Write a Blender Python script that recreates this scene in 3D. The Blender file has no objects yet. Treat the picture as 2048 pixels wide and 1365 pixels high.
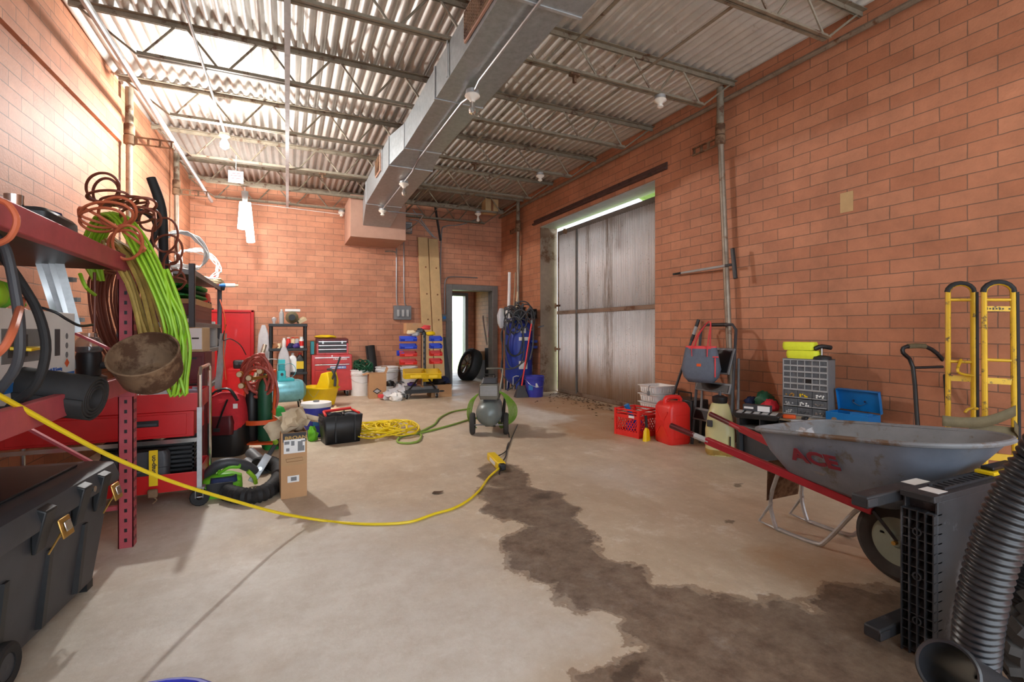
import bpy, math, random
from mathutils import Vector as V, Matrix as MX
R = math.radians
COL = bpy.context.scene.collection
SC = bpy.context.scene

# ------------------------------------------------------------------ camera, world, lights, exposure
YAW, FPX, CAMH, HOR = R(24.7), 977.0, 1.1, 661.0
cd = bpy.data.cameras.new('camera'); cam = bpy.data.objects.new('camera', cd); COL.objects.link(cam)
cam.location = (0, 0, CAMH); cam.rotation_euler = (R(90), 0, -YAW)
cd.sensor_width = 36; cd.lens = FPX / 2048 * 36; cd.shift_y = -(682.5 - HOR) / 2048; cd.clip_start = .02
SC.camera = cam
w = bpy.data.worlds.new('world'); SC.world = w; w.use_nodes = True
w.node_tree.nodes['Background'].inputs[0].default_value = (.80, .89, 1, 1)
w.node_tree.nodes['Background'].inputs[1].default_value = 3.0
vs = SC.view_settings; vs.view_transform = 'Standard'; vs.look = 'None'; vs.gamma = 1; vs.exposure = .62; vs.use_curve_mapping = False
def lamp(name, kind, loc, power, color=(1, 1, 1), size=.05, rot=(0, 0, 0), sy=None):
    l = bpy.data.lights.new(name, kind); l.energy = power; l.color = color
    if kind == 'POINT': l.shadow_soft_size = size
    if kind == 'AREA':
        l.size = size
        if sy: l.shape = 'RECTANGLE'; l.size_y = sy
    o = bpy.data.objects.new(name, l); COL.objects.link(o); o.location = loc; o.rotation_euler = rot
    return o
lamp('bulb_light', 'POINT', (-.62, 6.13, 3.06), 190, (1, .98, .95), .05)
lamp('tube_light_glow', 'POINT', (-.58, 8.36, 2.75), 80, (1, .98, .96), .12)
lamp('daylight_sun', 'SUN', (0, 0, 20), 4, (1, .96, .9), .02, V((.45, .42, -.8)).to_track_quat('-Z', 'Y').to_euler()).data.angle = .02
lamp('rear_fill_light', 'POINT', (1.6, -2.2, 3.1), 30, (1, .96, .9), .6)  # unseen soft lamp added behind the camera as fill

# ------------------------------------------------------------------ helpers
CS, SS = math.cos(YAW), math.sin(YAW)
def ray(u, v):
    t = (u - 1024) / FPX
    return V((SS + t * CS, CS - t * SS, (HOR - v) / FPX))
def F(u, v, z=0.0):                                   # a point on the floor (or at height z)
    d = ray(u, v); k = (z - CAMH) / d.z
    return V((d.x * k, d.y * k, z))
def AX(u, v, X):
    d = ray(u, v); k = X / d.x
    return V((X, d.y * k, CAMH + d.z * k))
def AY(u, v, Y):
    d = ray(u, v); k = Y / d.y
    return V((d.x * k, Y, CAMH + d.z * k))
def D(u, v, zc):
    d = ray(u, v)
    return V((d.x * zc, d.y * zc, CAMH + d.z * zc))
def zc(p): return p[0] * SS + p[1] * CS
def UP(p, v): return CAMH + (HOR - v) / FPX * zc(p)   # height above a floor point

def cr(pts, k=4, closed=False):
    P = [V(p) for p in pts]; n = len(P); out = []
    if n < 3: return P
    m = n if closed else n - 1
    for i in range(m):
        if closed: a, b, c, d = P[i - 1], P[i], P[(i + 1) % n], P[(i + 2) % n]
        else: a, b, c, d = P[max(i - 1, 0)], P[i], P[i + 1], P[min(i + 2, n - 1)]
        for j in range(k):
            t = j / k
            out.append(.5 * ((2 * b) + (c - a) * t + (2 * a - 5 * b + 4 * c - d) * t * t + (3 * b - a - 3 * c + d) * t ** 3))
    if not closed: out.append(P[-1])
    return out

class MB:
    def __init__(s): s.v = []; s.f = []
    def add(s, vs_, fs, M=None):
        n = len(s.v)
        for p in vs_:
            p = V(p); s.v.append(M @ p if M else p)
        for f in fs: s.f.append([n + i for i in f])
        return s
    def bx(s, x0, x1, y0, y1, z0, z1, M=None):
        return s.add([(x0, y0, z0), (x1, y0, z0), (x1, y1, z0), (x0, y1, z0), (x0, y0, z1), (x1, y0, z1), (x1, y1, z1), (x0, y1, z1)],
                     [(3, 2, 1, 0), (4, 5, 6, 7), (0, 1, 5, 4), (1, 2, 6, 5), (2, 3, 7, 6), (3, 0, 4, 7)], M)
    def box(s, c, sz, r=(0, 0, 0)):
        M = MX.Translation(c) @ MX.Rotation(r[2], 4, 'Z') @ MX.Rotation(r[1], 4, 'Y') @ MX.Rotation(r[0], 4, 'X')
        a, b, d = sz[0] / 2, sz[1] / 2, sz[2] / 2
        return s.bx(-a, a, -b, b, -d, d, M)
    def bar(s, p0, p1, w, h=None, up=(0, 0, 1)):
        p0, p1 = V(p0), V(p1); h = h or w; d = (p1 - p0); L = d.length; d.normalize()
        x = d.cross(V(up))
        if x.length < 1e-4: x = d.cross(V((1, 0, 0)))
        x.normalize(); y = x.cross(d)
        q = [(-w / 2, -h / 2), (w / 2, -h / 2), (w / 2, h / 2), (-w / 2, h / 2)]
        return s.add([p0 + x * a + y * b for a, b in q] + [p1 + x * a + y * b for a, b in q],
                     [(0, 1, 2, 3), (7, 6, 5, 4), (0, 4, 5, 1), (1, 5, 6, 2), (2, 6, 7, 3), (3, 7, 4, 0)])
    def tube(s, pts, r, n=8, k=0, closed=False, flat=None):
        P = cr(pts, k, closed) if k else [V(p) for p in pts]
        m = len(P); rr = r if isinstance(r, (list, tuple)) else None
        up = None; base = len(s.v)
        for i, p in enumerate(P):
            a = P[i - 1] if (i > 0 or closed) else P[0]; b = P[(i + 1) % m] if (i < m - 1 or closed) else P[-1]
            d = b - a
            if d.length < 1e-9: d = V((0, 0, 1))
            d.normalize()
            if up is None:
                up = d.cross(V((0, 0, 1)))
                if up.length < .05: up = d.cross(V((1, 0, 0)))
            x = up - d * up.dot(d)
            if x.length < 1e-6: x = d.cross(V((0, 1, .1)))
            x.normalize(); up = x; y = d.cross(x)
            if rr:
                q = i / max(m - 1, 1) * (len(rr) - 1); j = min(int(q), len(rr) - 2); R_ = rr[j] + (rr[j + 1] - rr[j]) * (q - j)
            else: R_ = r
            for t in range(n):
                an = 2 * math.pi * t / n
                s.v.append(p + x * math.cos(an) * R_ + y * math.sin(an) * R_ * (flat or 1))
        for i in range(m if closed else m - 1):
            i2 = (i + 1) % m
            for t in range(n):
                t2 = (t + 1) % n
                s.f.append([base + i * n + t, base + i * n + t2, base + i2 * n + t2, base + i2 * n + t])
        if not closed:
            s.f.append([base + t for t in range(n)][::-1]); s.f.append([base + (m - 1) * n + t for t in range(n)])
        return s
    def lathe(s, prof, n=20, M=None, closed=False):
        base = len(s.v); m = len(prof)
        for r_, z in prof:
            for t in range(n):
                an = 2 * math.pi * t / n; p = V((math.cos(an) * max(r_, 1e-4), math.sin(an) * max(r_, 1e-4), z))
                s.v.append(M @ p if M else p)
        for i in range(m if closed else m - 1):
            i2 = (i + 1) % m
            for t in range(n):
                t2 = (t + 1) % n
                s.f.append([base + i * n + t, base + i * n + t2, base + i2 * n + t2, base + i2 * n + t])
        if not closed:
            s.f.append([base + t for t in range(n)][::-1]); s.f.append([base + (m - 1) * n + t for t in range(n)])
        return s
    def loft(s, rings, caps=True, M=None, closed=True):
        base = len(s.v); n = len(rings[0]); m = len(rings)
        for r_ in rings:
            for p in r_: s.v.append(M @ V(p) if M else V(p))
        for i in range(m - 1):
            for t in range(n if closed else n - 1):
                t2 = (t + 1) % n
                s.f.append([base + i * n + t, base + i * n + t2, base + (i + 1) * n + t2, base + (i + 1) * n + t])
        if caps and closed:
            s.f.append([base + t for t in range(n)][::-1]); s.f.append([base + (m - 1) * n + t for t in range(n)])
        return s
    def prism(s, poly, d0, d1, M=None):               # poly in local x,z; extruded along y
        return s.loft([[(x, d0, z) for x, z in poly], [(x, d1, z) for x, z in poly]], True, M)
    def ball(s, c, r, sc=(1, 1, 1), n=14, m=8, jit=0, seed=1, M=None):
        rnd = random.Random(seed); rings = []
        for i in range(m + 1):
            ph = math.pi * i / m; ring = []
            for t in range(n):
                an = 2 * math.pi * t / n; j = 1 + (rnd.uniform(-jit, jit) if 0 < i < m else 0)
                ring.append((c[0] + r * sc[0] * max(math.sin(ph), .01) * math.cos(an) * j, c[1] + r * sc[1] * max(math.sin(ph), .01) * math.sin(an) * j, c[2] - r * sc[2] * math.cos(ph) * j))
            rings.append(ring)
        return s.loft(rings, True, M)
    def cyl(s, p0, p1, r, n=14, r1=None):
        return s.tube([p0, p1], [r, r if r1 is None else r1], n)
    def rim(s, poly, h, t=.01, z0=0, M=None):          # open tray outline: walls of a polygon
        n = len(poly)
        for i in range(n):
            a = V((*poly[i], z0)); b = V((*poly[(i + 1) % n], z0)); s.bar(a + V((0, 0, h / 2)), b + V((0, 0, h / 2)), t, h)
        return s
    def build(s, name, m, parent=None, bevel=0, ang=35, seg=2, loc=None, rot=None):
        me = bpy.data.meshes.new(name); me.from_pydata([tuple(p) for p in s.v], [], s.f); me.validate(); me.update()
        me.materials.append(m if not isinstance(m, str) else MAT[m])
        o = bpy.data.objects.new(name, me); COL.objects.link(o)
        if parent: o.parent = parent
        if loc is not None: o.location = loc
        if rot is not None: o.rotation_euler = rot
        if ang:
            me.shade_smooth(); me.set_sharp_from_angle(angle=R(ang))
        if bevel:
            b = o.modifiers.new('bevel', 'BEVEL'); b.width = bevel; b.segments = seg; b.limit_method = 'ANGLE'; b.angle_limit = R(40)
        return o

def rrect(w, d, r, n=4, cx=0, cy=0):                   # rounded rectangle outline
    pts = []
    r = min(r, w / 2 - 1e-4, d / 2 - 1e-4)
    for (sx, sy, a0) in ((1, 1, 0), (-1, 1, 90), (-1, -1, 180), (1, -1, 270)):
        for k in range(n + 1):
            a = R(a0 + 90 * k / n); pts.append((cx + sx * (w / 2 - r) + r * math.cos(a), cy + sy * (d / 2 - r) + r * math.sin(a)))
    return pts
def ring(w, d, r, z, cx=0, cy=0, n=4): return [(x, y, z) for x, y in rrect(w, d, r, n, cx, cy)]
def bucket_prof(r0, r1, h, t=.004):
    return [(r0, 0), (r1, h), (r1 - t, h), (r0 - t, t), (0.001, t)]

def tag(o, label, cat, group=None):
    o['label'] = label; o['category'] = cat
    if group: o['group'] = group
    return o
def thing(name, label, cat, loc=(0, 0, 0), rz=0, group=None):
    o = bpy.data.objects.new(name, None); COL.objects.link(o); o.empty_display_size = .05
    o.location = loc; o.rotation_euler = (0, 0, rz)
    return tag(o, label, cat, group)
def struct(o): o['kind'] = 'structure'; return o
def copy_tree(o, parent=None):
    c = o.copy(); COL.objects.link(c)
    if parent: c.parent = parent
    for ch in list(o.children): copy_tree(ch, c)
    return c
def dup(o, loc=None, rz=None, label=None, sc=None):
    c = copy_tree(o)
    if loc is not None: c.location = loc
    if rz is not None: c.rotation_euler[2] = rz
    if label: c['label'] = label
    if sc: c.scale = (sc,) * 3
    return c
def text(body, size, m, parent, loc, rot, ext=.0008, name='lettering', sx=1, bold=0, shear=0):
    cu = bpy.data.curves.new(name, 'FONT'); cu.body = body; cu.size = size; cu.extrude = ext; cu.offset = bold
    cu.align_x = 'CENTER'; cu.align_y = 'CENTER'; cu.resolution_u = 3
    cu.materials.append(MAT[m]); o = bpy.data.objects.new(name, cu); COL.objects.link(o)
    dg = bpy.context.evaluated_depsgraph_get(); 
    me = bpy.data.meshes.new_from_object(o.evaluated_get(dg)); bpy.data.objects.remove(o)
    if not me.materials: me.materials.append(MAT[m])
    o = bpy.data.objects.new(name, me); COL.objects.link(o)
    if parent: o.parent = parent
    o.location = loc; o.rotation_euler = rot; o.scale = (sx, 1, 1)
    return o

# ------------------------------------------------------------------ materials
MAT = {}
def lin(c): return tuple(((x / 255) / 12.92 if x / 255 <= .04045 else ((x / 255 + .055) / 1.055) ** 2.4) for x in c) + (1,)
def mat(name, rgb, rough=.5, metal=0, var=.18, scale=9, bump=0, spec=None, trans=0, emit=0, alpha=1, rust=None, rustamt=.5, rustscale=6, coat=0):
    m = bpy.data.materials.new(name); m.use_nodes = True; nt = m.node_tree; N = nt.nodes; L = nt.links
    b = N['Principled BSDF']; c = lin(rgb)
    b.inputs['Roughness'].default_value = rough; b.inputs['Metallic'].default_value = metal
    b.inputs['Base Color'].default_value = c
    if trans: b.inputs['Transmission Weight'].default_value = trans
    if alpha < 1: b.inputs['Alpha'].default_value = alpha
    if coat: b.inputs['Coat Weight'].default_value = coat
    if emit:
        b.inputs['Emission Color'].default_value = c; b.inputs['Emission Strength'].default_value = emit
    if var or bump or rust:
        tc = N.new('ShaderNodeTexCoord'); no = N.new('ShaderNodeTexNoise'); no.inputs['Scale'].default_value = scale; no.inputs['Detail'].default_value = 6; no.inputs['Roughness'].default_value = .65
        L.new(tc.outputs['Object'], no.inputs['Vector'])
        mx = N.new('ShaderNodeMix'); mx.data_type = 'RGBA'
        mp = N.new('ShaderNodeMapRange'); mp.inputs['From Min'].default_value = .3; mp.inputs['From Max'].default_value = .7
        L.new(no.outputs['Fac'], mp.inputs['Value']); L.new(mp.outputs['Result'], mx.inputs['Factor'])
        mx.inputs['A'].default_value = tuple(x * (1 - var) for x in c[:3]) + (1,); mx.inputs['B'].default_value = tuple(min(1, x * (1 + var * .6)) for x in c[:3]) + (1,)
        out = mx.outputs['Result']
        if rust:
            n2 = N.new('ShaderNodeTexNoise'); n2.inputs['Scale'].default_value = rustscale; n2.inputs['Detail'].default_value = 8; n2.inputs['Roughness'].default_value = .7
            L.new(tc.outputs['Object'], n2.inputs['Vector'])
            m2 = N.new('ShaderNodeMapRange'); th = 1 - rustamt; m2.inputs['From Min'].default_value = .3 + .4 * th; m2.inputs['From Max'].default_value = .38 + .4 * th
            L.new(n2.outputs['Fac'], m2.inputs['Value'])
            m3 = N.new('ShaderNodeMix'); m3.data_type = 'RGBA'; L.new(m2.outputs['Result'], m3.inputs['Factor']); L.new(out, m3.inputs['A']); m3.inputs['B'].default_value = lin(rust)
            out = m3.outputs['Result']
        L.new(out, b.inputs['Base Color'])
        if bump:
            bp = N.new('ShaderNodeBump'); bp.inputs['Strength'].default_value = bump; bp.inputs['Distance'].default_value = .01
            L.new(no.outputs['Fac'], bp.inputs['Height']); L.new(bp.outputs['Normal'], b.inputs['Normal'])
    MAT[name] = m; return m

def brick_mat(name, axes, c1, c2, mortar_shade, seed=0):
    m = bpy.data.materials.new(name); m.use_nodes = True; nt = m.node_tree; N = nt.nodes; L = nt.links; b = N['Principled BSDF']
    tc = N.new('ShaderNodeTexCoord'); sp = N.new('ShaderNodeSeparateXYZ'); cb = N.new('ShaderNodeCombineXYZ')
    L.new(tc.outputs['Object'], sp.inputs[0]); L.new(sp.outputs[axes[0]], cb.inputs[0]); L.new(sp.outputs[axes[1]], cb.inputs[1])
    nz = N.new('ShaderNodeTexNoise'); nz.inputs['Scale'].default_value = 14; nz.inputs['Detail'].default_value = 3
    L.new(tc.outputs['Object'], nz.inputs['Vector'])
    vm = N.new('ShaderNodeVectorMath'); vm.operation = 'SCALE'; vm.inputs['Scale'].default_value = .006; L.new(nz.outputs['Color'], vm.inputs[0])
    va = N.new('ShaderNodeVectorMath'); L.new(cb.outputs[0], va.inputs[0]); L.new(vm.outputs[0], va.inputs[1])
    br = N.new('ShaderNodeTexBrick'); L.new(va.outputs[0], br.inputs['Vector'])
    br.inputs['Scale'].default_value = 1; br.inputs['Brick Width'].default_value = .305; br.inputs['Row Height'].default_value = .1016
    br.inputs['Mortar Size'].default_value = .0034; br.inputs['Mortar Smooth'].default_value = .3; br.inputs['Bias'].default_value = 0
    br.inputs['Color1'].default_value = lin(c1); br.inputs['Color2'].default_value = lin(c2); br.inputs['Mortar'].default_value = lin(mortar_shade)  # mortar shares the brick paint; joint shade is put into its darker colour
    n2 = N.new('ShaderNodeTexNoise'); n2.inputs['Scale'].default_value = 2.2; n2.inputs['Detail'].default_value = 9; n2.inputs['Roughness'].default_value = .72; L.new(tc.outputs['Object'], n2.inputs['Vector'])
    mp = N.new('ShaderNodeMapRange'); mp.inputs['From Min'].default_value = .3; mp.inputs['From Max'].default_value = .72; mp.inputs['To Min'].default_value = .70; mp.inputs['To Max'].default_value = 1.16; L.new(n2.outputs['Fac'], mp.inputs['Value'])
    mu = N.new('ShaderNodeVectorMath'); mu.operation = 'SCALE'; L.new(br.outputs['Color'], mu.inputs[0]); L.new(mp.outputs['Result'], mu.inputs['Scale'])
    # scattered scuffs
    n3 = N.new('ShaderNodeTexNoise'); n3.inputs['Scale'].default_value = 5; n3.inputs['Detail'].default_value = 10; n3.inputs['Roughness'].default_value = .8; L.new(tc.outputs['Object'], n3.inputs['Vector'])
    m3 = N.new('ShaderNodeMapRange'); m3.inputs['From Min'].default_value = .68; m3.inputs['From Max'].default_value = .78; m3.inputs['To Max'].default_value = .45; L.new(n3.outputs['Fac'], m3.inputs['Value'])
    mx = N.new('ShaderNodeMix'); mx.data_type = 'RGBA'; L.new(m3.outputs['Result'], mx.inputs['Factor']); L.new(mu.outputs[0], mx.inputs['A']); mx.inputs['B'].default_value = lin((216, 182, 164))
    L.new(mx.outputs['Result'], b.inputs['Base Color']); b.inputs['Roughness'].default_value = .62
    n4 = N.new('ShaderNodeTexNoise'); n4.inputs['Scale'].default_value = 60; n4.inputs['Detail'].default_value = 4; L.new(tc.outputs['Object'], n4.inputs['Vector'])
    ad = N.new('ShaderNodeMath'); ad.operation = 'MULTIPLY_ADD'; L.new(n4.outputs['Fac'], ad.inputs[0]); ad.inputs[1].default_value = .35; 
    iv = N.new('ShaderNodeMath'); iv.operation = 'SUBTRACT'; iv.inputs[0].default_value = 1; L.new(br.outputs['Fac'], iv.inputs[1]); L.new(iv.outputs[0], ad.inputs[2])
    bp = N.new('ShaderNodeBump'); bp.inputs['Strength'].default_value = .7; bp.inputs['Distance'].default_value = .008; L.new(ad.outputs[0], bp.inputs['Height']); L.new(bp.outputs['Normal'], b.inputs['Normal'])
    MAT[name] = m; return m
brick_mat('brick_yz', (1, 2), (200, 138, 104), (184, 121, 88), (134, 104, 86))
brick_mat('brick_xz', (0, 2), (208, 146, 113), (192, 129, 98), (138, 106, 88))

def stain_nodes(nt, tc, terms, noise_amt=.35, nscale=1.6):
    """soft blobs at real places on the surface: (x, y, rx, ry, weight), edges broken by noise; returns a 0..1 socket"""
    N = nt.nodes; L = nt.links
    wz = N.new('ShaderNodeTexNoise'); wz.inputs['Scale'].default_value = 2.3; wz.inputs['Detail'].default_value = 6; wz.inputs['Roughness'].default_value = .6; L.new(tc, wz.inputs['Vector'])
    ws = N.new('ShaderNodeVectorMath'); ws.operation = 'MULTIPLY_ADD'; L.new(wz.outputs['Color'], ws.inputs[0]); ws.inputs[1].default_value = (.55, .55, 0); L.new(tc, ws.inputs[2])
    w2 = N.new('ShaderNodeVectorMath'); w2.operation = 'SUBTRACT'; L.new(ws.outputs[0], w2.inputs[0]); w2.inputs[1].default_value = (.275, .275, 0); tc = w2.outputs[0]
    nz = N.new('ShaderNodeTexNoise'); nz.inputs['Scale'].default_value = nscale; nz.inputs['Detail'].default_value = 8; nz.inputs['Roughness'].default_value = .6; L.new(tc, nz.inputs['Vector'])
    tot = None
    for (x, y, rx, ry, wt) in terms:
        sb = N.new('ShaderNodeVectorMath'); sb.operation = 'SUBTRACT'; L.new(tc, sb.inputs[0]); sb.inputs[1].default_value = (x, y, 0)
        ml = N.new('ShaderNodeVectorMath'); ml.operation = 'MULTIPLY'; L.new(sb.outputs[0], ml.inputs[0]); ml.inputs[1].default_value = (1 / rx, 1 / ry, 0)
        ln = N.new('ShaderNodeVectorMath'); ln.operation = 'LENGTH'; L.new(ml.outputs[0], ln.inputs[0])
        mr = N.new('ShaderNodeMapRange'); mr.inputs['From Min'].default_value = 1.6; mr.inputs['From Max'].default_value = .2; mr.inputs['To Max'].default_value = wt; L.new(ln.outputs['Value'], mr.inputs['Value'])
        if tot is None: tot = mr.outputs['Result']
        else:
            mm = N.new('ShaderNodeMath'); mm.operation = 'MAXIMUM'; L.new(tot, mm.inputs[0]); L.new(mr.outputs['Result'], mm.inputs[1]); tot = mm.outputs[0]
    ad = N.new('ShaderNodeMath'); ad.operation = 'MULTIPLY_ADD'; L.new(nz.outputs['Fac'], ad.inputs[0]); ad.inputs[1].default_value = noise_amt * 2; L.new(tot, ad.inputs[2])
    return ad.outputs[0]

def floor_mat():
    m = bpy.data.materials.new('concrete_floor'); m.use_nodes = True; nt = m.node_tree; N = nt.nodes; L = nt.links; b = N['Principled BSDF']
    tc = N.new('ShaderNodeTexCoord').outputs['Object']
    def noise(s, d=8, r=.65, vec=tc):
        n = N.new('ShaderNodeTexNoise'); n.inputs['Scale'].default_value = s; n.inputs['Detail'].default_value = d; n.inputs['Roughness'].default_value = r; L.new(vec, n.inputs['Vector']); return n.outputs['Fac']
    def mr(v, a, b_, c=0, d=1):
        n = N.new('ShaderNodeMapRange'); n.inputs['From Min'].default_value = a; n.inputs['From Max'].default_value = b_; n.inputs['To Min'].default_value = c; n.inputs['To Max'].default_value = d; L.new(v, n.inputs['Value']); return n.outputs['Result']
    def mix(f, a, b_):
        n = N.new('ShaderNodeMix'); n.data_type = 'RGBA'; L.new(f, n.inputs['Factor'])
        for k, q in (('A', a), ('B', b_)):
            if isinstance(q, tuple): n.inputs[k].default_value = lin(q)
            else: L.new(q, n.inputs[k])
        return n.outputs['Result']
    mpn = N.new('ShaderNodeMapping'); mpn.inputs['Scale'].default_value = (1, .45, 1); mpn.inputs['Rotation'].default_value = (0, 0, .5); L.new(tc, mpn.inputs[0])
    base = mix(mr(noise(1.3), .35, .65), (190, 172, 148), (212, 196, 172))
    base = mix(mr(noise(5, 10, .75, mpn.outputs[0]), .45, .7, 0, .55), base, (172, 146, 118))
    # pale scraped concrete near the left front
    s1 = stain_nodes(nt, tc, FLOOR_PALE, .4, 1.5)
    base = mix(mr(s1, .62, 1.1, 0, .8), base, (216, 212, 204))
    base = mix(mr(noise(6, 10, .8), .42, .66, .0, .45), base, (172, 154, 132))
    base = mix(mr(noise(22, 10, .8), .55, .72, 0, .6), base, (226, 222, 214))
    base = mix(mr(noise(2.6, 12, .82), .56, .66, 0, .65), base, (224, 220, 210))
    # tan mud below the big door
    s3 = stain_nodes(nt, tc, FLOOR_MUD, .3, 2.2)
    base = mix(mr(s3, .7, .9, 0, .8), base, (172, 132, 92))
    # damp brown stain, hard tide line
    s2 = stain_nodes(nt, tc, FLOOR_DARK, .55, 1.1)
    fine = N.new('ShaderNodeMath'); fine.operation = 'MULTIPLY_ADD'; L.new(noise(7, 8, .7), fine.inputs[0]); fine.inputs[1].default_value = .34; L.new(s2, fine.inputs[2]); s2 = fine.outputs[0]
    wet = mr(s2, 1.03, 1.12); edge = mr(s2, 1.0, 1.035); edge2 = mr(s2, 1.035, 1.09, 1, 0)
    tl = N.new('ShaderNodeMath'); tl.operation = 'MULTIPLY'; L.new(edge, tl.inputs[0]); L.new(edge2, tl.inputs[1])
    mot = N.new('ShaderNodeMath'); mot.operation = 'MULTIPLY'; L.new(wet, mot.inputs[0]); L.new(mr(noise(9, 10, .8), .3, .7, .55, 1), mot.inputs[1])
    base = mix(mot.outputs[0], base, (86, 66, 54))
    base = mix(mr(tl.outputs[0], 0, 1, 0, .6), base, (110, 78, 54))
    base = mix(mr(noise(38, 8, .85), .60, .72, 0, .35), base, (216, 208, 196))
    # oil stains
    s4 = stain_nodes(nt, tc, FLOOR_OIL, .35, 5)
    base = mix(mr(s4, .85, 1.05, 0, .65), base, (66, 54, 44))
    # hairline crack along the middle
    base = mix(mr(noise(45, 6, .9), .66, .8, 0, .5), base, (110, 92, 74))
    L.new(base, b.inputs['Base Color'])
    rg = mr(noise(2.2, 6), .35, .7, .42, .68)
    sheen = N.new('ShaderNodeMath'); sheen.operation = 'MULTIPLY_ADD'; L.new(wet, sheen.inputs[0]); sheen.inputs[1].default_value = -.10; L.new(rg, sheen.inputs[2])
    L.new(sheen.outputs[0], b.inputs['Roughness'])
    bp = N.new('ShaderNodeBump'); bp.inputs['Strength'].default_value = .35; bp.inputs['Distance'].default_value = .006; L.new(noise(26, 10, .75), bp.inputs['Height']); L.new(bp.outputs['Normal'], b.inputs['Normal'])
    MAT['floor'] = m
def blob(u, v, rx, ry, wt=1): p = F(u, v); return (p.x, p.y, rx, ry, wt)
FLOOR_PALE = [blob(600, 1200, .8, .7), blob(330, 1080, .5, .5, .8), blob(800, 1300, .6, .5), blob(700, 1080, .6, .5, .7), blob(1090, 830, .45, .8, .9), blob(1250, 950, .5, .6, .4)]
FLOOR_MUD = [blob(1130, 810, .6, 1.2), blob(1230, 850, .5, .9), blob(1180, 860, .5, .8, .8), blob(1600, 1130, .5, .5, .5)]
FLOOR_DARK = [blob(1420, 1290, .36, .20), blob(1620, 1330, .42, .26), blob(1300, 1345, .24, .12, .95), blob(1060, 1010, .20, .40), blob(1010, 950, .16, .3, .95), blob(1120, 1100, .22, .3, .95), blob(1210, 1170, .26, .22, 1), blob(1310, 1240, .26, .16, 1), blob(1770, 1250, .3, .18, .85)]
FLOOR_OIL = [blob(1480, 975, .09, .05, .8), blob(1470, 1048, .07, .03, .8), blob(1245, 1350, .08, .05, .9), blob(1080, 1000, .12, .14, .75), blob(1020, 940, .06, .12, .7)]
floor_mat()

mat('galv', (186, 190, 192), .42, .5, .22, 14)
mat('duct_metal', (170, 178, 182), .42, .6, .2, 22)
mat('deck_paint', (204, 200, 192), .45, .2, .14, 5, rust=(150, 134, 116), rustamt=.22, rustscale=3)
mat('joist_steel', (142, 132, 114), .6, .2, .3, 10, rust=(96, 66, 46), rustamt=.35, rustscale=8)
mat('pipe_old', (150, 138, 122), .5, .5, .3, 9, rust=(110, 76, 52), rustamt=.3)
mat('conduit', (158, 160, 162), .4, .7, .15, 12)
mat('soffit_paint', (186, 146, 126), .7, 0, .1, 5)
mat('lintel_steel', (88, 62, 56), .6, .2, .3, 12, rust=(60, 44, 38), rustamt=.4)
mat('frame_grey', (118, 116, 112), .5, .2, .2, 8)
mat('jamb_steel', (150, 132, 116), .45, .4, .3, 3, rust=(104, 74, 52), rustamt=.4, rustscale=2)
mat('white', (238, 238, 234), .5, 0, .06)
mat('white_plastic', (240, 240, 238), .4, 0, .08)
mat('porcelain', (230, 224, 212), .3, 0, .05)
mat('black', (22, 23, 25), .45, 0, .25)
mat('black_rubber', (30, 30, 31), .7, 0, .3, 20, .2)
mat('black_plastic', (34, 36, 38), .45, 0, .25, 12)
mat('dark_grey', (62, 64, 68), .5, 0, .2)
mat('mid_grey', (118, 120, 122), .5, 0, .15)
mat('light_grey', (172, 174, 174), .5, 0, .12)
mat('steel', (170, 170, 168), .3, .9, .15, 15)
mat('chrome', (200, 200, 198), .18, .95, .1)
mat('tool_red', (196, 22, 26), .35, 0, .12, 6, coat=.3)
mat('craft_red', (196, 44, 42), .35, 0, .15, 6, coat=.2)
mat('rack_red', (184, 80, 88), .5, .1, .2, 10)
mat('dark_red', (88, 14, 22), .45, 0, .2)
mat('plastic_red', (226, 46, 40), .4, 0, .08)
mat('bag_red', (196, 36, 48), .8, 0, .2, 20, .3)
mat('orange', (226, 90, 34), .5, 0, .15)
mat('cord_rust', (122, 66, 50), .5, 0, .15)
mat('cord_orange', (196, 104, 70), .45, 0, .12)
mat('hose_red', (176, 84, 72), .45, 0, .15)
mat('yellow', (236, 200, 18), .42, 0, .08)
mat('cord_yellow', (232, 204, 30), .45, 0, .08)
mat('cord_tan', (172, 142, 70), .6, 0, .35, 14)
mat('truck_yellow', (212, 170, 30), .45, .1, .12, 8, rust=(84, 66, 40), rustamt=.34, rustscale=18)
mat('lime', (150, 200, 44), .45, 0, .12)
mat('lime_tool', (110, 190, 40), .45, 0, .1)
mat('hose_green', (138, 168, 74), .45, 0, .12)
mat('dark_green', (16, 82, 54), .5, 0, .2)
mat('green', (30, 150, 60), .5, 0, .15)
mat('teal', (46, 176, 184), .35, .05, .12)
mat('teal_worn', (120, 184, 196), .35, .3, .3, 6)
mat('blue_tank', (34, 58, 150), .4, .05, .15)
mat('blue_bucket', (58, 62, 168), .45, 0, .12)
mat('bin_blue', (24, 70, 214), .4, 0, .08)
mat('blue_box', (22, 118, 190), .35, .05, .1)
mat('navy', (30, 44, 84), .75, 0, .3, 14, .3)
mat('drawer_plastic', (96, 100, 104), .2, 0, .35, 30)
mat('dusty_black', (44, 46, 50), .55, 0, .3, 12, rust=(84, 86, 90), rustamt=.4, rustscale=7)
mat('cardboard', (188, 146, 104), .8, 0, .1, 4)
mat('cardboard_pale', (196, 168, 132), .8, 0, .14, 5)
mat('paper_kraft', (204, 184, 154), .85, 0, .15, 7, .3)
mat('tape', (178, 140, 96), .3, 0, .05)
mat('timber', (204, 172, 122), .65, 0, .2, 3)
mat('timber_knot', (120, 78, 44), .7, 0, .2)
mat('wood_brown', (150, 96, 56), .6, 0, .25, 6)
mat('wood_pole', (178, 160, 130), .55, 0, .2, 8)
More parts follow.
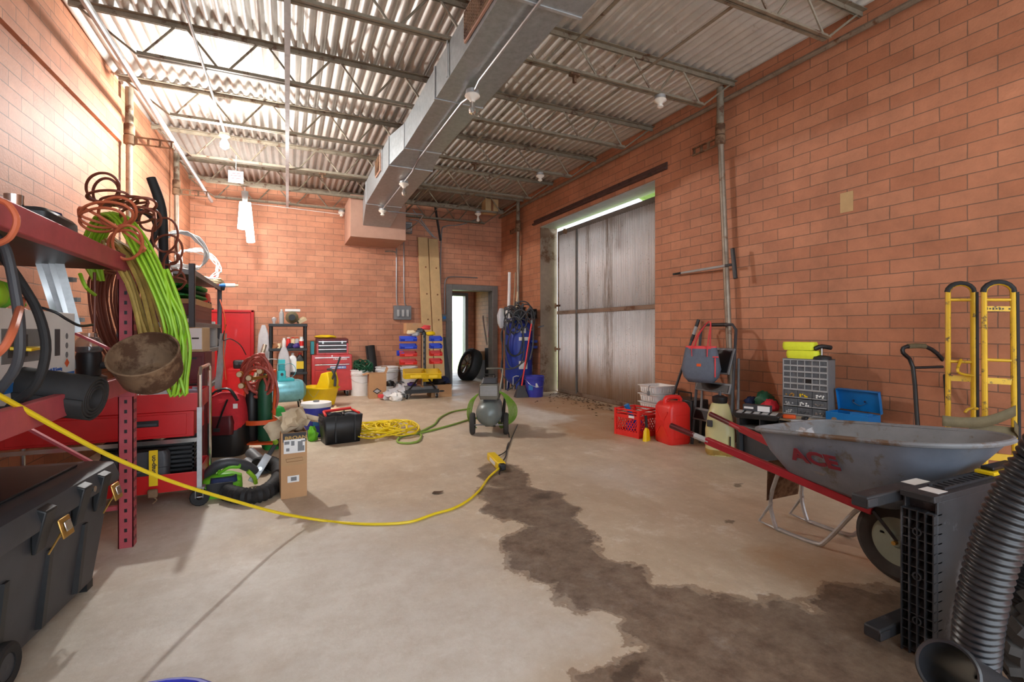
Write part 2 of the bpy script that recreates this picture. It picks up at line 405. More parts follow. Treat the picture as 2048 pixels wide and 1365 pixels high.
mat('rusty', (136, 108, 82), .75, .1, .3, 8, .3, rust=(84, 56, 36), rustamt=.5, rustscale=5)
mat('wb_grey', (122, 132, 146), .5, .15, .15, 9, rust=(104, 100, 92), rustamt=.3, rustscale=7)
mat('wb_inner', (128, 132, 136), .6, .15, .2, 7, rust=(104, 84, 66), rustamt=.45, rustscale=6)
mat('wb_red', (164, 30, 44), .45, .05, .18, 8)
mat('logo_red', (128, 22, 48), .5, 0, .08)
mat('tyre', (58, 56, 54), .85, 0, .25, 16, .2)
mat('tyre_dark', (40, 44, 48), .6, 0, .25, 16)
mat('hub_green', (140, 152, 138), .5, .1, .15)
mat('jug', (230, 226, 168), .35, 0, .12, 4, trans=.25)
mat('glass', (235, 240, 240), .05, 0, 0, trans=.95)
mat('clear_plastic', (226, 228, 230), .25, 0, .1, trans=.45)
mat('bag_clear', (220, 222, 226), .3, 0, .1, trans=.35, bump=.4, scale=20)
mat('sponge', (222, 232, 50), .7, 0, .08, 20, .3)
mat('tote_grey', (96, 104, 118), .8, 0, .12, 30, .2)
mat('strap_coral', (226, 74, 78), .7, 0, .1)
mat('webbing', (104, 94, 68), .8, 0, .15, 30, .3)
mat('brass', (190, 150, 80), .35, .8, .2)
mat('pump_grey', (112, 110, 100), .5, .3, .2)
mat('tank_grey', (112, 122, 120), .35, .15, .15)
mat('metal_junk', (150, 156, 166), .35, .7, .35, 20)
mat('label_white', (226, 226, 224), .6, 0, .05)
mat('label_blue', (40, 110, 180), .5, 0, .05)
mat('print_dark', (48, 44, 44), .6, 0, 0)
mat('print_gold', (176, 140, 74), .6, 0, 0)
mat('print_white', (236, 236, 236), .6, 0, 0)
mat('print_blue', (40, 90, 170), .6, 0, 0)
mat('cream', (226, 206, 168), .7, 0, .1)
mat('purple', (70, 50, 130), .6, 0, .2)
mat('leaf', (84, 60, 40), .8, 0, .3, 30)
mat('grass', (176, 196, 130), .9, 0, .3, 3)
mat('block_wall', (196, 204, 206), .9, 0, .1, 3)
mat('foliage', (140, 160, 100), .8, 0, .4, 4)
mat('hose_lime', (118, 160, 52), .45, 0, .2)
mat('bulb_lit', (255, 250, 242), .3, 0, 0, emit=26)
mat('tube_lit', (255, 250, 244), .3, 0, 0, emit=14)
# ------------------------------------------------------------------ the room
ZR = 3.58; XR = 4.08; YB = 9.4; YN = -3.2
def XL(y): return -1.715 + .0297 * y
b = MB(); b.add([(-3, YN, 0), (4.62, YN, 0), (4.62, YB + 3.2, 0), (-3, YB + 3.2, 0), (-3, YN, -.2), (4.62, YN, -.2), (4.62, YB + 3.2, -.2), (-3, YB + 3.2, -.2)],
        [(0, 1, 2, 3), (7, 6, 5, 4), (0, 4, 5, 1), (1, 5, 6, 2), (2, 6, 7, 3), (3, 7, 4, 0)])
struct(b.build('floor', 'floor', ang=0))
b = MB(); b.add([(XL(YN) - .3, YN, 0), (XL(YN), YN, 0), (XL(YB), YB, 0), (XL(YB) - .3, YB, 0), (XL(YN) - .3, YN, 3.8), (XL(YN), YN, 3.8), (XL(YB), YB, 3.8), (XL(YB) - .3, YB, 3.8)],
        [(3, 2, 1, 0), (4, 5, 6, 7), (0, 1, 5, 4), (1, 2, 6, 5), (2, 3, 7, 6), (3, 0, 4, 7)])
# the thicker upper courses that stop at the first downpipe
y1 = 6.05
b.add([(XL(YN), YN, 2.98), (XL(YN) + .035, YN, 2.98), (XL(y1) + .035, y1, 2.98), (XL(y1), y1, 2.98), (XL(YN), YN, 3.4), (XL(YN) + .035, YN, 3.4), (XL(y1) + .035, y1, 3.4), (XL(y1), y1, 3.4)],
      [(3, 2, 1, 0), (4, 5, 6, 7), (0, 1, 5, 4), (1, 2, 6, 5), (2, 3, 7, 6), (3, 0, 4, 7)])
wl = struct(b.build('wall_left', 'brick_yz', ang=0))
b = MB(); b.bx(XL(YB) - .3, 2.87, YB, YB + .2, 0, 3.8).bx(3.98, XR + .3, YB, YB + .2, 0, 3.8).bx(2.87, 3.98, YB, YB + .2, 2.0, 3.8)
struct(b.build('wall_back', 'brick_xz', ang=0))
DY0, DY1, DZ = 4.69, 7.66, 2.935
b = MB(); b.bx(XR, XR + .34, YN, DY0, 0, 3.8).bx(XR, XR + .34, DY1, YB, 0, 3.8).bx(XR, XR + .34, DY0, DY1, DZ, 3.8)
struct(b.build('wall_right', 'brick_yz', ang=0))
# corrugated roof deck on the joists
b = MB(); n = 62 * 10; P = .094
prof = []
for i in range(n + 1):
    x = -1.95 + 6.1 * i / n
    prof.append((x, ZR + .040 + .020 * math.sin(2 * math.pi * x / P)))
b.loft([[(x, YN, z) for x, z in prof], [(x, YB, z) for x, z in prof]], False, closed=False)
dk = struct(b.build('ceiling', 'deck_paint', ang=80))
so = dk.modifiers.new('thick', 'SOLIDIFY'); so.thickness = .004
b = MB(); b.bx(-2.3, 4.5, YN, YB + .2, 3.72, 3.8); struct(b.build('ceiling_insulation', 'mid_grey', ang=0))
# steel lining of the big opening, and the lintel
b = MB(); b.bx(XR - .008, XR + .33, DY1 - .012, DY1 - .001, 0, DZ - .01); struct(b.build('trim_1', 'jamb_steel', ang=0))
b = MB(); b.bx(XR - .008, XR + .33, DY0, DY1, DZ - .012, DZ - .002); struct(b.build('trim_2', 'light_grey', ang=0))
b = MB(); b.bx(XR - .05, XR - .001, 4.47, 7.9, 3.0, 3.03).bx(XR - .016, XR - .001, 4.47, 7.9, 3.03, 3.09); struct(b.build('trim_3', 'lintel_steel', bevel=.004))
b = MB(); b.bx(XR + .3, XR + .33, DY0, DY1, 0, .012); struct(b.build('trim_4', 'rusty'))

def door_mat():
    m = bpy.data.materials.new('door_sheet'); m.use_nodes = True; nt = m.node_tree; N = nt.nodes; L = nt.links; bs = N['Principled BSDF']
    tc = N.new('ShaderNodeTexCoord').outputs['Object']; sp = N.new('ShaderNodeSeparateXYZ'); L.new(tc, sp.inputs[0])
    mp = N.new('ShaderNodeMapping'); mp.inputs['Scale'].default_value = (1, 3.2, .35); L.new(tc, mp.inputs[0])
    def noise(s, vec, d=8, r=.7):
        q = N.new('ShaderNodeTexNoise'); q.inputs['Scale'].default_value = s; q.inputs['Detail'].default_value = d; q.inputs['Roughness'].default_value = r; L.new(vec, q.inputs['Vector']); return q.outputs['Fac']
    def mr(v, a, b_, c=0, d=1):
        q = N.new('ShaderNodeMapRange'); q.inputs['From Min'].default_value = a; q.inputs['From Max'].default_value = b_; q.inputs['To Min'].default_value = c; q.inputs['To Max'].default_value = d; L.new(v, q.inputs['Value']); return q.outputs['Result']
    def mix(f, a, b_):
        q = N.new('ShaderNodeMix'); q.data_type = 'RGBA'; L.new(f, q.inputs['Factor'])
        for k, z in (('A', a), ('B', b_)):
            if isinstance(z, tuple): q.inputs[k].default_value = lin(z)
            else: L.new(z, q.inputs[k])
        return q.outputs['Result']
    def mul(a, b_):
        q = N.new('ShaderNodeMath'); q.operation = 'MULTIPLY'; L.new(a, q.inputs[0]); L.new(b_, q.inputs[1]); return q.outputs[0]
    def add(a, b_, k=1):
        q = N.new('ShaderNodeMath'); q.operation = 'MULTIPLY_ADD'; L.new(a, q.inputs[0]); q.inputs[1].default_value = k; L.new(b_, q.inputs[2]); return q.outputs[0]
    base = mix(mr(noise(4, mp.outputs[0]), .3, .7), (204, 208, 210), (236, 238, 240))
    spots = mul(mr(noise(60, tc, 3, .8), .58, .66), mr(noise(2.5, mp.outputs[0]), .45, .6))
    base = mix(mr(spots, 0, 1, 0, .8), base, (96, 84, 72))
    # rust and mud runs below the rails: strongest at y = 5.85 and y = 6.9
    y = sp.outputs[1]; z = sp.outputs[2]
    def bump1(c, wd):
        a = N.new('ShaderNodeMath'); a.operation = 'SUBTRACT'; L.new(y, a.inputs[0]); a.inputs[1].default_value = c
        a2 = N.new('ShaderNodeMath'); a2.operation = 'ABSOLUTE'; L.new(a.outputs[0], a2.inputs[0]); return mr(a2.outputs[0], wd, 0)
    runs = N.new('ShaderNodeMath'); runs.operation = 'MAXIMUM'; L.new(bump1(6.05, .30), runs.inputs[0]); L.new(bump1(6.6, .12), runs.inputs[1])
    rr = mul(runs.outputs[0], mr(noise(5, mp.outputs[0]), .25, .6))
    base = mix(mr(rr, .3, .95, 0, .85), base, (112, 86, 58))
    mud = add(noise(3, mp.outputs[0]), mr(z, .95, .1), .9)
    base = mix(mr(mud, .85, 1.3, 0, .8), base, (168, 134, 96))
    L.new(base, bs.inputs['Base Color']); bs.inputs['Metallic'].default_value = 0; bs.inputs['Roughness'].default_value = .4
    MAT['door_sheet'] = m
door_mat()
XD = XR + .3
def ribbed(y0, y1, z0, z1, pitch=.052, amp=.011):
    b = MB(); prof = []; nn = int((y1 - y0) / pitch * 6)
    for i in range(nn + 1):
        y = y0 + (y1 - y0) * i / nn
        prof.append((XD - amp * max(-.3, math.sin(2 * math.pi * y / pitch)) , y))
    b.loft([[(x, y, z0) for x, y in prof], [(x, y, z1) for x, y in prof]], False, closed=False)
    return b
dr = struct(bpy.data.objects.new('door_1', None)); COL.objects.link(dr)
YE = 7.56
for (a, c) in ((4.66, 5.425), (5.425, 6.925), (6.925, YE)):
    pz = .035 if c < 7 else .035
    for (z0, z1) in ((.05, 1.38), (1.44, 2.80)):
        o = ribbed(a, c, z0, z1).build('sheet', 'door_sheet', dr, ang=60); s_ = o.modifiers.new('s', 'SOLIDIFY'); s_.thickness = .003; s_.offset = 1
MB().bx(XD - .02, XD + .03, 4.66, YE, 1.38, 1.44).build('mid_rail', 'jamb_steel', dr, .004)
MB().bx(XD - .012, XD + .04, 4.66, YE, 2.78, 2.855).build('top_rail', 'frame_grey', dr, .004)
MB().bx(XD - .012, XD + .04, 4.66, YE, .013, .07).build('bottom_rail', 'jamb_steel', dr, .004)
MB().bx(XD - .015, XD + .04, YE - .05, YE, .03, 2.855).build('edge_rail', 'jamb_steel', dr, .004)
MB().bx(XD - .03, XD - .005, 6.91, 6.935, .05, 2.78).build('seam_strip', 'frame_grey', dr)
b = MB(); b.cyl((XD - .05, 7.27, 2.81), (XD - .005, 7.27, 2.81), .045); b.build('roller', 'rusty', dr)
for zz in (1.52, .75):
    b = MB(); b.bx(XD - .04, XD, YE - .08, YE + .06, zz, zz + .035); b.cyl((XD - .035, YE + .03, zz - .03), (XD - .035, YE + .03, zz + .06), .014); b.build('hinge', 'rusty', dr)
# outer stop beyond the door gap
b = MB(); b.bx(4.62, 5.4, 4.2, 8.3, -.05, -.01); b.build('outside_sill', 'grass', ang=0)['kind'] = 'structure'

# steel frame of the back doorway, annex room behind it
b = MB(); b.bx(2.87, 3.0, YB - .03, YB + .22, 0, 2.02).bx(3.87, 3.985, YB - .03, YB + .22, 0, 2.02).bx(3.0, 3.87, YB - .03, YB + .22, 1.91, 2.02)
struct(b.build('door_2_frame', 'frame_grey', bevel=.006))
YA = 12.2
b = MB(); b.bx(4.5, 4.7, YB + .21, YA, 0, 2.9); struct(b.build('wall_annex_right', 'brick_yz', ang=0))
b = MB(); b.bx(2.0, 2.2, YB + .21, YA, 0, 2.9); struct(b.build('wall_annex_left', 'brick_yz', ang=0))
OX0, OX1 = AY(880, 700, YA).x, AY(930, 700, YA).x
b = MB(); b.bx(2.0, OX0, YA, YA + .2, 0, 2.9).bx(OX1 + .08, 4.7, YA, YA + .2, 0, 2.9).bx(OX0, OX1 + .08, YA, YA + .2, 2.08, 2.9); struct(b.build('wall_annex_far', 'brick_xz', ang=0))
b = MB(); b.bx(2.0, 4.7, YB + .2, YA + .2, 2.9, 3.0); struct(b.build('ceiling_annex', 'mid_grey', ang=0))
b = MB(); b.bx(OX1 - .0, OX1 + .08, YA - .03, YA + .2, 0, 2.08).bx(OX0, OX1, YA - .03, YA + .2, 2.0, 2.08); struct(b.build('door_3_frame', 'frame_grey', bevel=.005))
b = MB(); b.bx(-40, 60, YA + .25, 60, -.12, -.08).bx(4.62, 40, -10, YA + .25, -.12, -.08); o = b.build('ground_outside', 'grass', ang=0); struct(o)
b = MB(); b.bx(-6, 25, 24, 24.3, -.1, 1.55); o = b.build('wall_outside', 'block_wall', ang=0); struct(o)
b = MB()
rnd = random.Random(4)
for i in range(260):
    c = V((rnd.uniform(8.2, 9.6), rnd.uniform(3, 10), rnd.uniform(.2, 5.5)))
    b.ball(c, rnd.uniform(.25, .6), n=7, m=4, jit=.35, seed=i)
hb = b.build('hedge_outside', 'foliage', ang=0); tag(hb, 'sunlit green foliage glimpsed through the gap round the metal door', 'foliage'); hb['kind'] = 'stuff'

# ------------------------------------------------------------------ joists
def joist():
    t = thing('bar_joist', '', 'joist', (0, 0, 0), 0, 'steel bar joists carrying the roof deck')
    x0, x1 = -1.5, XR
    b = MB()
    for s in (-1, 1):
        b.bx(x0, x1, -.045 if s < 0 else .006, -.006 if s < 0 else .045, ZR + .006, ZR + .012).bx(x0, x1, s * .008 - .003, s * .008 + .003, ZR - .03, ZR + .008)
    b.build('top_chord', 'joist_steel', t)
    b = MB(); zb = 3.27; xa, xb = x0 + .42, x1 - .42
    for s in (-1, 1): b.bx(xa, xb, -.032 if s < 0 else .006, -.006 if s < 0 else .032, zb, zb + .005).bx(xa, xb, s * .008 - .003, s * .008 + .003, zb, zb + .036)
    b.build('bottom_chord', 'joist_steel', t)
    b = MB(); nP = 8; L = (xb - xa) / nP
    b.tube([(x0 + .05, 0, ZR - .02), (xa, 0, zb + .012)], .009, 6); b.tube([(x1 - .05, 0, ZR - .02), (xb, 0, zb + .012)], .009, 6)
    for i in range(nP):
        a = xa + L * i; m_ = a + L / 2
        b.tube([(a + .03, 0, zb + .012), (m_ - .04, 0, ZR - .015)], .010, 6); b.tube([(m_ + .04, 0, ZR - .015), (a + L - .03, 0, zb + .012)], .010, 6)
    b.build('web', 'joist_steel', t)
    return t
JY = [9.3, 8.36, 7.22, 5.95, 4.74, 3.53, 2.33, 1.13, -.1, -1.3, -2.5]
JL = ['dusty steel bar joist right against the back brick wall', 'dusty steel bar joist, first one out from the back wall', 'dusty steel bar joist just behind the lit bulb', 'dusty steel bar joist just in front of the lit bulb',
      'dusty steel bar joist landing above the near end of the metal door', 'dusty steel bar joist landing by the tall downpipe on the right brick wall', 'steel bar joist with rusty clamp, nearest complete joist overhead',
      'steel bar joist above the camera, out past the nearest complete one', 'steel bar joist behind the camera', 'steel bar joist behind the camera', 'steel bar joist behind the camera']
j0 = joist()
for i, y in enumerate(JY[:8]):
    o = j0 if i == 0 else copy_tree(j0)
    o.location = (0, y, 0); o['label'] = JL[i]

# ------------------------------------------------------------------ duct, soffit, bulbs, conduits
t = thing('air_duct', 'long galvanized sheet metal air duct hanging below the joists', 'duct')
ZT = 3.262
def sec(y, xl, xr, zb, zt=ZT): return [(xl, y, zb), (xr, y, zb), (xr, y, zt), (xl, y, zt)]
MB().loft([sec(-1.6, 1.07, 1.62, 2.98), sec(2.5, 1.09, 1.60, 2.98)]).build('duct_section', 'duct_metal', t)
MB().loft([sec(2.505, 1.095, 1.52, 2.995), sec(5.1, 1.11, 1.50, 3.0)]).build('duct_section', 'duct_metal', t)
MB().loft([sec(5.105, 1.11, 1.50, 3.0), sec(5.52, 1.03, 1.52, 2.94)]).build('duct_transition', 'duct_metal', t)
MB().loft([sec(5.525, 1.03, 1.52, 2.94), sec(7.34, 1.04, 1.55, 2.94)]).build('duct_section', 'duct_metal', t)
MB().loft([sec(7.345, 1.04, 1.55, 2.94), sec(8.47, 1.15, 1.6, 2.86)]).build('duct_transition', 'duct_metal', t)
for y, xl, xr, zb in ((2.5, 1.09, 1.60, 2.98), (5.1, 1.11, 1.5, 3.0), (5.52, 1.03, 1.52, 2.94), (7.34, 1.04, 1.55, 2.94), (3.9, 1.1, 1.51, 2.998)):
    MB().bx(xl - .008, xr + .008, y - .01, y + .012, zb - .006, zb + .001).bx(xl - .008, xl, y - .01, y + .012, zb, ZT).bx(xr, xr + .008, y - .01, y + .012, zb, ZT).build('seam_flange', 'galv', t)
for (a, c, xl) in ((2.62, 3.12, 1.095), (6.0, 6.35, 1.03)):
    g = MB().bx(xl - .018, xl - .001, a, c, 3.03, 3.24).build('vent_frame', 'soffit_paint', t, .003)
    b = MB()
    for k in range(9): b.box((xl - .022, (a + c) / 2, 3.045 + k * .021), (.012, c - a - .05, .003), (0, .6, 0))
    for k in range(14): b.box((xl - .024, a + .03 + (c - a - .06) * k / 13, 3.135), (.004, .003, .18))
    b.build('vent_louvres', 'rusty', g)
for y in (3.53, 5.95):
    MB().bx(1.085 if y < 5 else 1.02, 1.09 if y < 5 else 1.024, y - .012, y + .012, 3.0, 3.29).build('hanger_strap', 'galv', t)
b = MB(); b.bx(.95, 1.87, 8.48, YB - .004, 2.66, 3.36); o = b.build('boxed_soffit', 'soffit_paint', bevel=.004); tag(o, 'tan painted box on the back wall that the duct runs into', 'soffit')
b = MB(); b.bx(1.0, 1.03, YB - .03, YB - .002, 3.36, 3.58)
t = thing('duct_conduit', 'thin metal conduit with lamp holders running along the underside of the duct', 'conduit')
MB().tube([(1.3, -1.5, 2.96), (1.3, 3.4, 2.96), (1.3, 3.5, 2.93)], .011, 8).build('conduit_run', 'conduit', t)
MB().tube([(1.3, 3.62, 2.93), (1.3, 3.8, 2.965), (1.3, 5.3, 2.965), (1.3, 5.55, 2.915), (1.3, 5.95, 2.915)], .011, 8).build('conduit_run', 'conduit', t)
MB().tube([(1.3, 6.05, 2.915), (1.3, 7.45, 2.915)], .011, 8).build('conduit_run', 'conduit', t)
MB().tube([(1.34, 7.48, 2.9), (1.72, 7.5, 2.9), (1.96, 7.62, 2.92), (2.0, 8.6, 2.93), (2.0, 8.98, 2.96)], .011, 8, k=3).build('conduit_run', 'conduit', t)
def lampholder(loc, label, bulb='glass', sc=1, dark=False, parentless=True):
    t = thing('lamp_holder', label, 'lamp', loc, 0, 'bare porcelain lamp holders')
    MB().lathe([(.05, 0), (.052, -.03), (.04, -.034)], 16).build('junction_box', 'galv', t)
    MB().lathe([(.056, -.034), (.06, -.044), (.05, -.056), (.028, -.07), (.02, -.085), (.018, -.09)], 18).build('holder', 'porcelain', t)
    if bulb == 'porcelain' and sc == 1: MB().lathe([(.018, -.088), (.03, -.092), (.03, -.105), (.012, -.116)], 16).build('socket', bulb, t)
    else: MB().lathe([(.013, -.088), (.014, -.105), (.026, -.135), (.03, -.155), (.024, -.178), (.006, -.188)], 16).build('bulb', bulb, t)
    return t
lampholder((1.3, 3.56, 2.955), 'porcelain lamp holder with clear bulb on the duct conduit, nearest the camera', 'glass')
lampholder((1.3, 6.0, 2.935), 'porcelain lamp holder with clear bulb on the duct conduit, second from camera', 'glass')
lampholder((1.3, 7.48, 2.935), 'porcelain lamp holder at the far end of the duct conduit', 'porcelain')
for (u, v, y, lb) in ((1320, 196, 3.53, 'porcelain lamp holder on the joist by the tall downpipe on the right wall'), (1080, 350, 5.95, 'porcelain lamp holder on the joist above the metal door'),
                      (956, 427, 8.36, 'porcelain lamp holder beside the small wooden box near the ceiling'), (683, 391, 9.3, 'tiny lamp holder near the ceiling left of the tan soffit')):
    p = AY(u, v, y); lampholder((p.x, p.y, 3.268), lb, 'porcelain', 2 if u == 956 else 1)
# the lit bulb and the lit hanging tubes
t = thing('lit_bulb', 'glaring lit bulb hanging just under the ceiling on the left', 'lamp', (-.62, 6.13, 3.24))
MB().lathe([(.05, 0), (.052, -.03), (.03, -.05)], 16).build('holder', 'porcelain', t)
MB().lathe([(.014, -.05), (.03, -.08), (.045, -.115), (.04, -.15), (.01, -.17)], 18).build('bulb', 'bulb_lit', t)
t.children[-1].visible_shadow = True
p = (-.58, 8.36, 3.262)
t = thing('hanging_tube_lamp', 'glaring white upright tube lamp hanging in front of the back wall', 'lamp', p)
MB().tube([(0, 0, 0), (0, 0, -.07)], .006, 6).build('cord', 'white', t)
MB().lathe([(.045, -.07), (.05, -.09), (.035, -.2), (.03, -.24)], 16).build('lamp_cap', 'light_grey', t)
for (dx, z1, tl) in ((-.035, -.64, -.01), (.05, -.83, .03)):
    MB().tube([(dx * .5, 0, -.24), (dx + tl, 0, z1)], .055, 12).build('tube', 'tube_lit', t)
# pipes and struts
def pipe(name, pts, r, m, label, cat='pipe', k=0, n=10, group=None):
    return tag(MB().tube(pts, r, n, k=k).build(name, m), label, cat, group)
pipe('overhead_pipe', [(-1.2, 1.2, 3.2), (-1.1, 9.1, 3.16)], .024, 'galv', 'galvanized pipe hung under the joists along the left wall')
pipe('ceiling_conduit', [(-.62, 1.0, 3.25), (-.62, 5.6, 3.25), (-.62, 6.1, 3.25)], .011, 'galv', 'thin conduit under the joists leading to the lit bulb')
o = MB().bx(-.02, .02, 1.0, 9.38, 3.245, 3.25).bx(.014, .02, 1.0, 9.38, 3.25, 3.268).build('bridging_strut', 'galv'); tag(o, 'flat galvanized strut crossing under all joists, left of the duct', 'strut')
for (x, l) in ((2.0, 'long steel bridging rod over the joists just right of the duct'), (2.75, 'long steel bridging rod over the joists nearer the right wall')):
    o = MB().bx(x - .015, x + .015, .8, 9.3, 3.301, 3.306).build('bridging_strut', 'joist_steel'); tag(o, l, 'strut')
pipe('wall_pipe', [(4.02, .6, 3.42), (4.02, 9.36, 3.45)], .024, 'pipe_old', 'long horizontal pipe strapped high along the right brick wall')
def downpipe(x, y, side, z0, label, lean=0, zt=3.56):
    t = thing('downpipe', label, 'pipe', (x, y, 0), 0, 'vertical roof drain pipes')
    MB().tube([(0, 0, 3.12), (0, 0, zt)], .036, 12).build('upper_pipe', 'joist_steel', t)
    MB().tube([(0, -lean, z0), (0, 0, 3.12)], .03, 12).build('lower_pipe', 'pipe_old', t)
    MB().lathe([(.045, 3.08), (.048, 3.1), (.048, 3.17), (.045, 3.19)], 14).build('coupling', 'rusty', t)
    b = MB(); s = side
    for z in (2.99, 3.06): b.bx(0, .02, min(0, s * .38), max(0, s * .38), z, z + .012)
    for k in range(4): b.bx(0, .02, s * (.06 + .1 * k) - .01, s * (.06 + .1 * k) + .01, 3.0, 3.06)
    b.lathe([(.034, 2.98), (.05, 2.99), (.05, 3.07), (.034, 3.08)], 12)
    b.build('bracket', 'rusty', t)
    return t
def dpipe_bracket_x(t): pass
q = downpipe(-1.455, 6.12, 1, .0, 'steel downpipe on the left brick wall, nearest the camera')
q2 = downpipe(-1.40, 8.12, 1, .0, 'steel downpipe on the left brick wall, nearest the back corner')
for q_ in (q, q2):
    for ch in q_.children:
        if ch.name.startswith('bracket'): ch.rotation_euler = (0, 0, R(-90))
downpipe(3.99, 3.62, 1, .0, 'tall downpipe on the right brick wall, passing the squeegee', lean=.16)
downpipe(3.99, 8.4, 1, .0, 'downpipe on the right brick wall near the back corner')
for (u, v, y, lb) in ((683, 38, 2.33, 'rusty pipe clamp under the nearest joist, left of the duct'), (1149, 152, 3.53, 'rusty pipe clamp under a joist, right of the duct'), (645, 287, 7.22, 'rusty pipe clamp under a joist left of the duct, further back'), (950, 330, 5.95, 'rusty pipe clamp under a joist right of the duct, further back')):
    p = AY(u, v, y); t = thing('pipe_clamp', lb, 'clamp', (p.x, p.y, 3.27), 0, 'rusty clamps on the joists')
    MB().box((0, 0, -.012), (.09, .05, .022)).build('clamp_body', 'rusty', t, .004); MB().cyl((0, 0, -.022), (0, 0, -.075), .018).build('clamp_stub', 'rusty', t)
# back wall electrics
def conduit(pts, label, r=.012, m='conduit'): return pipe('wall_conduit', pts, r, m, label, 'conduit', k=3, n=8, group='conduits on the back wall')
yw = YB - .022
P2 = lambda u, v: (AY(u, v, yw).x, yw, AY(u, v, yw).z)
conduit([P2(793, 497), P2(793, 590), P2(795, 611)], 'conduit dropping from the soffit to the grey switch box, on its left')
conduit([P2(808, 425), P2(808, 590), P2(813, 611)], 'conduit dropping to the grey switch box, the longer right one')
conduit([P2(770, 503), P2(790, 504), P2(793, 515)], 'short rusty conduit stub under the soffit corner', .014, 'pipe_old')
conduit([P2(881, 740), P2(881, 560), P2(883, 470), P2(890, 453), P2(920, 450), P2(952, 440)], 'conduit rising beside the timbers and bending to a lamp holder')
conduit([P2(875, 735), P2(876, 500), P2(870, 483)], 'conduit tight against the right edge of the timbers', .014)
conduit([P2(889, 628), P2(889, 575), P2(893, 558), P2(905, 554), P2(955, 556)], 'conduit arching over the back doorway to the round outlet')
conduit([P2(820, 440), P2(838, 443), P2(862, 470), P2(872, 476)], 'upper slanting conduit above the timbers', .010)
conduit([P2(826, 420), P2(868, 474)], 'steeper slanting conduit above the timbers', .010)
conduit([P2(502, 408), P2(560, 414), P2(690, 430)], 'thin wire stretched under the ceiling on the lit back wall', .005, 'white')
t = thing('switch_box', 'wide grey switch box with three covers on the back wall', 'switch box', P2(804, 626))
MB().box((0, -.03, 0), (.33, .09, .27)).build('box_body', 'mid_grey', t, .008)
for k in range(3): MB().box((-.09 + k * .09, -.09, -.01), (.045, .03, .13)).build('cover', 'light_grey', t, .004)
t = thing('junction_box', 'small grey junction box high on the back wall by the soffit', 'junction box', P2(817, 457)); MB().box((0, -.03, 0), (.11, .08, .22)).build('box_body', 'mid_grey', t, .005)
t = thing('junction_box', 'grey junction box at the ceiling right of the soffit', 'junction box', (2.0, 9.1, 3.02)); MB().box((0, 0, 0), (.2, .2, .14)).build('box_body', 'light_grey', t, .005); MB().box((0, -.103, 0), (.16, .006, .1)).build('cover', 'mid_grey', t)
t = thing('outlet_box', 'blue grey round outlet on a conduit beside the back doorway', 'outlet', P2(887, 636)); MB().box((0, -.02, 0), (.09, .06, .14)).build('box_body', 'mid_grey', t, .01); MB().cyl((0, -.05, 0), (0, -.066, 0), .032).build('socket_face', 'blue_box', t)
o = MB().bar(P2(870, 412), P2(881, 482), .05, .03).build('steel_brace', 'black'); tag(o, 'dark steel brace slanting down the wall above the timbers', 'brace')
t = thing('wooden_box', 'small wooden box tucked up against the ceiling near the back right corner', 'box', (AY(978, 400, 8.6).x, 8.55, 3.3)); MB().bx(-.13, .13, -.1, .1, 0, .26).build('box_body', 'timber', t, .004)
b = MB(); b.bx(-.02, .02, -.115, -.101, 0, .26).build('batten', 'wood_brown', t)
t = thing('paper_sign', 'small white paper sign with faded red writing hanging from a joist', 'sign', (AY(472, 355, 7.19).x, 7.17, AY(472, 355, 7.19).z)); MB().box((0, 0, 0), (.17, .003, .15)).build('sheet', 'label_white', t)
for k, (wd, dz) in enumerate(((.1, .045), (.12, .015), (.11, -.02))): MB().box((0, -.004, dz), (wd, .002, .012)).build('faded_writing', 'strap_coral', t)
MB().tube([(0, 0, .075), (0, .05, .29)], .003, 5).build('string', 'white', t)
# ------------------------------------------------------------------ generic small things
def cable(pts, r, m, name, label, cat='cord', k=4, n=7, group=None, parent=None):
    o = MB().tube(pts, r, n, k=k).build(name, m, parent)
    return tag(o, label, cat, group) if parent is None else o
def loops(cs, zcam, seed=0, turns=1.15, jz=.06, per=11):
    """one cord wandering through a row of slack coils; cs = centre and half-size of each coil"""
    rnd = random.Random(seed); pts = []
    for (u, v, ru, rv, a0) in cs:
        z0 = zcam + rnd.uniform(-jz, jz); n = int(per * turns)
        for i in range(n):
            a = R(a0) + 2 * math.pi * i / per
            pts.append(D(u + ru * math.cos(a), v + rv * math.sin(a), z0 + .05 * math.sin(a) + .01 * i / n))
    return pts
def wheel(b, c, r, wdt, axis='x', hub=.6, n=22):
    M = MX.Translation(c) @ (MX.Rotation(R(90), 4, 'Y') if axis == 'x' else MX.Rotation(R(90), 4, 'X') if axis == 'y' else MX())
    h = wdt / 2
    b.lathe([(r * hub, -h * .8), (r * .85, -h), (r * .97, -h * .7), (r, -h * .3), (r, h * .3), (r * .97, h * .7), (r * .85, h), (r * hub, h * .8)], n, M, closed=True)
def hubdisc(b, c, r, wdt, axis='x', n=22):
    M = MX.Translation(c) @ (MX.Rotation(R(90), 4, 'Y') if axis == 'x' else MX.Rotation(R(90), 4, 'X') if axis == 'y' else MX())
    h = wdt / 2
    b.lathe([(r, -h * .7), (r * .92, -h * .7), (r * .8, -h * .25), (r * .35, -h * .3), (r * .25, -h * .7), (.0, -h * .8)], n, M)
    b.lathe([(r, h * .7), (r * .92, h * .7), (r * .8, h * .25), (r * .35, h * .3), (r * .25, h * .7), (.0, h * .8)], n, M)
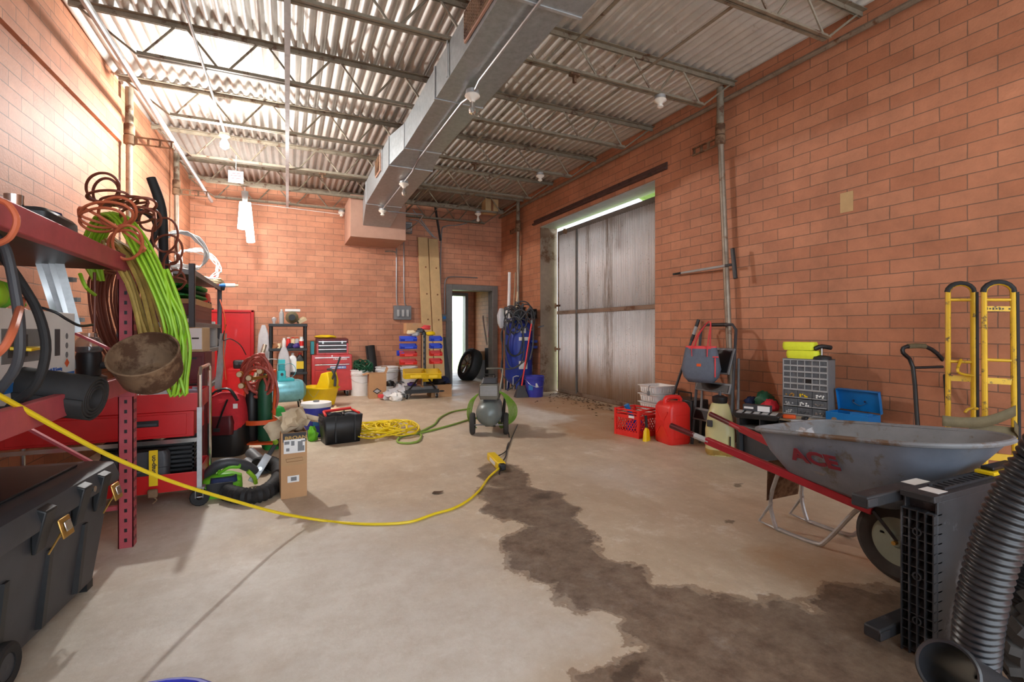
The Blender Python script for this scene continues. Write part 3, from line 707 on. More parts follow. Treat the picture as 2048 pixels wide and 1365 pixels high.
def caster(parent, c, r=.045, m='steel', axis='x'):
    b = MB(); x, y, z = c
    b.box((x, y, z - .006), (.06, .06, .012)); b.bx(x - .022, x - .018, y - .02, y + .02, r, z - .01); b.bx(x + .018, x + .022, y - .02, y + .02, r, z - .01); b.cyl((x - .024, y, r), (x + .024, y, r), .006, 8)
    q = b.build('caster', m, parent)
    b = MB(); wheel(b, (x, y, r), r, .028, axis, .3, 16); b.build('caster_wheel', 'black_rubber', q)
def carton(name, label, loc, size, rz=0, m='cardboard', flaps=True, openbox=False, group=None, cat='box'):
    t = thing(name, label, cat, loc, rz, group); a, d, h = size; e = .004
    if openbox:
        b = MB().bx(-a / 2, a / 2, -d / 2, d / 2, 0, e)
        b.bx(-a / 2, -a / 2 + e, -d / 2, d / 2, e, h).bx(a / 2 - e, a / 2, -d / 2, d / 2, e, h).bx(-a / 2 + e, a / 2 - e, -d / 2, -d / 2 + e, e, h).bx(-a / 2 + e, a / 2 - e, d / 2 - e, d / 2, e, h)
        b.build('carton_body', m, t)
        if flaps:
            for (p0, p1, ax) in (((-a / 2, 0, h), (-a / 2 - a * .32, 0, h - a * .1), 'y'), ((a / 2, 0, h), (a / 2 + a * .12, 0, h + a * .3), 'y')):
                q = MB(); q.add([(p0[0], -d / 2, p0[2]), (p0[0], d / 2, p0[2]), (p1[0], d / 2, p1[2]), (p1[0], -d / 2, p1[2]), (p0[0] + .003, -d / 2, p0[2] + .003), (p0[0] + .003, d / 2, p0[2] + .003), (p1[0], d / 2, p1[2] + .004), (p1[0], -d / 2, p1[2] + .004)],
                                [(0, 1, 2, 3), (7, 6, 5, 4), (0, 4, 5, 1), (1, 5, 6, 2), (2, 6, 7, 3), (3, 7, 4, 0)]); q.build('flap', m, t)
    else:
        MB().bx(-a / 2, a / 2, -d / 2, d / 2, 0, h).build('carton_body', m, t, .003)
        MB().bx(-.025, .025, -d / 2 - .0008, d / 2 + .0008, h * .8, h + .0008).build('tape_strip', 'tape', t)
    return t
def crumple(b, c, r, sc=(1, 1, 1), seed=0, jit=.3, n=11, m=7): return b.ball(c, r, sc, n, m, jit, seed)
def heap(name, label, cat, loc, r, sc, m, seed=1, jit=.25, n=16, mm=9, group=None):
    b = MB(); b.ball((0, 0, r * sc[2] * .7), r, sc, n, mm, jit, seed)
    o = b.build(name, m, ang=50); o.location = loc
    for v_ in o.data.vertices:
        if v_.co.z < 0: v_.co.z = 0
    return tag(o, label, cat, group)
def bottle(name, label, loc, r, h, m, cap='white', neck=.35, cat='bottle', band=None, group=None, square=False):
    t = thing(name, label, cat, loc, 0, group)
    if square:
        MB().loft([ring(r * 2, r * 1.4, r * .4, 0), ring(r * 2, r * 1.4, r * .4, h * .66), ring(r * 1.3, r * 1., r * .4, h * .8), ring(r * .6, r * .6, r * .28, h * .88), ring(r * .6, r * .6, r * .28, h * .92)]).build('bottle_body', m, t, ang=50)
    else:
        MB().lathe([(r * .95, 0), (r, .01), (r, h * .7), (r * .8, h * .8), (r * neck, h * .88), (r * neck, h * .92)], 18).build('bottle_body', m, t)
    MB().lathe([(r * neck * 1.15, h * .9), (r * neck * 1.15, h * .98), (r * neck * .9, h)], 14).build('cap', cap, t)
    if band:
        if square: MB().bx(-r * .8, r * .8, -r * .71, -r * .69, h * .15, h * .55).build('label_band', band, t)
        else: MB().lathe([(r * 1.01, h * .18), (r * 1.015, h * .19), (r * 1.015, h * .6), (r * 1.01, h * .61)], 18).build('label_band', band, t)
    return t

# ------------------------------------------------------------------ red pallet rack on the left
PX, PY = F(255, 1092).x, F(255, 1092).y
RX = PX - .60; RN = .62
t = thing('storage_rack', 'tall red steel storage rack with punched posts along the left wall', 'rack', (0, 0, 0))
def post(x, y, h):
    b = MB(); hw = .031
    b.bx(x - hw, x + hw, y - hw, y - hw + .004, 0, h).bx(x - hw, x - hw + .004, y - hw, y + hw, 0, h).bx(x + hw - .004, x + hw, y - hw, y + hw, 0, h)
    q = b.build('post', 'rack_red', t)
    b = MB()
    for k in range(int(h / .05)):
        z = .03 + k * .05
        b.bx(x - .006, x + .006, y - hw - .0008, y - hw + .001, z, z + .018)
        b.bx(x + hw - .001, x + hw + .0008, y - .02, y - .008, z, z + .018).bx(x + hw - .001, x + hw + .0008, y + .008, y + .02, z, z + .018)
    b.build('slots', 'black', q); return q
for (x, y) in ((PX, PY), (RX, PY), (PX, RN), (RX, RN)): post(x, y, 1.50)
for x in (PX, RX):
    for (z0, z1) in ((1.385, 1.467), (.795, .876)):
        s = .012 if x == PX else -.012
        q = MB().bx(x + s - .018, x + s + .018, RN + .032, PY - .032, z0, z1).build('beam', 'rack_red', t, .004)
        MB().bx(x - .036, x + .04, PY - .04, PY - .033, z0 - .03, z1 + .03).build('beam_hook', 'rack_red', q, .002)
for y in (PY, RN):
    MB().bar((PX - .03, y, .35), (RX + .03, y, .78), .025, .012).build('end_brace', 'rack_red', t); MB().bar((PX - .03, y, .98), (RX + .03, y, 1.3), .025, .012).build('end_brace', 'rack_red', t)
    MB().bar((PX - .03, y, .2), (RX + .03, y, .2), .025, .02).build('end_tie', 'rack_red', t)
MB().bx(RX + .006, PX - .006, RN + .05, PY - .05, 1.40, 1.425).build('upper_deck', 'black', t)
MB().bx(RX + .006, PX - .006, RN + .05, PY - .05, .815, .835).build('lower_deck', 'wood_brown', t)

ZU, ZM = 1.425, .835   # deck heights
# on the top deck
def case(name, label, loc, size, rz=0, m='black_plastic', latches=True, handle=True, cat='case', trim='dark_grey'):
    t = thing(name, label, cat, loc, rz); a, d, h = size
    MB().loft([ring(a * .94, d * .94, .02, 0), ring(a, d, .025, h * .15), ring(a, d, .025, h * .55)]).build('case_base', m, t)
    MB().loft([ring(a * 1.01, d * 1.01, .025, h * .56), ring(a, d, .025, h * .88), ring(a * .92, d * .92, .02, h)]).build('case_lid', m, t)
    if latches:
        for s in (-1, 1): MB().bx(s * a * .3 - .02, s * a * .3 + .02, -d / 2 - .012, -d / 2 + .004, h * .4, h * .72).build('latch', trim, t, .003)
    if handle: MB().tube([(-a * .14, -d / 2, h * .5), (-a * .12, -d / 2 - .035, h * .5), (a * .12, -d / 2 - .035, h * .5), (a * .14, -d / 2, h * .5)], .009, 8, k=3).build('handle', trim, t)
    return t
pc = D(112, 470, 2.15)
case('tool_case', 'navy and black tool case on top of the red rack near the wall', (PX - .22, 2.72, ZU), (.15, .12, .185), R(75), 'navy', trim='light_grey')
case('plastic_bin', 'low black plastic bin on top of the red rack beside the cords', (PX - .23, 2.5, ZU), (.3, .34, .13), R(90), 'black_plastic', latches=False, handle=False, cat='bin')
t = thing('hard_hat', 'dark rounded hard hat lying on the red rack behind the cord tangle', 'helmet', (PX - .2, 2.86, ZU))
MB().lathe([(.13, 0), (.125, .03), (.1, .09), (.05, .125), (.0, .13)], 18).build('shell', 'black', t); MB().lathe([(.128, .0), (.155, .004), (.155, .01), (.128, .012)], 18, closed=True).build('brim', 'black', t)
p0 = D(28, 460, 1.75); p1 = D(10, 395, 1.78)
t = thing('flashlight', 'silver flashlight standing on the near end of the red rack', 'flashlight', (p0.x, p0.y, ZU)); MB().lathe([(.018, 0), (.018, .09), (.026, .13), (.027, .16)], 14).build('flashlight_body', 'chrome', t); MB().lathe([(.0275, .1), (.0278, .115)], 14).build('grip_band', 'black', t)
# black drainage-like sleeve standing up behind the cords
cable([D(332, 590, 2.9), D(328, 520, 2.88), D(325, 440, 2.86), D(318, 400, 2.84), D(302, 356, 2.82)], [.024, .024, .026, .026, .024], 'black_rubber', 'foam_sleeve', 'thick black foam sleeve sticking up out of the cord tangle', 'hose', n=12)
cable([D(300, 500, 2.8), D(312, 450, 2.8), D(290, 425, 2.82), D(272, 430, 2.84), D(268, 470, 2.84)], .016, 'black_rubber', 'rubber_hose', 'curved black rubber hose beside the foam sleeve', 'hose', n=10)
# rust coloured air hose tangle
cable(loops([(205, 375, 33, 29, 0), (212, 385, 26, 28, 60), (215, 393, 42, 12, 120), (238, 402, 38, 10, 30), (262, 405, 34, 12, 0), (285, 410, 28, 14, 80), (275, 430, 34, 16, 10), (300, 440, 22, 22, 60)], 2.42, 3), .0065, 'cord_rust', 'air_hose', 'rust coloured coiled air hose heaped highest on the cord pile', 'hose')
cable(loops([(212, 430, 54, 26, 180), (235, 425, 38, 30, 90), (205, 440, 46, 24, 200), (250, 490, 34, 30, 0), (255, 485, 30, 34, 40)], 2.22, 5, 1.2), .0065, 'cord_orange', 'air_hose', 'orange brown hose looping in front of the green cords', 'hose')
cable(loops([(330, 470, 26, 34, 0), (335, 500, 30, 30, 50), (345, 530, 18, 26, 90), (352, 560, 18, 20, 0)], 2.75, 8, 1.2), .006, 'cord_rust', 'air_hose', 'rust coloured hose hanging in loops toward the grey shelf', 'hose')
# bundles hung over the beam end
def bundle(path, n, r, m, name, label, spread=.022, zsp=.05, seed=0, cat='cord'):
    t = thing(name, label, cat, D(*path[0]))
    o = D(*path[0]); rnd = random.Random(seed)
    for i in range(n):
        a = rnd.uniform(0, 6.28); q = []
        for j, (u, v, zz) in enumerate(path):
            s = spread * (.45 if j in (0, len(path) - 1) else 1)
            f = (i / max(n - 1, 1) - .5) * 2
            jt = V((rnd.uniform(-1, 1), rnd.uniform(-1, 1), rnd.uniform(-1, 1))) * r * .9
            q.append(D(u, v, zz + (i % 3 - 1) * zsp * .5) + V((f * s, f * s * .3, abs(f) * -s * .3)) + jt - o)
        MB().tube(q, r, 6, k=3).build('strand', m, t)
    return t
bundle([(196, 560, 2.62), (180, 500, 2.6), (212, 432, 2.5), (250, 438, 2.4), (292, 510, 2.36), (328, 590, 2.36), (352, 655, 2.38), (345, 740, 2.42)], 13, .0066, 'lime', 'extension_cable', 'lime green extension cord bundle hung over the red rack beam', .038, seed=2)
bundle([(300, 690, 2.36), (338, 740, 2.36), (357, 790, 2.36), (366, 755, 2.36), (368, 690, 2.38), (355, 620, 2.38), (330, 540, 2.4)], 4, .0075, 'lime', 'extension_cable', 'lime green cord tail hanging lowest from the rack', .022, seed=9)
bundle([(222, 480, 2.55), (245, 500, 2.42), (278, 560, 2.40), (302, 630, 2.42), (318, 700, 2.45), (312, 748, 2.5)], 8, .010, 'cord_tan', 'extension_cable', 'dirty yellow tan cord bundle hung beside the green one', .05, seed=4)
bundle([(235, 545, 2.75), (212, 545, 2.72), (205, 600, 2.72), (222, 670, 2.72), (250, 715, 2.72), (272, 690, 2.74), (280, 620, 2.74), (278, 560, 2.74)], 12, .0065, 'cord_rust', 'extension_cable', 'dark brown cord bundle hanging behind the red rack post', .055, seed=6)
cable([D(189, 545, 2.4), D(189, 610, 2.4), D(188, 665, 2.4)], .007, 'cord_rust', 'hanging_hose', 'single rust coloured hose end hanging straight down', 'hose')
cable([D(160, 548, 2.2), D(172, 575, 2.2), D(190, 590, 2.3)], .008, 'lime', 'cable_tail', 'lime green cord end drooping below the upper beam')
t = thing('wrapped_pipe', 'pipe wrapped in blue cloth tape hanging by the rack post', 'pipe', D(290, 590, 2.55))
MB().cyl((0, 0, 0), D(291, 690, 2.55) - D(290, 590, 2.55), .016).build('pipe_body', 'pipe_old', t); MB().cyl(D(290, 628, 2.55) - D(290, 590, 2.55), D(291, 674, 2.55) - D(290, 590, 2.55), .0195).build('tape_wrap', 'navy', t)
# near hoses drooping off the rack
cable([D(-12, 470, 1.42), D(12, 500, 1.42), D(30, 580, 1.42), D(40, 660, 1.42), D(34, 730, 1.42), D(-4, 785, 1.42)], .013, 'dark_grey', 'rubber_hose', 'grey rubber hose arcing down off the near end of the red rack', 'hose', n=10)
cable([D(0, 505, 1.5), D(45, 570, 1.5), D(78, 630, 1.5), D(92, 700, 1.5), D(72, 770, 1.5), D(20, 815, 1.5), D(-10, 850, 1.5)], .013, 'black_rubber', 'rubber_hose', 'black rubber hose curving in front of the white carton', 'hose', n=10)
cable([D(-12, 400, 1.3), D(15, 408, 1.3), D(34, 440, 1.3), D(20, 475, 1.3), D(-10, 490, 1.3)], .008, 'cord_orange', 'air_hose', 'orange hose loop at the near end of the red rack', 'hose')
cable([D(-10, 712, 1.25), D(12, 690, 1.25), D(30, 650, 1.3), D(44, 600, 1.5)], .010, 'cord_orange', 'air_hose', 'pale orange hose end in front of the white carton', 'hose')
# middle deck
t = thing('printed_carton', 'large white carton with a blue band on the middle deck of the red rack', 'box', (0, 0, 0))
cx1 = PX - .12; cyf = AX(150, 700, cx1).y; H_ = .33
MB().bx(cx1 - .14, cx1, cyf - .95, cyf, ZM + .002, ZM + H_ + .01).build('carton_body', 'label_white', t, .003)
MB().bx(cx1, cx1 + .001, 1.25, cyf - .01, ZM + .05, ZM + .085).build('band', 'label_blue', t)
MB().bx(cx1, cx1 + .001, cyf - .62, cyf - .34, ZM + .15, ZM + .27).build('picture_panel', 'mid_grey', t)
MB().bx(cx1, cx1 + .002, cyf - .58, cyf - .44, ZM + .17, ZM + .25).build('picture_screen', 'dark_grey', t)
MB().bx(cx1, cx1 + .001, cyf - .21, cyf - .16, ZM + .16, ZM + .27).build('key_strip', 'dark_grey', t)
for k in range(3): MB().cyl((cx1, cyf - .09, ZM + .16 + k * .04), (cx1 + .001, cyf - .09, ZM + .16 + k * .04), .013).build('round_mark', 'mid_grey', t)
MB().add([(cx1 + .001, cyf - .09, ZM + .105), (cx1 + .001, cyf - .065, ZM + .125), (cx1 + .001, cyf - .09, ZM + .145), (cx1 + .001, cyf - .115, ZM + .125)], [(0, 1, 2, 3)]).build('diamond_mark', 'orange', t)
text('Scanner 1D with 2D Scanning', .020, 'print_blue', t, (cx1 + .0012, cyf - .25, ZM + .105), (R(90), 0, R(90)), sx=.9)
for (u, v, r_, m_, lb) in ((22, 592, .07, 'lime_tool', 'dark lime power tool on top of the white carton, behind the hoses'), (78, 592, .062, 'lime', 'bright yellow green tool with a clip nose lying on the white carton')):
    p = D(u, v, 1.75); tt = thing('power_tool', lb, 'tool', (cx1 - .07, p.y * .98, ZM + H_ + .011), R(90))
    MB().loft([ring(.05, .06, .02, 0), ring(.1, .1, .04, .02), ring(.13, .11, .045, .05), ring(.09, .08, .03, .09), ring(.03, .03, .012, .1)]).build('tool_body', m_, tt, ang=60)
    MB().tube([(.05, 0, .05), (.12, -.01, .04), (.17, -.02, .02)], [.03, .024, .01], 10, k=2).build('tool_nose', m_, tt)
    MB().bx(.06, .1, -.025, .02, .075, .095).build('clip', 'light_grey', tt, .003)
cable([D(70, 612, 1.7), D(110, 625, 1.72), D(135, 640, 1.75), D(160, 652, 1.8), D(185, 650, 1.9)], .005, 'black', 'power_lead', 'thin black lead trailing over the corner of the white carton')
# aluminium ladder sections leaning at the wall
t = thing('extension_ladder', 'silver aluminium ladder sections leaning on the left wall behind the rack', 'ladder', (0, 0, 0))
for k, (u0, u1) in enumerate(((78, 128), (90, 142), (104, 152), (118, 160))):
    MB().bar(D(u1 - 4, 665, 2.25), D(u0 - 6, 500, 2.2), .022, .03).build('side_rail', 'galv' if k % 2 else 'chrome', t)
for z in (560, 600, 640): MB().bar(D(90 + (z - 500) * .25, z, 2.26), D(138 + (z - 500) * .2, z, 2.26), .02).build('rung', 'galv', t)
# dark wheel behind
p = D(52, 545, 2.0); b = MB(); wheel(b, (0, 0, 0), .12, .05, 'x', .55); o = b.build('spare_wheel', 'black_rubber'); o.location = (RX + .1, p.y, 1.25); tag(o, 'small dark rubber wheel hanging under the upper deck of the rack', 'wheel')
# glass jar, tool, cloth
p = D(178, 740, 2.15)
t = thing('glass_jar', 'clear glass jar with threaded neck on a black power tool', 'jar', (PX - .2, AX(178, 690, PX - .2).y, ZM + .15)); MB().lathe([(.05, 0), (.058, .01), (.058, .05), (.045, .075), (.036, .08), (.036, .10), (.034, .10), (.034, .08), (.042, .072), (.055, .048), (.055, .012), (0, .006)], 22).build('jar_glass', 'glass', t)
MB().lathe([(.05, .003), (.054, .012), (.054, .03), (0, .03)], 18).build('jar_contents', 'mid_grey', t)
t = thing('power_tool', 'black router tool under the glass jar on the middle deck', 'tool', (PX - .2, AX(178, 690, PX - .2).y, ZM)); MB().lathe([(.075, 0), (.075, .02), (.05, .03), (.055, .13), (.05, .15)], 18).build('tool_body', 'black_plastic', t); MB().tube([(.05, 0, .08), (.1, 0, .08)], .018, 10).build('knob', 'dark_grey', t); MB().box((-.07, 0, .09), (.05, .05, .05)).build('motor_cap', 'light_grey', t, .008)
heap('folded_tarp', 'folded dark blue tarp on the middle deck behind the jar', 'tarp', (PX - .42, 2.66, ZM + .002), .15, (.9, 1.5, .9), 'navy', 3, .12)
carton('small_carton', 'small brown carton on the blue tarp behind the jar', (PX - .4, 2.62, ZM + .25), (.16, .22, .06), .1, 'cardboard', cat='box')
heap('orange_cloth', 'orange cloth heaped behind the hanging cords on the rack', 'cloth', (PX - .42, 2.88, ZM + .25), .08, (.9, 1.2, .8), 'orange', 8)
o = MB().box((0, 0, 0), (.06, .26, .012)).build('spirit_level', 'yellow', bevel=.003); o.location = (PX - .12, 2.36, ZM + .20); o.rotation_euler = (0, .1, .2); tag(o, 'yellow strip tool lying across the blue tarp', 'tool')
# rubber mat roll
def roll(name, label, p0, p1, r, m='black_rubber', turns=4):
    p0, p1 = V(p0), V(p1); d = (p1 - p0).normalized(); q = d.to_track_quat('Z', 'Y').to_matrix().to_4x4(); q = MX.Translation(p0) @ q; L = (p1 - p0).length
    pr = []; n = turns * 22
    for i in range(n + 1):
        a = 2 * math.pi * i / 22; rr = r * (.42 + .58 * i / n); pr.append((rr * math.cos(a), rr * math.sin(a)))
    b = MB(); b.loft([[(x, y, 0) for x, y in pr], [(x, y, L) for x, y in pr]], False, q, closed=False)
    o = b.build(name, m, ang=60); s = o.modifiers.new('s', 'SOLIDIFY'); s.thickness = r * .10; s.offset = 0
    return tag(o, label, 'mat')
p = D(160, 790, 1.9)
roll('rubber_mat_roll', 'rolled black rubber mat sticking out of the middle deck', (PX + .10, 2.28, .85), (PX - .34, 2.37, .93), .082)
cable([(PX + .01, 2.05, ZM + .02), (PX - .1, 1.9, ZM + .03), (PX - .2, 1.6, ZM + .03)], .01, 'black', 'hose_piece', 'black hose piece under the white carton', 'hose')

# ------------------------------------------------------------------ big wheeled tote
t = thing('wheeled_tote', 'big dark grey wheeled storage tote with metal latches under the rack', 'tote', (-1.0, 2.245, 0), R(-6))
L_, W_ = .475, .25
MB().loft([ring(2 * W_ - .10, 2 * L_ - .06, .03, .035), ring(2 * W_ - .03, 2 * L_, .04, .30), ring(2 * W_, 2 * L_ + .01, .04, .44)]).build('tub', 'dark_grey', t, .004)
for y in (-.22, .02, .26): MB().loft([[(W_ - .045, y - .016, .06), (W_ - .045 + .018, y - .012, .06), (W_ - .045 + .018, y + .012, .06), (W_ - .045, y + .016, .06)], [(W_ - .02, y - .016, .33), (W_ - .002, y - .012, .33), (W_ - .002, y + .012, .33), (W_ - .02, y + .016, .33)]]).build('rib', 'black_plastic', t)
MB().loft([ring(2 * W_ + .05, 2 * L_ + .06, .04, .44), ring(2 * W_ + .06, 2 * L_ + .07, .05, .465), ring(2 * W_ + .03, 2 * L_ + .04, .05, .52), ring(2 * W_ - .04, 2 * L_ - .04, .05, .535)]).build('lid', 'dark_grey', t)
MB().bx(-W_ + .1, W_ - .08, -L_ + .12, L_ - .1, .534, .545).build('lid_panel', 'black_plastic', t, .004)
for y in (-.08, .17, .33): MB().loft([[(W_ + .0, y - .03, .36), (W_ + .012, y - .03, .36), (W_ + .012, y + .03, .36), (W_ + .0, y + .03, .36)], [(W_ + .0, y - .035, .52), (W_ + .045, y - .035, .50), (W_ + .045, y + .035, .50), (W_ + .0, y + .035, .52)]]).build('lid_clip', 'black_plastic', t, .005)
for y in (-.0, .40):
    q = MB().box((W_ + .045, y, .41), (.008, .07, .07), (0, -.25, 0)).build('latch', 'brass', t, .004); MB().box((W_ + .052, y, .415), (.006, .04, .035), (0, -.25, 0)).build('latch_boss', 'chrome', q, .003)
    MB().tube([(W_ + .01, y - .03, .33), (W_ + .045, y - .03, .40), (W_ + .045, y + .03, .40), (W_ + .01, y + .03, .36), (W_ + .01, y - .03, .33)], .003, 6).build('latch_wire', 'brass', q)
MB().cyl((W_ + .03, .22, .475), (W_ + .042, .22, .475), .012).build('lock_button', 'chrome', t)
for y in (-L_ + .25,):
    b = MB(); wheel(b, (W_ - .015, y, .072), .072, .04, 'x', .55); q = b.build('wheel', 'black_rubber', t); b = MB(); hubdisc(b, (W_ - .015, y, .072), .042, .036); b.build('wheel_hub', 'dark_grey', q)
    b = MB(); wheel(b, (-W_ + .015, y, .072), .072, .04, 'x', .55); b.build('wheel', 'black_rubber', t)
for sx in (-1, 1): MB().box((sx * .17, L_ - .06, .017), (.05, .05, .035)).build('foot', 'black_plastic', t)
o = MB().box((0, 0, .004), (.05, .24, .008)).build('wooden_strip', 'light_grey'); o.location = (-1.08, 2.35, .547); o.rotation_euler = (0, 0, -.9); tag(o, 'thin grey strip lying on the black tote lid', 'strip')

# ------------------------------------------------------------------ red service cart
w0 = F(403, 1012); CX, CY = w0.x, w0.y
t = thing('service_cart', 'red steel service cart with chrome end frames and a wide drawer', 'cart', (CX, CY, 0), 0)
L_ = 1.0; Dp = .42
for (x) in (-.01, -L_):
    MB().tube([(x, 0, .12), (x, 0, .82), (x, .04, .86), (x, Dp - .04, .86), (x, Dp, .82), (x, Dp, .12)], .013, 8, k=0).build('end_frame', 'chrome', t)
MB().bx(-.022, .004, -.02, .0, .12, .62).build('corner_channel', 'galv', t)
b = MB(); b.bx(-L_ + .02, -.02, 0, Dp, .60, .61).bx(-L_ + .02, -.02, -.004, 0, .60, .71).bx(-L_ + .02, -.02, Dp, Dp + .004, .60, .71).bx(-L_ + .016, -L_ + .02, 0, Dp, .60, .71).bx(-.02, -.016, 0, Dp, .60, .71)
b.build('top_tray', 'tool_red', t, .002)
MB().bx(-L_ + .03, -.04, .002, Dp - .01, .44, .598).build('drawer_case', 'tool_red', t, .004)
q = MB().bx(-L_ + .08, -.08, -.006, .001, .455, .585).build('drawer', 'tool_red', t, .003)
MB().bx(-.37, -.22, -.010, -.006, .515, .553).build('pull_frame', 'black', q, .003); MB().bx(-.36, -.23, -.011, -.009, .522, .535).build('pull_grip', 'dark_grey', q)
MB().bx(-L_ + .02, -.02, -.006, -.001, .405, .43).build('silver_strip', 'chrome', t)
b = MB(); b.bx(-L_ + .02, -.02, 0, Dp, .13, .138).bx(-L_ + .02, -.02, -.004, 0, .11, .22).bx(-L_ + .02, -.02, Dp, Dp + .004, .11, .22).bx(-.02, -.016, 0, Dp, .11, .22).bx(-L_ + .016, -L_ + .02, 0, Dp, .11, .22)
b.build('lower_tray', 'tool_red', t, .002)
for (x, y) in ((-.01, .0), (-.01, Dp), (-L_, 0), (-L_, Dp)): caster(t, (x, y, .125), .055, 'steel', 'y')
case('socket_case', 'dark grey ribbed tool case standing on the lower tray of the cart', (CX - .35, CY + .07, .139), (.34, .1, .22), 0, 'dark_grey', latches=False)
t = thing('folding_crate', 'black slatted folding crate on the lower tray of the red cart', 'crate', (CX - .30, CY + .30, .139))
b = MB()
for k in range(7): b.bx(-.24, .24, -.16, -.154, .06 + k * .028, .075 + k * .028).bx(.234, .24, -.16, .08, .06 + k * .028, .075 + k * .028)
b.bx(-.24, .24, -.16, .08, 0, .01).bx(-.24, -.23, -.16, -.15, 0, .26).bx(.23, .24, -.16, -.15, 0, .26).bx(-.24, .24, .074, .08, 0, .26).bx(-.24, -.234, -.16, .08, 0, .26)
b.build('crate_slats', 'black_plastic', t)
for k, (dx, rz, c_) in enumerate(((-.12, .3, 'webbing'), (.02, -.4, 'cream'), (.14, .2, 'webbing'))):
    o = MB().box((0, 0, .03), (.13, .08, .05), (.2, .1, rz)).build('rag', c_, bevel=.01); o.location = (CX - .3 + dx, CY + .24, .40); tag(o, ['olive rag at the back of the crate top, furthest from the cart wheel', 'pale rag in the middle of the black crate', 'olive rag at the crate end by the chrome frame'][k], 'rag', 'rags in the crate')
t = thing('ratchet_strap', 'yellow ratchet strap with black lettering hanging down the cart front', 'strap', (CX - .245, CY - .013, 0)); MB().bx(-.022, .022, -.004, .001, .16, .375).build('strap_web', 'yellow', t); text('Snap-on', .034, 'print_dark', t, (0, -.0052, .29), (R(90), R(-90), 0), bold=.0008)
MB().box((0, -.02, .12), (.05, .03, .05)).build('ratchet', 'rusty', t, .008); MB().tube([(0, -.02, .10), (.02, -.02, .08), (.0, -.02, .06)], .004, 6, k=3).build('hook', 'rusty', t)
# loose metal parts on the tray
JK = [((-.62, .1), (.12, .1, .05), (.3, .2, .4), 'metal_junk', 'box', 'flat galvanized bracket on the cart tray, near the rack post'), ((-.5, .12), (.2, .05, .03), (0, .2, .6), 'metal_junk', 'bar', 'dull metal channel lying on the cart tray under the bowl'),
      ((-.38, .08), (.1, .09, .06), (.3, -.2, .2), 'galv', 'box', 'galvanized electrical box in the middle of the cart tray'), ((-.27, .12), (.13, .1, .05), (-.3, .4, -.4), 'white_plastic', 'plate', 'white switch plate leaning in the cart tray'),
      ((-.15, .08), (.1, .08, .07), (.2, .1, .9), 'metal_junk', 'box', 'shiny metal box at the handle end of the cart tray'), ((-.32, .26), (.2, .06, .04), (.1, -.5, .3), 'galv', 'bar', 'long metal bracket heaped at the back of the cart tray'),
      ((-.2, .28), (.13, .1, .07), (.4, .3, 1.1), 'light_grey', 'box', 'light grey plastic box at the back of the cart tray'), ((-.07, .2), (.05, .14, .13), (0, .1, 0), 'metal_junk', 'frame', 'upright metal frame piece by the chrome cart handle')]
for (xy, sz, r_, m_, kd, lb) in JK:
    t = thing('metal_' + ('bracket' if kd == 'frame' else kd), lb, 'metal part', (CX + xy[0], CY + xy[1], .655), 0, 'loose metal parts on the red cart')
    b = MB(); a, d, h = sz; M = MX.Rotation(r_[2], 4, 'Z') @ MX.Rotation(r_[1], 4, 'Y') @ MX.Rotation(r_[0], 4, 'X')
    b.bx(-a / 2, a / 2, -d / 2, d / 2, -h / 2, -h / 2 + .003, M).bx(-a / 2, a / 2, -d / 2, -d / 2 + .003, -h / 2, h / 2, M).bx(-a / 2, a / 2, d / 2 - .003, d / 2, -h / 2, h / 2, M).bx(a / 2 - .003, a / 2, -d / 2, d / 2, -h / 2, h / 2, M)
    b.build('shell', m_, t)
# rusty bowl at the rack corner
c = D(297, 730, 2.14); vd = ray(300, 732).normalized(); lf = V((-CS, SS, 0)); ax = (-vd * .78 + V((0, 0, .66)) + lf * .30).normalized()
M = MX.Translation(c) @ ax.to_track_quat('Z', 'Y').to_matrix().to_4x4() @ MX.Scale(.95, 4)
t = thing('steel_bowl', 'big rusty steel bowl lying tilted at the rack corner above the cart', 'bowl', (0, 0, 0))
MB().lathe([(.001, -.10), (.10, -.095), (.125, -.06), (.138, .06), (.142, .075), (.134, .076), (.12, -.055), (.095, -.085), (.001, -.09)], 32, M).build('bowl_wall', 'rusty', t)
MB().lathe([(.012, -.088), (.01, -.07), (.001, -.068)], 10, M).build('center_bolt', 'steel', t)

# ------------------------------------------------------------------ grey shelving behind the cart
SX, SY0, SY1, SH = -.73, 5.0, 6.9, 1.68
t = thing('steel_shelving', 'grey steel shelving unit loaded with wires along the left wall', 'shelf', (0, 0, 0))
for (x, y) in ((SX, SY0), (SX, SY1), (SX - .5, SY0), (SX - .5, SY1)):
    b = MB(); b.bx(x - .045, x, y, y + .004, 0, SH).bx(x - .004, x, y, y + .045, 0, SH); b.build('post', 'dark_grey', t)
for z in (.12, .52, .90, 1.16, 1.62):
    b = MB(); b.bx(SX - .5, SX - .005, SY0 + .005, SY1 + .03, z, z + .008).bx(SX - .012, SX - .008, SY0 + .005, SY1 + .03, z - .035, z).bx(SX - .5, SX - .01, SY0 + .006, SY0 + .010, z - .035, z)
    b.build('shelf_board', 'mid_grey', t)
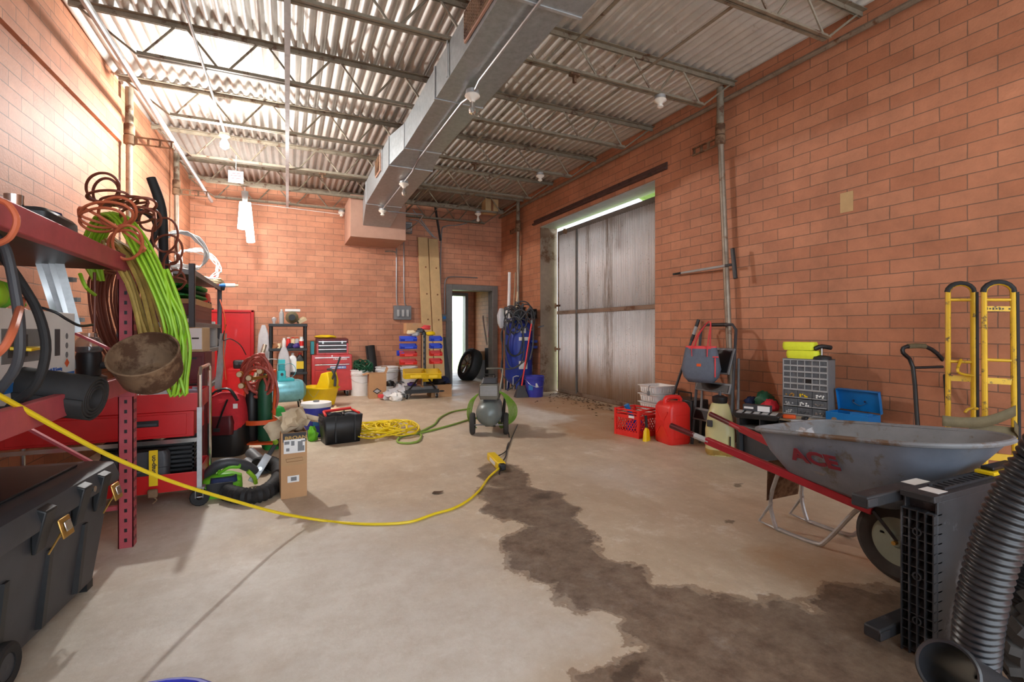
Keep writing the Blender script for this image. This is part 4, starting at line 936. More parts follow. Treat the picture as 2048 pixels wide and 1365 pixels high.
# coils of white wire on top
def coil(name, label, loc, R0, r, turns, m, tilt=(0, 0, 0), seed=0, jit=.15, cat='cable', flat=.6, group=None, n=5):
    rnd = random.Random(seed); pts = []
    for i in range(int(turns * 12)):
        a = 2 * math.pi * i / 12; q = R0 * (1 + rnd.uniform(-jit, jit) * .6)
        pts.append((q * math.cos(a), q * math.sin(a) * (1 + rnd.uniform(-.05, .05)), rnd.uniform(-1, 1) * r * 3 * flat))
    o = MB().tube(pts, r, n, k=2).build(name, m); o.location = loc; o.rotation_euler = tilt
    return tag(o, label, cat, group)
coil('wire_coil', 'white and grey wire coil standing highest on the grey shelving', (SX - .2, 5.75, SH + .20), .2, .007, 7, 'light_grey', (R(75), .2, .4), 1, .2)
coil('wire_coil', 'white wire coil leaning lower on the grey shelving', (SX - .12, 6.1, SH + .12), .19, .006, 6, 'white', (R(60), -.2, .7), 2, .3)
coil('wire_coil', 'flat heap of cream rope on the grey shelving top', (SX - .1, 6.55, SH + .0), .14, .011, 4, 'cream', (0, .08, 0), 3, .25)
coil('wire_coil', 'loose white cord pile at the near end of the grey shelving', (SX - .2, 5.35, SH + .02), .17, .008, 5, 'white', (.1, .1, 0), 4, .3)
t = thing('caulk_gun', 'white and blue sealant tube poking out from the grey shelving top', 'tube', (SX - .06, 6.86, SH - .035)); MB().tube([(0, 0, 0), (.20, .06, .01)], .024, 12).build('tube_body', 'white', t); MB().tube([(.02, .006, .001), (.1, .03, .005)], .0245, 12).build('tube_print', 'label_blue', t); MB().tube([(.20, .06, .01), (.235, .07, .012)], .012, 10).build('nozzle', 'cream', t)
o = MB().box((0, 0, 0), (.10, .07, .07), (0, .2, .3)).build('black_lamp_head', 'black', bevel=.012); o.location = (SX - .02, 6.95, SH - .05); tag(o, 'small black lamp head at the corner of the grey shelving', 'lamp')
heap('red_cloth', 'red cloth on the grey shelving beside the sealant tube', 'cloth', (SX - .08, 6.8, SH - .045), .07, (.9, 1, .9), 'bag_red', 5)
# shelf contents
t = thing('folded_jacket', 'bright green folded jacket on the shelf under the wires', 'jacket', (SX - .22, 5.9, 1.40))
for k in range(3): MB().ball((0, (k - 1) * .02, .035 + k * .045), .2, (.9, 3.0, .14), 18, 8, .12, k + 3).build('fold', 'green' if k != 1 else 'black', t)
carton('cardboard_box', 'flat brown carton beneath the green jacket level', (SX - .22, 5.9, 1.34), (.36, 1.0, .055), 0)
case('red_case', 'red plastic case at the back of the grey shelf beside the green jacket', (SX - .25, 6.66, 1.17), (.3, .3, .36), R(90), 'plastic_red')
for (y, z, sz, m_, lb) in ((5.8, 1.169, (.4, 1.3, .17), 'dark_red', 'long dark red metal bin beneath the green jacket'),
                           (5.4, .529, (.42, .6, .34), 'dark_red', 'dark red cabinet behind the cart, lower shelf'), (6.3, .529, (.42, .7, .34), 'tool_red', 'bright red metal box on the lower grey shelf')):
    tt = thing('metal_bin', lb, 'bin', (SX - .25, y, z)); MB().bx(-sz[0] / 2, sz[0] / 2, -sz[1] / 2, sz[1] / 2, 0, sz[2]).build('bin_body', m_, tt, .006)
    for k in range(2): MB().bx(sz[0] / 2, sz[0] / 2 + .004, -sz[1] / 2 + .03, sz[1] / 2 - .03, .04 + k * sz[2] * .48, .02 + (k + .9) * sz[2] * .48).build('drawer_front', m_, tt, .002)
p = D(388, 675, 3.6)
t = carton('small_carton', 'small cardboard box with white label hanging off the grey shelving', (-.68, 4.58, .931), (.19, .15, .19), R(-12), 'cardboard_pale')
MB().bx(-.0, .09, -.0765, -.0755, .02, .185).build('label', 'label_white', t); MB().bx(.02, .07, -.0775, -.0765, .1, .112).build('label_print', 'print_dark', t)
# a stand for the box: small red bench cabinet that hides behind the cart
t = thing('tool_cabinet', 'dark red rolling tool cabinet behind the cart, under the small carton', 'cabinet', (-.84, 4.62, 0)); MB().bx(-.3, .26, -.2, .2, .08, .93).build('cabinet_body', 'dark_red', t, .006)
for k in range(4): q = MB().bx(-.28, .24, -.206, -.201, .12 + k * .2, .30 + k * .2).build('drawer', 'dark_red', t, .003); MB().bx(-.25, .21, -.214, -.206, .28 + k * .2, .292 + k * .2).build('drawer_pull', 'black', q)
for s in (-1, 1): caster(t, (-.02 + s * .22, 0, .08), .035)
for k, (u, v, m_, r_, lb) in enumerate(((376, 640, 'white_plastic', .045, 'white plastic bottle beside the green cords at shelf level'), (405, 640, 'cream', .05, 'tan packet on the shelf left of the dark post'), (414, 650, 'yellow', .035, 'yellow bottle on the shelf above the carton'),
                                    (425, 652, 'light_grey', .05, 'grey lamp housing above the carton'), (436, 660, 'plastic_red', .04, 'round red reflector above the carton'), (408, 668, 'metal_junk', .05, 'silver lump lying above the carton label'),
                                    (430, 684, 'mid_grey', .055, 'grey block at the end of the shelf by the red door'), (442, 640, 'black', .03, 'small black bottle near the dark post top'),
                                    (420, 690, 'rusty', .04, 'rusty bracket under the silver lump'), (402, 655, 'black', .03, 'small black ball knob beside the dark post'))):
    q = AX(u, v, SX - .07 - .05 * (k % 3)); q.y = min(max(q.y, 5.05), 6.85); hz_ = max(q.z + r_ - .909, .05)
    if hz_ > .16: bottle('shelf_bottle', lb, (q.x, q.y, .909), r_, hz_, m_, 'white' if k % 2 else 'dark_grey', .5)
    else:
        o = MB().ball((0, 0, hz_ / 2), 1, (r_, r_ * .9, hz_ / 2), 10, 6, .15, k).build('shelf_item', m_, ang=40); o.location = (q.x, q.y, .909); tag(o, lb, 'tool', 'small things piled on the grey shelving')
# white straight pipe leaning at the shelf corner
o = MB().bar(D(447, 668, 4.6), D(436, 778, 4.45), .05, .03).build('leaning_channel', 'galv'); tag(o, 'pale metal channel leaning against the end of the grey shelving', 'channel')
cable([D(452, 650, 4.6), D(446, 680, 4.5), D(460, 678, 4.6), D(480, 690, 4.8), D(492, 710, 4.9)], .005, 'black', 'thin_hose', 'thin black hose drooping in front of the red door')
cable([D(440, 600, 4.7), D(450, 640, 4.6), D(447, 700, 4.5), D(452, 760, 4.5)], .006, 'orange', 'thin_cable', 'thin orange cord hanging at the end of the grey shelving')
# red metal cabinet on the back wall
A = AY(450, 620, 9.2); B_ = AY(508, 700, 9.2)
t = thing('red_cabinet', 'tall bright red metal cabinet against the back wall', 'cabinet', (0, 9.28, 0))
MB().bx(A.x - .25, B_.x, -.1, .1, .02, A.z).build('cabinet_body', 'tool_red', t, .008)
MB().bx(A.x - .2, B_.x - .05, -.108, -.1, .08, A.z - .06).build('door_panel', 'tool_red', t, .006)
b = MB(); b.bx(B_.x - .045, B_.x, -.125, -.1, .02, A.z).bx(A.x - .25, B_.x, -.125, -.1, A.z - .04, A.z); b.build('door_frame', 'tool_red', t, .006)
case('tool_case', 'black tool case standing in front of the red cabinet', (-.62, 8.6, .52), (.26, .2, .12), 0, 'black_plastic')
t = thing('red_tool_cart', 'bright red tool chest under the black case', 'chest', (-.62, 8.6, 0)); MB().bx(-.2, .2, -.18, .18, .06, .515).build('chest_body', 'tool_red', t, .006); MB().bx(-.18, .18, -.188, -.18, .1, .46).build('chest_door', 'tool_red', t, .003)
for s in (-1, 1): caster(t, (s * .16, 0, .06), .028)
# ------------------------------------------------------------------ things on the floor, left of the middle
# red and black tool backpack
p = F(448, 908)
t = thing('tool_backpack', 'red and black tool backpack slumped behind the service cart', 'backpack', p, R(-15))
MB().loft([ring(.36, .26, .08, .0), ring(.40, .3, .09, .12), ring(.38, .28, .1, .28)]).build('lower_body', 'black', t, ang=60)
MB().loft([ring(.34, .27, .1, .20, 0, -.01), ring(.38, .30, .1, .28, 0, -.02), ring(.36, .26, .1, .40), ring(.28, .2, .08, .5, .02), ring(.12, .1, .04, .55, .03)]).build('upper_body', 'bag_red', t, ang=60)
MB().loft([ring(.22, .06, .028, .20, .02, -.15), ring(.24, .08, .03, .3, .02, -.16), ring(.2, .05, .02, .36, .02, -.15)]).build('front_pocket', 'dark_red', t, ang=60)
MB().tube([(-.12, -.1, .46), (-.05, -.06, .56), (.06, -.05, .58), (.14, -.08, .48)], .018, 8, k=4, flat=.5).build('carry_handle', 'black', t)
for s in (-1, 1): MB().tube([(s * .1 - .02, -.14, .5), (s * .05, -.185, .38), (s * .02, -.20, .27)], .013, 6, k=3, flat=.4).build('strap', 'black', t)
MB().box((.02, -.205, .25), (.05, .015, .03)).build('buckle', 'black_plastic', t, .003)
MB().box((.14, -.13, .44), (.035, .01, .04), (0, 0, .3)).build('bag_tag', 'label_white', t)
# torch cart with hose
p = F(520, 905); p = V((p.x, p.y + .12, 0))
t = thing('welding_cart', 'orange two-wheeled torch cart with gas cylinder and gauges', 'cart', p, R(-20))
b = MB()
MB().tube([(-.13, -.05, .10), (-.13, 0, .62), (-.11, .06, .72), (.11, .06, .72), (.13, 0, .62), (.13, -.05, .10)], .015, 8).build('frame_tube', 'orange', t)
MB().bx(-.16, .16, -.14, .10, .07, .085).build('base_plate', 'orange', t, .003)
MB().lathe([(.162, .25), (.17, .25), (.17, .29), (.162, .29)], 22, MX.Translation((0, 0, 0)), True).build('cylinder_hoop', 'orange', t)
for s in (-1, 1):
    b = MB(); wheel(b, (s * .19, .02, .115), .115, .035, 'x', .6); q = b.build('wheel', 'black_rubber', t); b = MB(); hubdisc(b, (s * .19, .02, .115), .07, .03); b.build('wheel_hub', 'dark_grey', q)
MB().lathe([(.055, .09), (.06, .1), (.06, .55), (.045, .62), (.02, .66), (.02, .7)], 18, MX.Translation((.05, -.03, 0))).build('gas_cylinder', 'dark_green', t)
MB().lathe([(.05, .09), (.055, .1), (.055, .45), (.04, .52), (.02, .55)], 18, MX.Translation((-.07, -.03, 0))).build('gas_cylinder', 'black', t)
for (x, y, z) in ((-.12, -.09, .60), (-.05, -.1, .67), (.04, -.09, .73), (-.15, -.06, .70)):
    q = MB().cyl((x, y, z), (x, y - .03, z), .028).build('gauge', 'brass', t); MB().cyl((x, y - .031, z), (x, y - .033, z), .023).build('gauge_face', 'cream', q)
MB().tube([(-.14, -.05, .64), (.08, -.05, .68)], .015, 8).build('regulator_body', 'brass', t)
q = F(538, 880)
cable(loops([(512, 752, 27, 34, 0), (516, 748, 24, 38, 40), (506, 756, 24, 30, 80), (520, 755, 26, 36, 20), (510, 745, 20, 30, 60), (516, 765, 30, 30, 10), (505, 742, 22, 26, 30)], 4.5, 15, 1.9, .09), .0135, 'hose_red', 'torch_hose', 'salmon coloured hose coiled thickly over the torch cart', 'hose', k=3)
cable([D(548, 745, 4.5), D(556, 790, 4.5), D(548, 820, 4.5), D(520, 835, 4.5), D(490, 820, 4.5), D(478, 800, 4.6)], .011, 'hose_red', 'torch_hose', 'loose lower loop of the salmon hose below the coil', 'hose')
coil('black_hose', 'thin black hose loop hanging under the salmon coil', D(520, 815, 4.6), .11, .006, 3, 'black', (R(80), .2, .3), 6, .3, 'hose')
# green power washer case
p = F(550, 898)
t = thing('green_case', 'upright bright green plastic tool housing with a black round recess', 'tool', (p.x, p.y + .05, 0), R(15))
MB().loft([ring(.20, .16, .03, 0), ring(.22, .18, .04, .04), ring(.21, .16, .05, .28), ring(.15, .12, .05, .37), ring(.08, .06, .03, .39)]).build('housing', 'green', t, ang=60)
MB().cyl((-.02, -.075, .24), (-.02, -.095, .24), .058).build('recess', 'black', t); MB().cyl((-.02, -.09, .24), (-.02, -.1, .24), .03).build('recess_hub', 'dark_grey', t)
# leaf blower with flexible hose
p = F(445, 985)
t = thing('leaf_blower', 'green and grey backpack leaf blower lying on the floor', 'leaf blower', p, R(4))
MB().loft([ring(.2, .16, .04, .0, 0, 0), ring(.24, .2, .05, .03), ring(.23, .18, .05, .10), ring(.12, .1, .03, .13)]).build('motor_shell', 'lime_tool', t, ang=55)
MB().loft([ring(.15, .1, .03, .02, .01, -.06), ring(.17, .1, .03, .06, .01, -.08), ring(.15, .09, .03, .12, .01, -.06)]).build('battery_bay', 'navy', t, ang=50)
MB().loft([ring(.19, .05, .02, .0, -.01, -.105), ring(.23, .06, .02, .09, -.01, -.115)]).build('green_guard', 'lime_tool', t, ang=50)
MB().box((-.01, -.148, .07), (.15, .006, .07)).build('guard_recess', 'black', t, .004)
MB().tube([(-.1, .03, .11), (-.03, -.02, .19), (.06, -.02, .2), (.15, .02, .15), (.2, .05, .1)], [.03, .036, .03, .034, .028], 12, k=3).build('handle_grip', 'dark_grey', t)
MB().tube([(-.02, -.05, .14), (.04, -.07, .18), (.1, -.05, .17), (.08, .0, .2), (.0, .01, .2), (-.02, -.05, .14)], .010, 8, k=3).build('trigger_ring', 'lime_tool', t)
MB().tube([(.15, -.03, .13), (.19, -.02, .08), (.2, 0, .03)], .014, 8, k=2).build('side_clip', 'lime', t)
# its ribbed hose loop
t = thing('blower_hose', 'black ribbed blower hose curled on the floor', 'hose', F(510, 975)); o_ = F(510, 975)
path = cr([F(452, 985, .05), F(490, 993, .05), F(530, 985, .05), F(556, 960, .05), F(556, 935, .05), F(535, 925, .06), F(515, 930, .08)], 9)
rr = [.048 + (.006 if i % 2 else -.004) for i in range(len(path))]
MB().tube([q - o_ for q in path], rr, 14).build('ribbed_tube', 'black_rubber', t)
t = thing('blower_tube', 'grey plastic blower tube piece resting on the ribbed hose', 'tube', D(500, 915, 3.9))
for k, (a, b_) in enumerate((((500, 905), (545, 948)), ((492, 925), (530, 958)))):
    MB().tube([D(*a, 4.0 - k * .1) - D(500, 915, 3.9), D(*b_, 3.85 - k * .1) - D(500, 915, 3.9)], [.042, .05], 14).build('tube_section', 'mid_grey', t)
t = thing('metal_bar', 'grey flat metal bar with black end leaning over the blower', 'bar', D(503, 965, 3.45))
o_ = D(503, 965, 3.45); MB().bar((0, 0, 0), D(537, 910, 3.55) - o_, .055, .012, (0, 1, 0)).build('blade_plate', 'galv', t, .003); MB().bar(D(537, 912, 3.56) - o_, D(554, 884, 3.6) - o_, .03, .014, (0, 1, 0)).build('blade_tip', 'black', t, .003)
MB().cyl(D(520, 938, 3.46) - o_, D(520, 938, 3.5) - o_, .015).build('blade_bolt', 'steel', t); MB().ball(D(551, 885, 3.58) - o_, .02).build('lime_cap', 'lime', t)
# cardboard box with printed label
p0, p1 = F(562, 1000), F(614, 992)
d = p1 - p0; Wd = d.length; ang_ = math.atan2(d.y, d.x); ctr = (p0 + p1) / 2 + V((-d.y, d.x, 0)).normalized() * .09
Hb = UP(p0, 868)
t = thing('tall_carton', 'tall open cardboard box with white labels standing on the floor', 'box', ctr, ang_)
a, d_, h = Wd, .18, Hb; e = .004
b = MB().bx(-a / 2, a / 2, -d_ / 2, d_ / 2, 0, e); b.bx(-a / 2, -a / 2 + e, -d_ / 2, d_ / 2, e, h).bx(a / 2 - e, a / 2, -d_ / 2, d_ / 2, e, h).bx(-a / 2 + e, a / 2 - e, -d_ / 2, -d_ / 2 + e, e, h).bx(-a / 2 + e, a / 2 - e, d_ / 2 - e, d_ / 2, e, h)
b.build('carton_body', 'cardboard', t)
yf = -d_ / 2 - .001
MB().bx(-a / 2 + .01, a / 2 - .004, yf, yf + .001, h - .06, h - .002).build('dark_header', 'print_dark', t)
text('BROAN', .03, 'print_gold', t, (.01, yf - .001, h - .035), (R(90), 0, 0), sx=1.3, bold=.001)
MB().bx(-a / 2 + .016, a / 2 - .012, yf - .0008, yf + .0005, h - .135, h - .045).build('shipping_label', 'label_white', t)
for k, (x0, x1, z0, z1) in enumerate(((.02, .05, .055, .075), (.06, .08, .055, .085), (.10, .13, .06, .09), (.10, .14, .09, .125), (.03, .05, .10, .12), (.12, .15, .055, .065))): MB().bx(-a / 2 + x0, -a / 2 + x1, yf - .0014, yf, h - z1, h - z0).build('label_code', 'mid_grey', t)
MB().bx(-a / 2, a / 2, yf, yf + .0005, h * .50, h * .62).build('brown_tape', 'tape', t)
MB().tube([(-.05, yf - .001, h * .60), (.05, yf - .001, h * .61), (.055, yf - .001, h * .56), (-.045, yf - .001, h * .555), (-.05, yf - .001, h * .60)], .0012, 4).build('box_drawing', 'wood_brown', t)
MB().bx(-.04, .03, yf - .0008, yf + .0005, h * .24, h * .34).build('small_label', 'label_white', t); MB().bx(-.02, .015, yf - .0014, yf, h * .26, h * .32).build('label_code', 'mid_grey', t)
for k, (dx, dy, rx, ry) in enumerate(((-.06, 0, .5, -.5), (-.02, .03, -.35, .3), (.03, -.02, .3, .5), (.06, .03, -.4, -.25), (.0, -.05, .8, .1))):
    b = MB(); rnd = random.Random(k); g = []
    for i in range(5): g.append([((j - 2.5) * .042, (i - 2) * .03 + rnd.uniform(-.01, .01), rnd.uniform(-.014, .014)) for j in range(6)])
    b.loft(g, False, closed=False); o = b.build('kraft_paper', 'paper_kraft', ang=25); s = o.modifiers.new('s', 'SOLIDIFY'); s.thickness = .002
    o.location = (ctr.x + dx, ctr.y + dy, h + .035 + .014 * k); o.rotation_euler = (rx + .8, ry, k); tag(o, ['crumpled kraft paper sheet sticking out on the blower side of the tall carton', 'crumpled kraft paper peak at the top of the tall carton', 'flat kraft paper piece on the cooler side of the tall carton', 'kraft paper strip at the back of the tall carton', 'crumpled kraft paper at the front rim of the tall carton'][k], 'paper', 'packing paper in the tall carton')
# blue drink cooler
p = F(634, 876)
t = thing('drink_cooler', 'round blue drink cooler with white lid behind the tall carton', 'cooler', (p.x, p.y + .14, 0))
MB().lathe([(.125, 0), (.135, .02), (.145, .3), (.14, .305)], 26).build('cooler_body', 'blue_bucket', t); MB().lathe([(.15, .3), (.153, .32), (.15, .345), (.03, .35), (.0, .35)], 26).build('lid', 'white_plastic', t); MB().lathe([(.03, .35), (.03, .365), (.0, .37)], 12).build('lid_cap', 'mid_grey', t)
b = MB(); b.bx(-.04, .05, -.142, -.139, .12, .22); b.build('panel_mark', 'label_blue', t)
MB().tube([(-.145, 0, .28), (-.17, -.02, .2), (-.145, -.02, .12)], .007, 6, k=3).build('handle', 'white_plastic', t)
heap('lime_gadget', 'lime and black gadget on the floor between the carton and the cooler', 'tool', F(625, 882), .05, (1, 1, 1.6), 'lime_tool', 4)
# black tote with red rim
p0, p1, p2 = F(634, 868), F(647, 893), F(727, 883)
d = p2 - p1; ang_ = math.atan2(d.y, d.x); Wd = d.length; n_ = V((-d.y, d.x, 0)).normalized(); dep = .26; ctr = (p1 + p2) / 2 + n_ * dep / 2
t = thing('tool_tote', 'open black tool tote with red rim full of tools', 'tote', ctr, ang_); hh = UP(p1, 836)
MB().loft([ring(Wd - .05, dep - .04, .02, 0), ring(Wd, dep, .025, hh)], False).build('tub', 'black_plastic', t)
t.children[-1].modifiers.new('s', 'SOLIDIFY').thickness = .006
MB().loft([ring(Wd - .05, dep - .05, .02, .0), ring(Wd - .05, dep - .05, .02, .006)]).build('tub_floor', 'black_plastic', t)
MB().tube([(-Wd / 2 + .05, dep / 2 - .03, hh + .02), (Wd / 2 - .06, dep / 2 - .03, hh + .035)], .014, 8).build('red_rim', 'plastic_red', t)
for s in (-1, 1): MB().tube([(s * (Wd / 2 - .05), dep / 2 - .03, hh + .02), (s * (Wd / 2 - .03), -dep / 2 + .05, hh + .01)], .012, 8).build('red_rim', 'plastic_red', t)
b = MB()
for x in (-Wd * .2, Wd * .28): b.bx(x - .006, x + .006, -dep / 2 - .002, -dep / 2 + .012, .02, hh)
b.build('ribs', 'black_plastic', t)
for k in range(2): MB().bx(-Wd / 2 - .004, -Wd / 2 + .012, -.06, .06, hh - .05 - k * .03, hh - .035 - k * .03).build('side_grip', 'black_plastic', t)
for k, (dx, dy, m_) in enumerate(((-.05, 0, 'dark_grey'), (.03, .03, 'black'), (.08, -.04, 'mid_grey'))):
    o = MB().tube([(-.08, 0, 0), (0, .01, .03), (.09, 0, .0)], .012, 8, k=3).build('hand_tool', m_); o.location = V(ctr) + V((dx, dy, hh - .02)); o.rotation_euler = (0, .2, .5 + k); tag(o, ['dark grey hand tool in the black tote, on the cooler side', 'black hand tool in the middle of the black tote', 'grey hand tool in the black tote, on the yellow cord side'][k], 'tool', 'hand tools in the black tote')
t = thing('tool_filling', 'dark tangle of small tools filling the black tote', 'tools', (ctr.x, ctr.y, 0), ang_); MB().bx(-Wd / 2 + .04, Wd / 2 - .04, -dep / 2 + .04, dep / 2 - .05, .03, hh - .05).build('tool_layer', 'black', t, .02); t['kind'] = 'stuff'
# yellow cord tangle
rnd = random.Random(11); c0 = (F(770, 868)); pts = []
for i in range(230):
    a = i * .53 + .4 * math.sin(i * .31); q = .25 * (.30 + .70 * abs(math.sin(i * .17 + .5 * math.sin(i * .05))))
    pts.append((c0.x + .15 * math.cos(a * .09) + q * math.cos(a) * 1.05, c0.y + q * math.sin(a) * 1.3, .012 + .11 * abs(math.sin(i * .37)) * (1 - q * 1.9) + .02 * rnd.random()))
o = MB().tube(pts, .0068, 6, k=3).build('extension_cable', 'cord_yellow'); tag(o, 'tangled heap of yellow extension cord beside the black tote', 'cord')
# green hose on the floor
pts = [F(u, v, .012) for u, v in ((940, 818), (905, 824), (880, 836), (868, 850), (840, 865), (843, 872), (836, 883), (815, 887), (795, 884), (802, 874), (825, 869), (860, 862), (905, 850), (945, 838), (975, 835))]
cable(pts, .011, 'hose_green', 'air_hose', 'olive green hose looping over the floor toward the grey compressor', 'hose', k=6, n=8)
# mop bucket
p0, p1 = F(612, 813), F(668, 818); d = p1 - p0; ang_ = math.atan2(d.y, d.x); ctr = (p0 + p1) / 2 + V((0, .13, 0)); Wd = d.length; hr = UP(p0, 778)
t = thing('mop_bucket', 'yellow mop bucket with wringer and black handle', 'mop bucket', ctr, ang_)
MB().loft([ring(Wd * .8, .22, .05, .03), ring(Wd, .28, .07, hr), ring(Wd * 1.08, .32, .08, hr + .015), ring(Wd * 1.08, .32, .08, hr + .03), ring(Wd * .98, .26, .06, hr + .03), ring(Wd * .8, .2, .05, .05)], True).build('bucket_body', 'yellow', t, ang=50)
MB().loft([[(.02, -.1, hr + .01), (Wd * .5, -.1, hr + .01), (Wd * .5, .1, hr + .01), (.02, .1, hr + .01)], [(.08, -.1, hr + .12), (Wd * .53, -.1, hr + .12), (Wd * .53, .1, hr + .12), (.08, .1, hr + .12)], [(.12, -.09, hr + .23), (Wd * .45, -.09, hr + .26), (Wd * .45, .09, hr + .26), (.12, .09, hr + .23)]]).build('wringer', 'yellow', t, .015)
MB().tube([(Wd * .56, 0, hr + .05), (Wd * .57, 0, hr + .18), (Wd * .46, 0, hr + .28), (Wd * .3, 0, hr + .285)], .018, 8, k=3).build('wringer_gear', 'dark_grey', t)
MB().tube([(Wd * .5, -.02, hr + .15), (Wd * .8, -.03, hr + .47)], .013, 8).build('wringer_handle', 'dark_grey', t)
MB().tube([(-.05, -.16, hr), (0, -.17, hr - .06), (.08, -.17, hr - .1), (.16, -.16, hr)], .003, 5, k=4).build('bail', 'steel', t)
for (x, y) in ((-.12, -.08), (.14, -.08), (-.12, .08), (.14, .08)): caster(t, (x, y, .04), .02)
# lamp cap/ drum on the floor behind the tote
p = F(672, 838); t = thing('round_canister', 'low tan round canister with ribbed lid behind the black tote', 'canister', (p.x, p.y + .1, 0)); MB().lathe([(.10, 0), (.11, .02), (.115, .07), (.09, .085), (.08, .09), (.06, .115), (.05, .12), (.02, .125), (.012, .15), (0, .15)], 24).build('canister_body', 'cream', t); MB().lathe([(.112, .07), (.117, .075), (.112, .08)], 24).build('band', 'dark_green', t)
p = F(640, 838); t = thing('small_canister', 'small round green lidded canister just behind the cooler', 'canister', (p.x, p.y + .1, 0)); MB().lathe([(.07, 0), (.075, .1), (.05, .13), (.0, .14)], 20).build('canister_body', 'dark_green', t)
# teal compressor
p = F(570, 822)
t = thing('air_compressor', 'teal air compressor with a long horizontal tank', 'compressor', (p.x + .02, p.y + .1, 0), R(8))
M = MX.Translation((0, 0, .30)) @ MX.Rotation(R(90), 4, 'Y')
MB().lathe([(.0, -.34), (.09, -.325), (.16, -.27), (.18, -.2), (.18, .2), (.16, .27), (.09, .325), (0, .34)], 26, M).build('tank', 'teal_worn', t)
MB().bx(-.16, .12, -.09, .09, .46, .5).build('saddle', 'teal', t, .006)
MB().loft([ring(.14, .14, .02, .5, -.09), ring(.14, .14, .02, .62, -.09), ring(.10, .12, .02, .64, -.09), ring(.10, .12, .02, .72, -.09)]).build('pump_body', 'teal', t, .004)
b = MB()
for k in range(5): b.bx(-.15, -.03, -.075, .075, .645 + k * .018, .652 + k * .018)
b.bx(-.145, -.035, -.07, .07, .735, .8); b.build('pump_fins', 'teal', t)
MB().cyl((-.09, -.071, .57), (-.09, -.08, .57), .025).build('sight_glass', 'dark_grey', t)
MB().lathe([(.11, -.012), (.115, -.012), (.115, .012), (.11, .012)], 22, MX.Translation((.05, .02, .62)) @ MX.Rotation(R(80), 4, 'X'), True).build('belt_wheel', 'teal', t)
for s in (-1, 1):
    for q in (-1, 1): MB().bar((s * .2, q * .1, .2), (s * .24, q * .15, 0), .03, .008).build('leg', 'black', t)
t.scale = (.74, .85, .87)
cable([p + V((-.1, .05, .70)), p + V((-.2, .1, .70)), p + V((-.3, .2, .6))], .006, 'light_grey', 'copper_line', 'thin pale line leaving the teal compressor head', 'tube')
# black resin shelf with supplies
p0, p1 = F(545, 803), F(613, 797); p0.y = p1.y = 8.62; x0, x1 = AY(537, 700, 8.4).x, AY(615, 700, 8.4).x; zt = AY(580, 648, 8.4).z
t = thing('resin_shelf', 'black resin shelving unit against the back wall', 'shelf', ((x0 + x1) / 2, 8.62, 0)); wd = (x1 - x0)
for (sx, sy) in ((-1, -1), (1, -1), (-1, 1), (1, 1)): MB().cyl((sx * (wd / 2 - .03), sy * .17, 0), (sx * (wd / 2 - .03), sy * .17, zt - .01), .025).build('post', 'black_plastic', t)
SZ = [AY(580, v, 8.4).z for v in (796, 745, 697, 648)]; SZ[0] = .08
for z in SZ: MB().bx(-wd / 2, wd / 2, -.21, .21, z - .045, z).build('shelf_tray', 'black_plastic', t, .006)
xs = lambda u: AY(u, 700, 8.5).x
bottle('spray_bottle', 'slim white aerosol can standing on the very top of the resin shelf', (xs(563), 8.55, zt), .035, .23, 'light_grey', neck=.4, cat='can')
t = thing('electric_motor', 'dusty beige electric motor lying on top of the resin shelf', 'motor', (xs(584), 8.55, zt)); MB().lathe([(.07, -.09), (.095, -.06), (.095, .08), (.06, .11), (.03, .12)], 20, MX.Translation((0, 0, .1)) @ MX.Rotation(R(90), 4, 'X')).build('motor_shell', 'webbing', t); MB().cyl((0, -.11, .1), (0, -.15, .1), .05).build('motor_mouth', 'black', t); MB().bx(-.1, .12, -.08, .06, .195, .235).build('top_carton', 'label_white', t, .002)
o = MB().box((0, 0, .03), (.13, .1, .05), (.2, -.5, .3)).build('folded_paper', 'cream'); o.location = (xs(603), 8.55, zt + .03); tag(o, 'folded tan cloth at the wall end of the resin shelf top', 'cloth')
t = thing('light_bulb', 'small clear bulb standing on the top of the resin shelf', 'bulb', (xs(548), 8.5, zt)); MB().lathe([(.018, 0), (.02, .03), (.035, .06), (.035, .085), (.0, .11)], 14).build('bulb_glass', 'clear_plastic', t)
z2 = SZ[2]
for k, (u, m_, c_, r_, h_, lb) in enumerate(((568, 'white', 'white', .03, .16, 'white spray can on the upper resin shelf, leftmost in the row'), (577, 'plastic_red', 'white', .033, .17, 'pink and white spray can on the upper resin shelf'), (586, 'cream', 'plastic_red', .033, .17, 'tan can with a red cap on the upper resin shelf'),
                                        (594, 'light_grey', 'orange', .033, .17, 'grey can with an orange cap on the upper resin shelf'), (603, 'white', 'white', .036, .18, 'white spray can with red print, at the right post of the resin shelf'))):
    bottle('spray_can', lb, (xs(u), 8.5, z2), r_, h_, m_, c_, .6, 'can', 'plastic_red' if k == 4 else None, 'spray cans on the resin shelf')
for k, (u, m_, lb) in enumerate(((551, 'wood_brown', 'rusty clamp jumble at the left of the upper resin shelf'), (558, 'cream', 'wooden grip of a tool poking up on the upper resin shelf'), (582, 'navy', 'blue glove in front of the cans on the resin shelf'), (592, 'purple', 'purple glove in front of the cans on the resin shelf'))):
    heap('shelf_rag', lb, 'tool', (xs(u), 8.46, z2), .05, (1, .8, .9), m_, k, .35, 10, 6, 'oddments on the resin shelf')
z3 = SZ[1]
bottle('jug', 'pale blue plastic jug on the middle resin shelf', (xs(585), 8.5, z3), .07, .3, 'white_plastic', 'white', .3, square=True)
bottle('jug', 'black oil jug with yellow label on the middle resin shelf', (xs(600), 8.5, z3), .065, .3, 'black', 'plastic_red', .3, band='yellow', square=True)
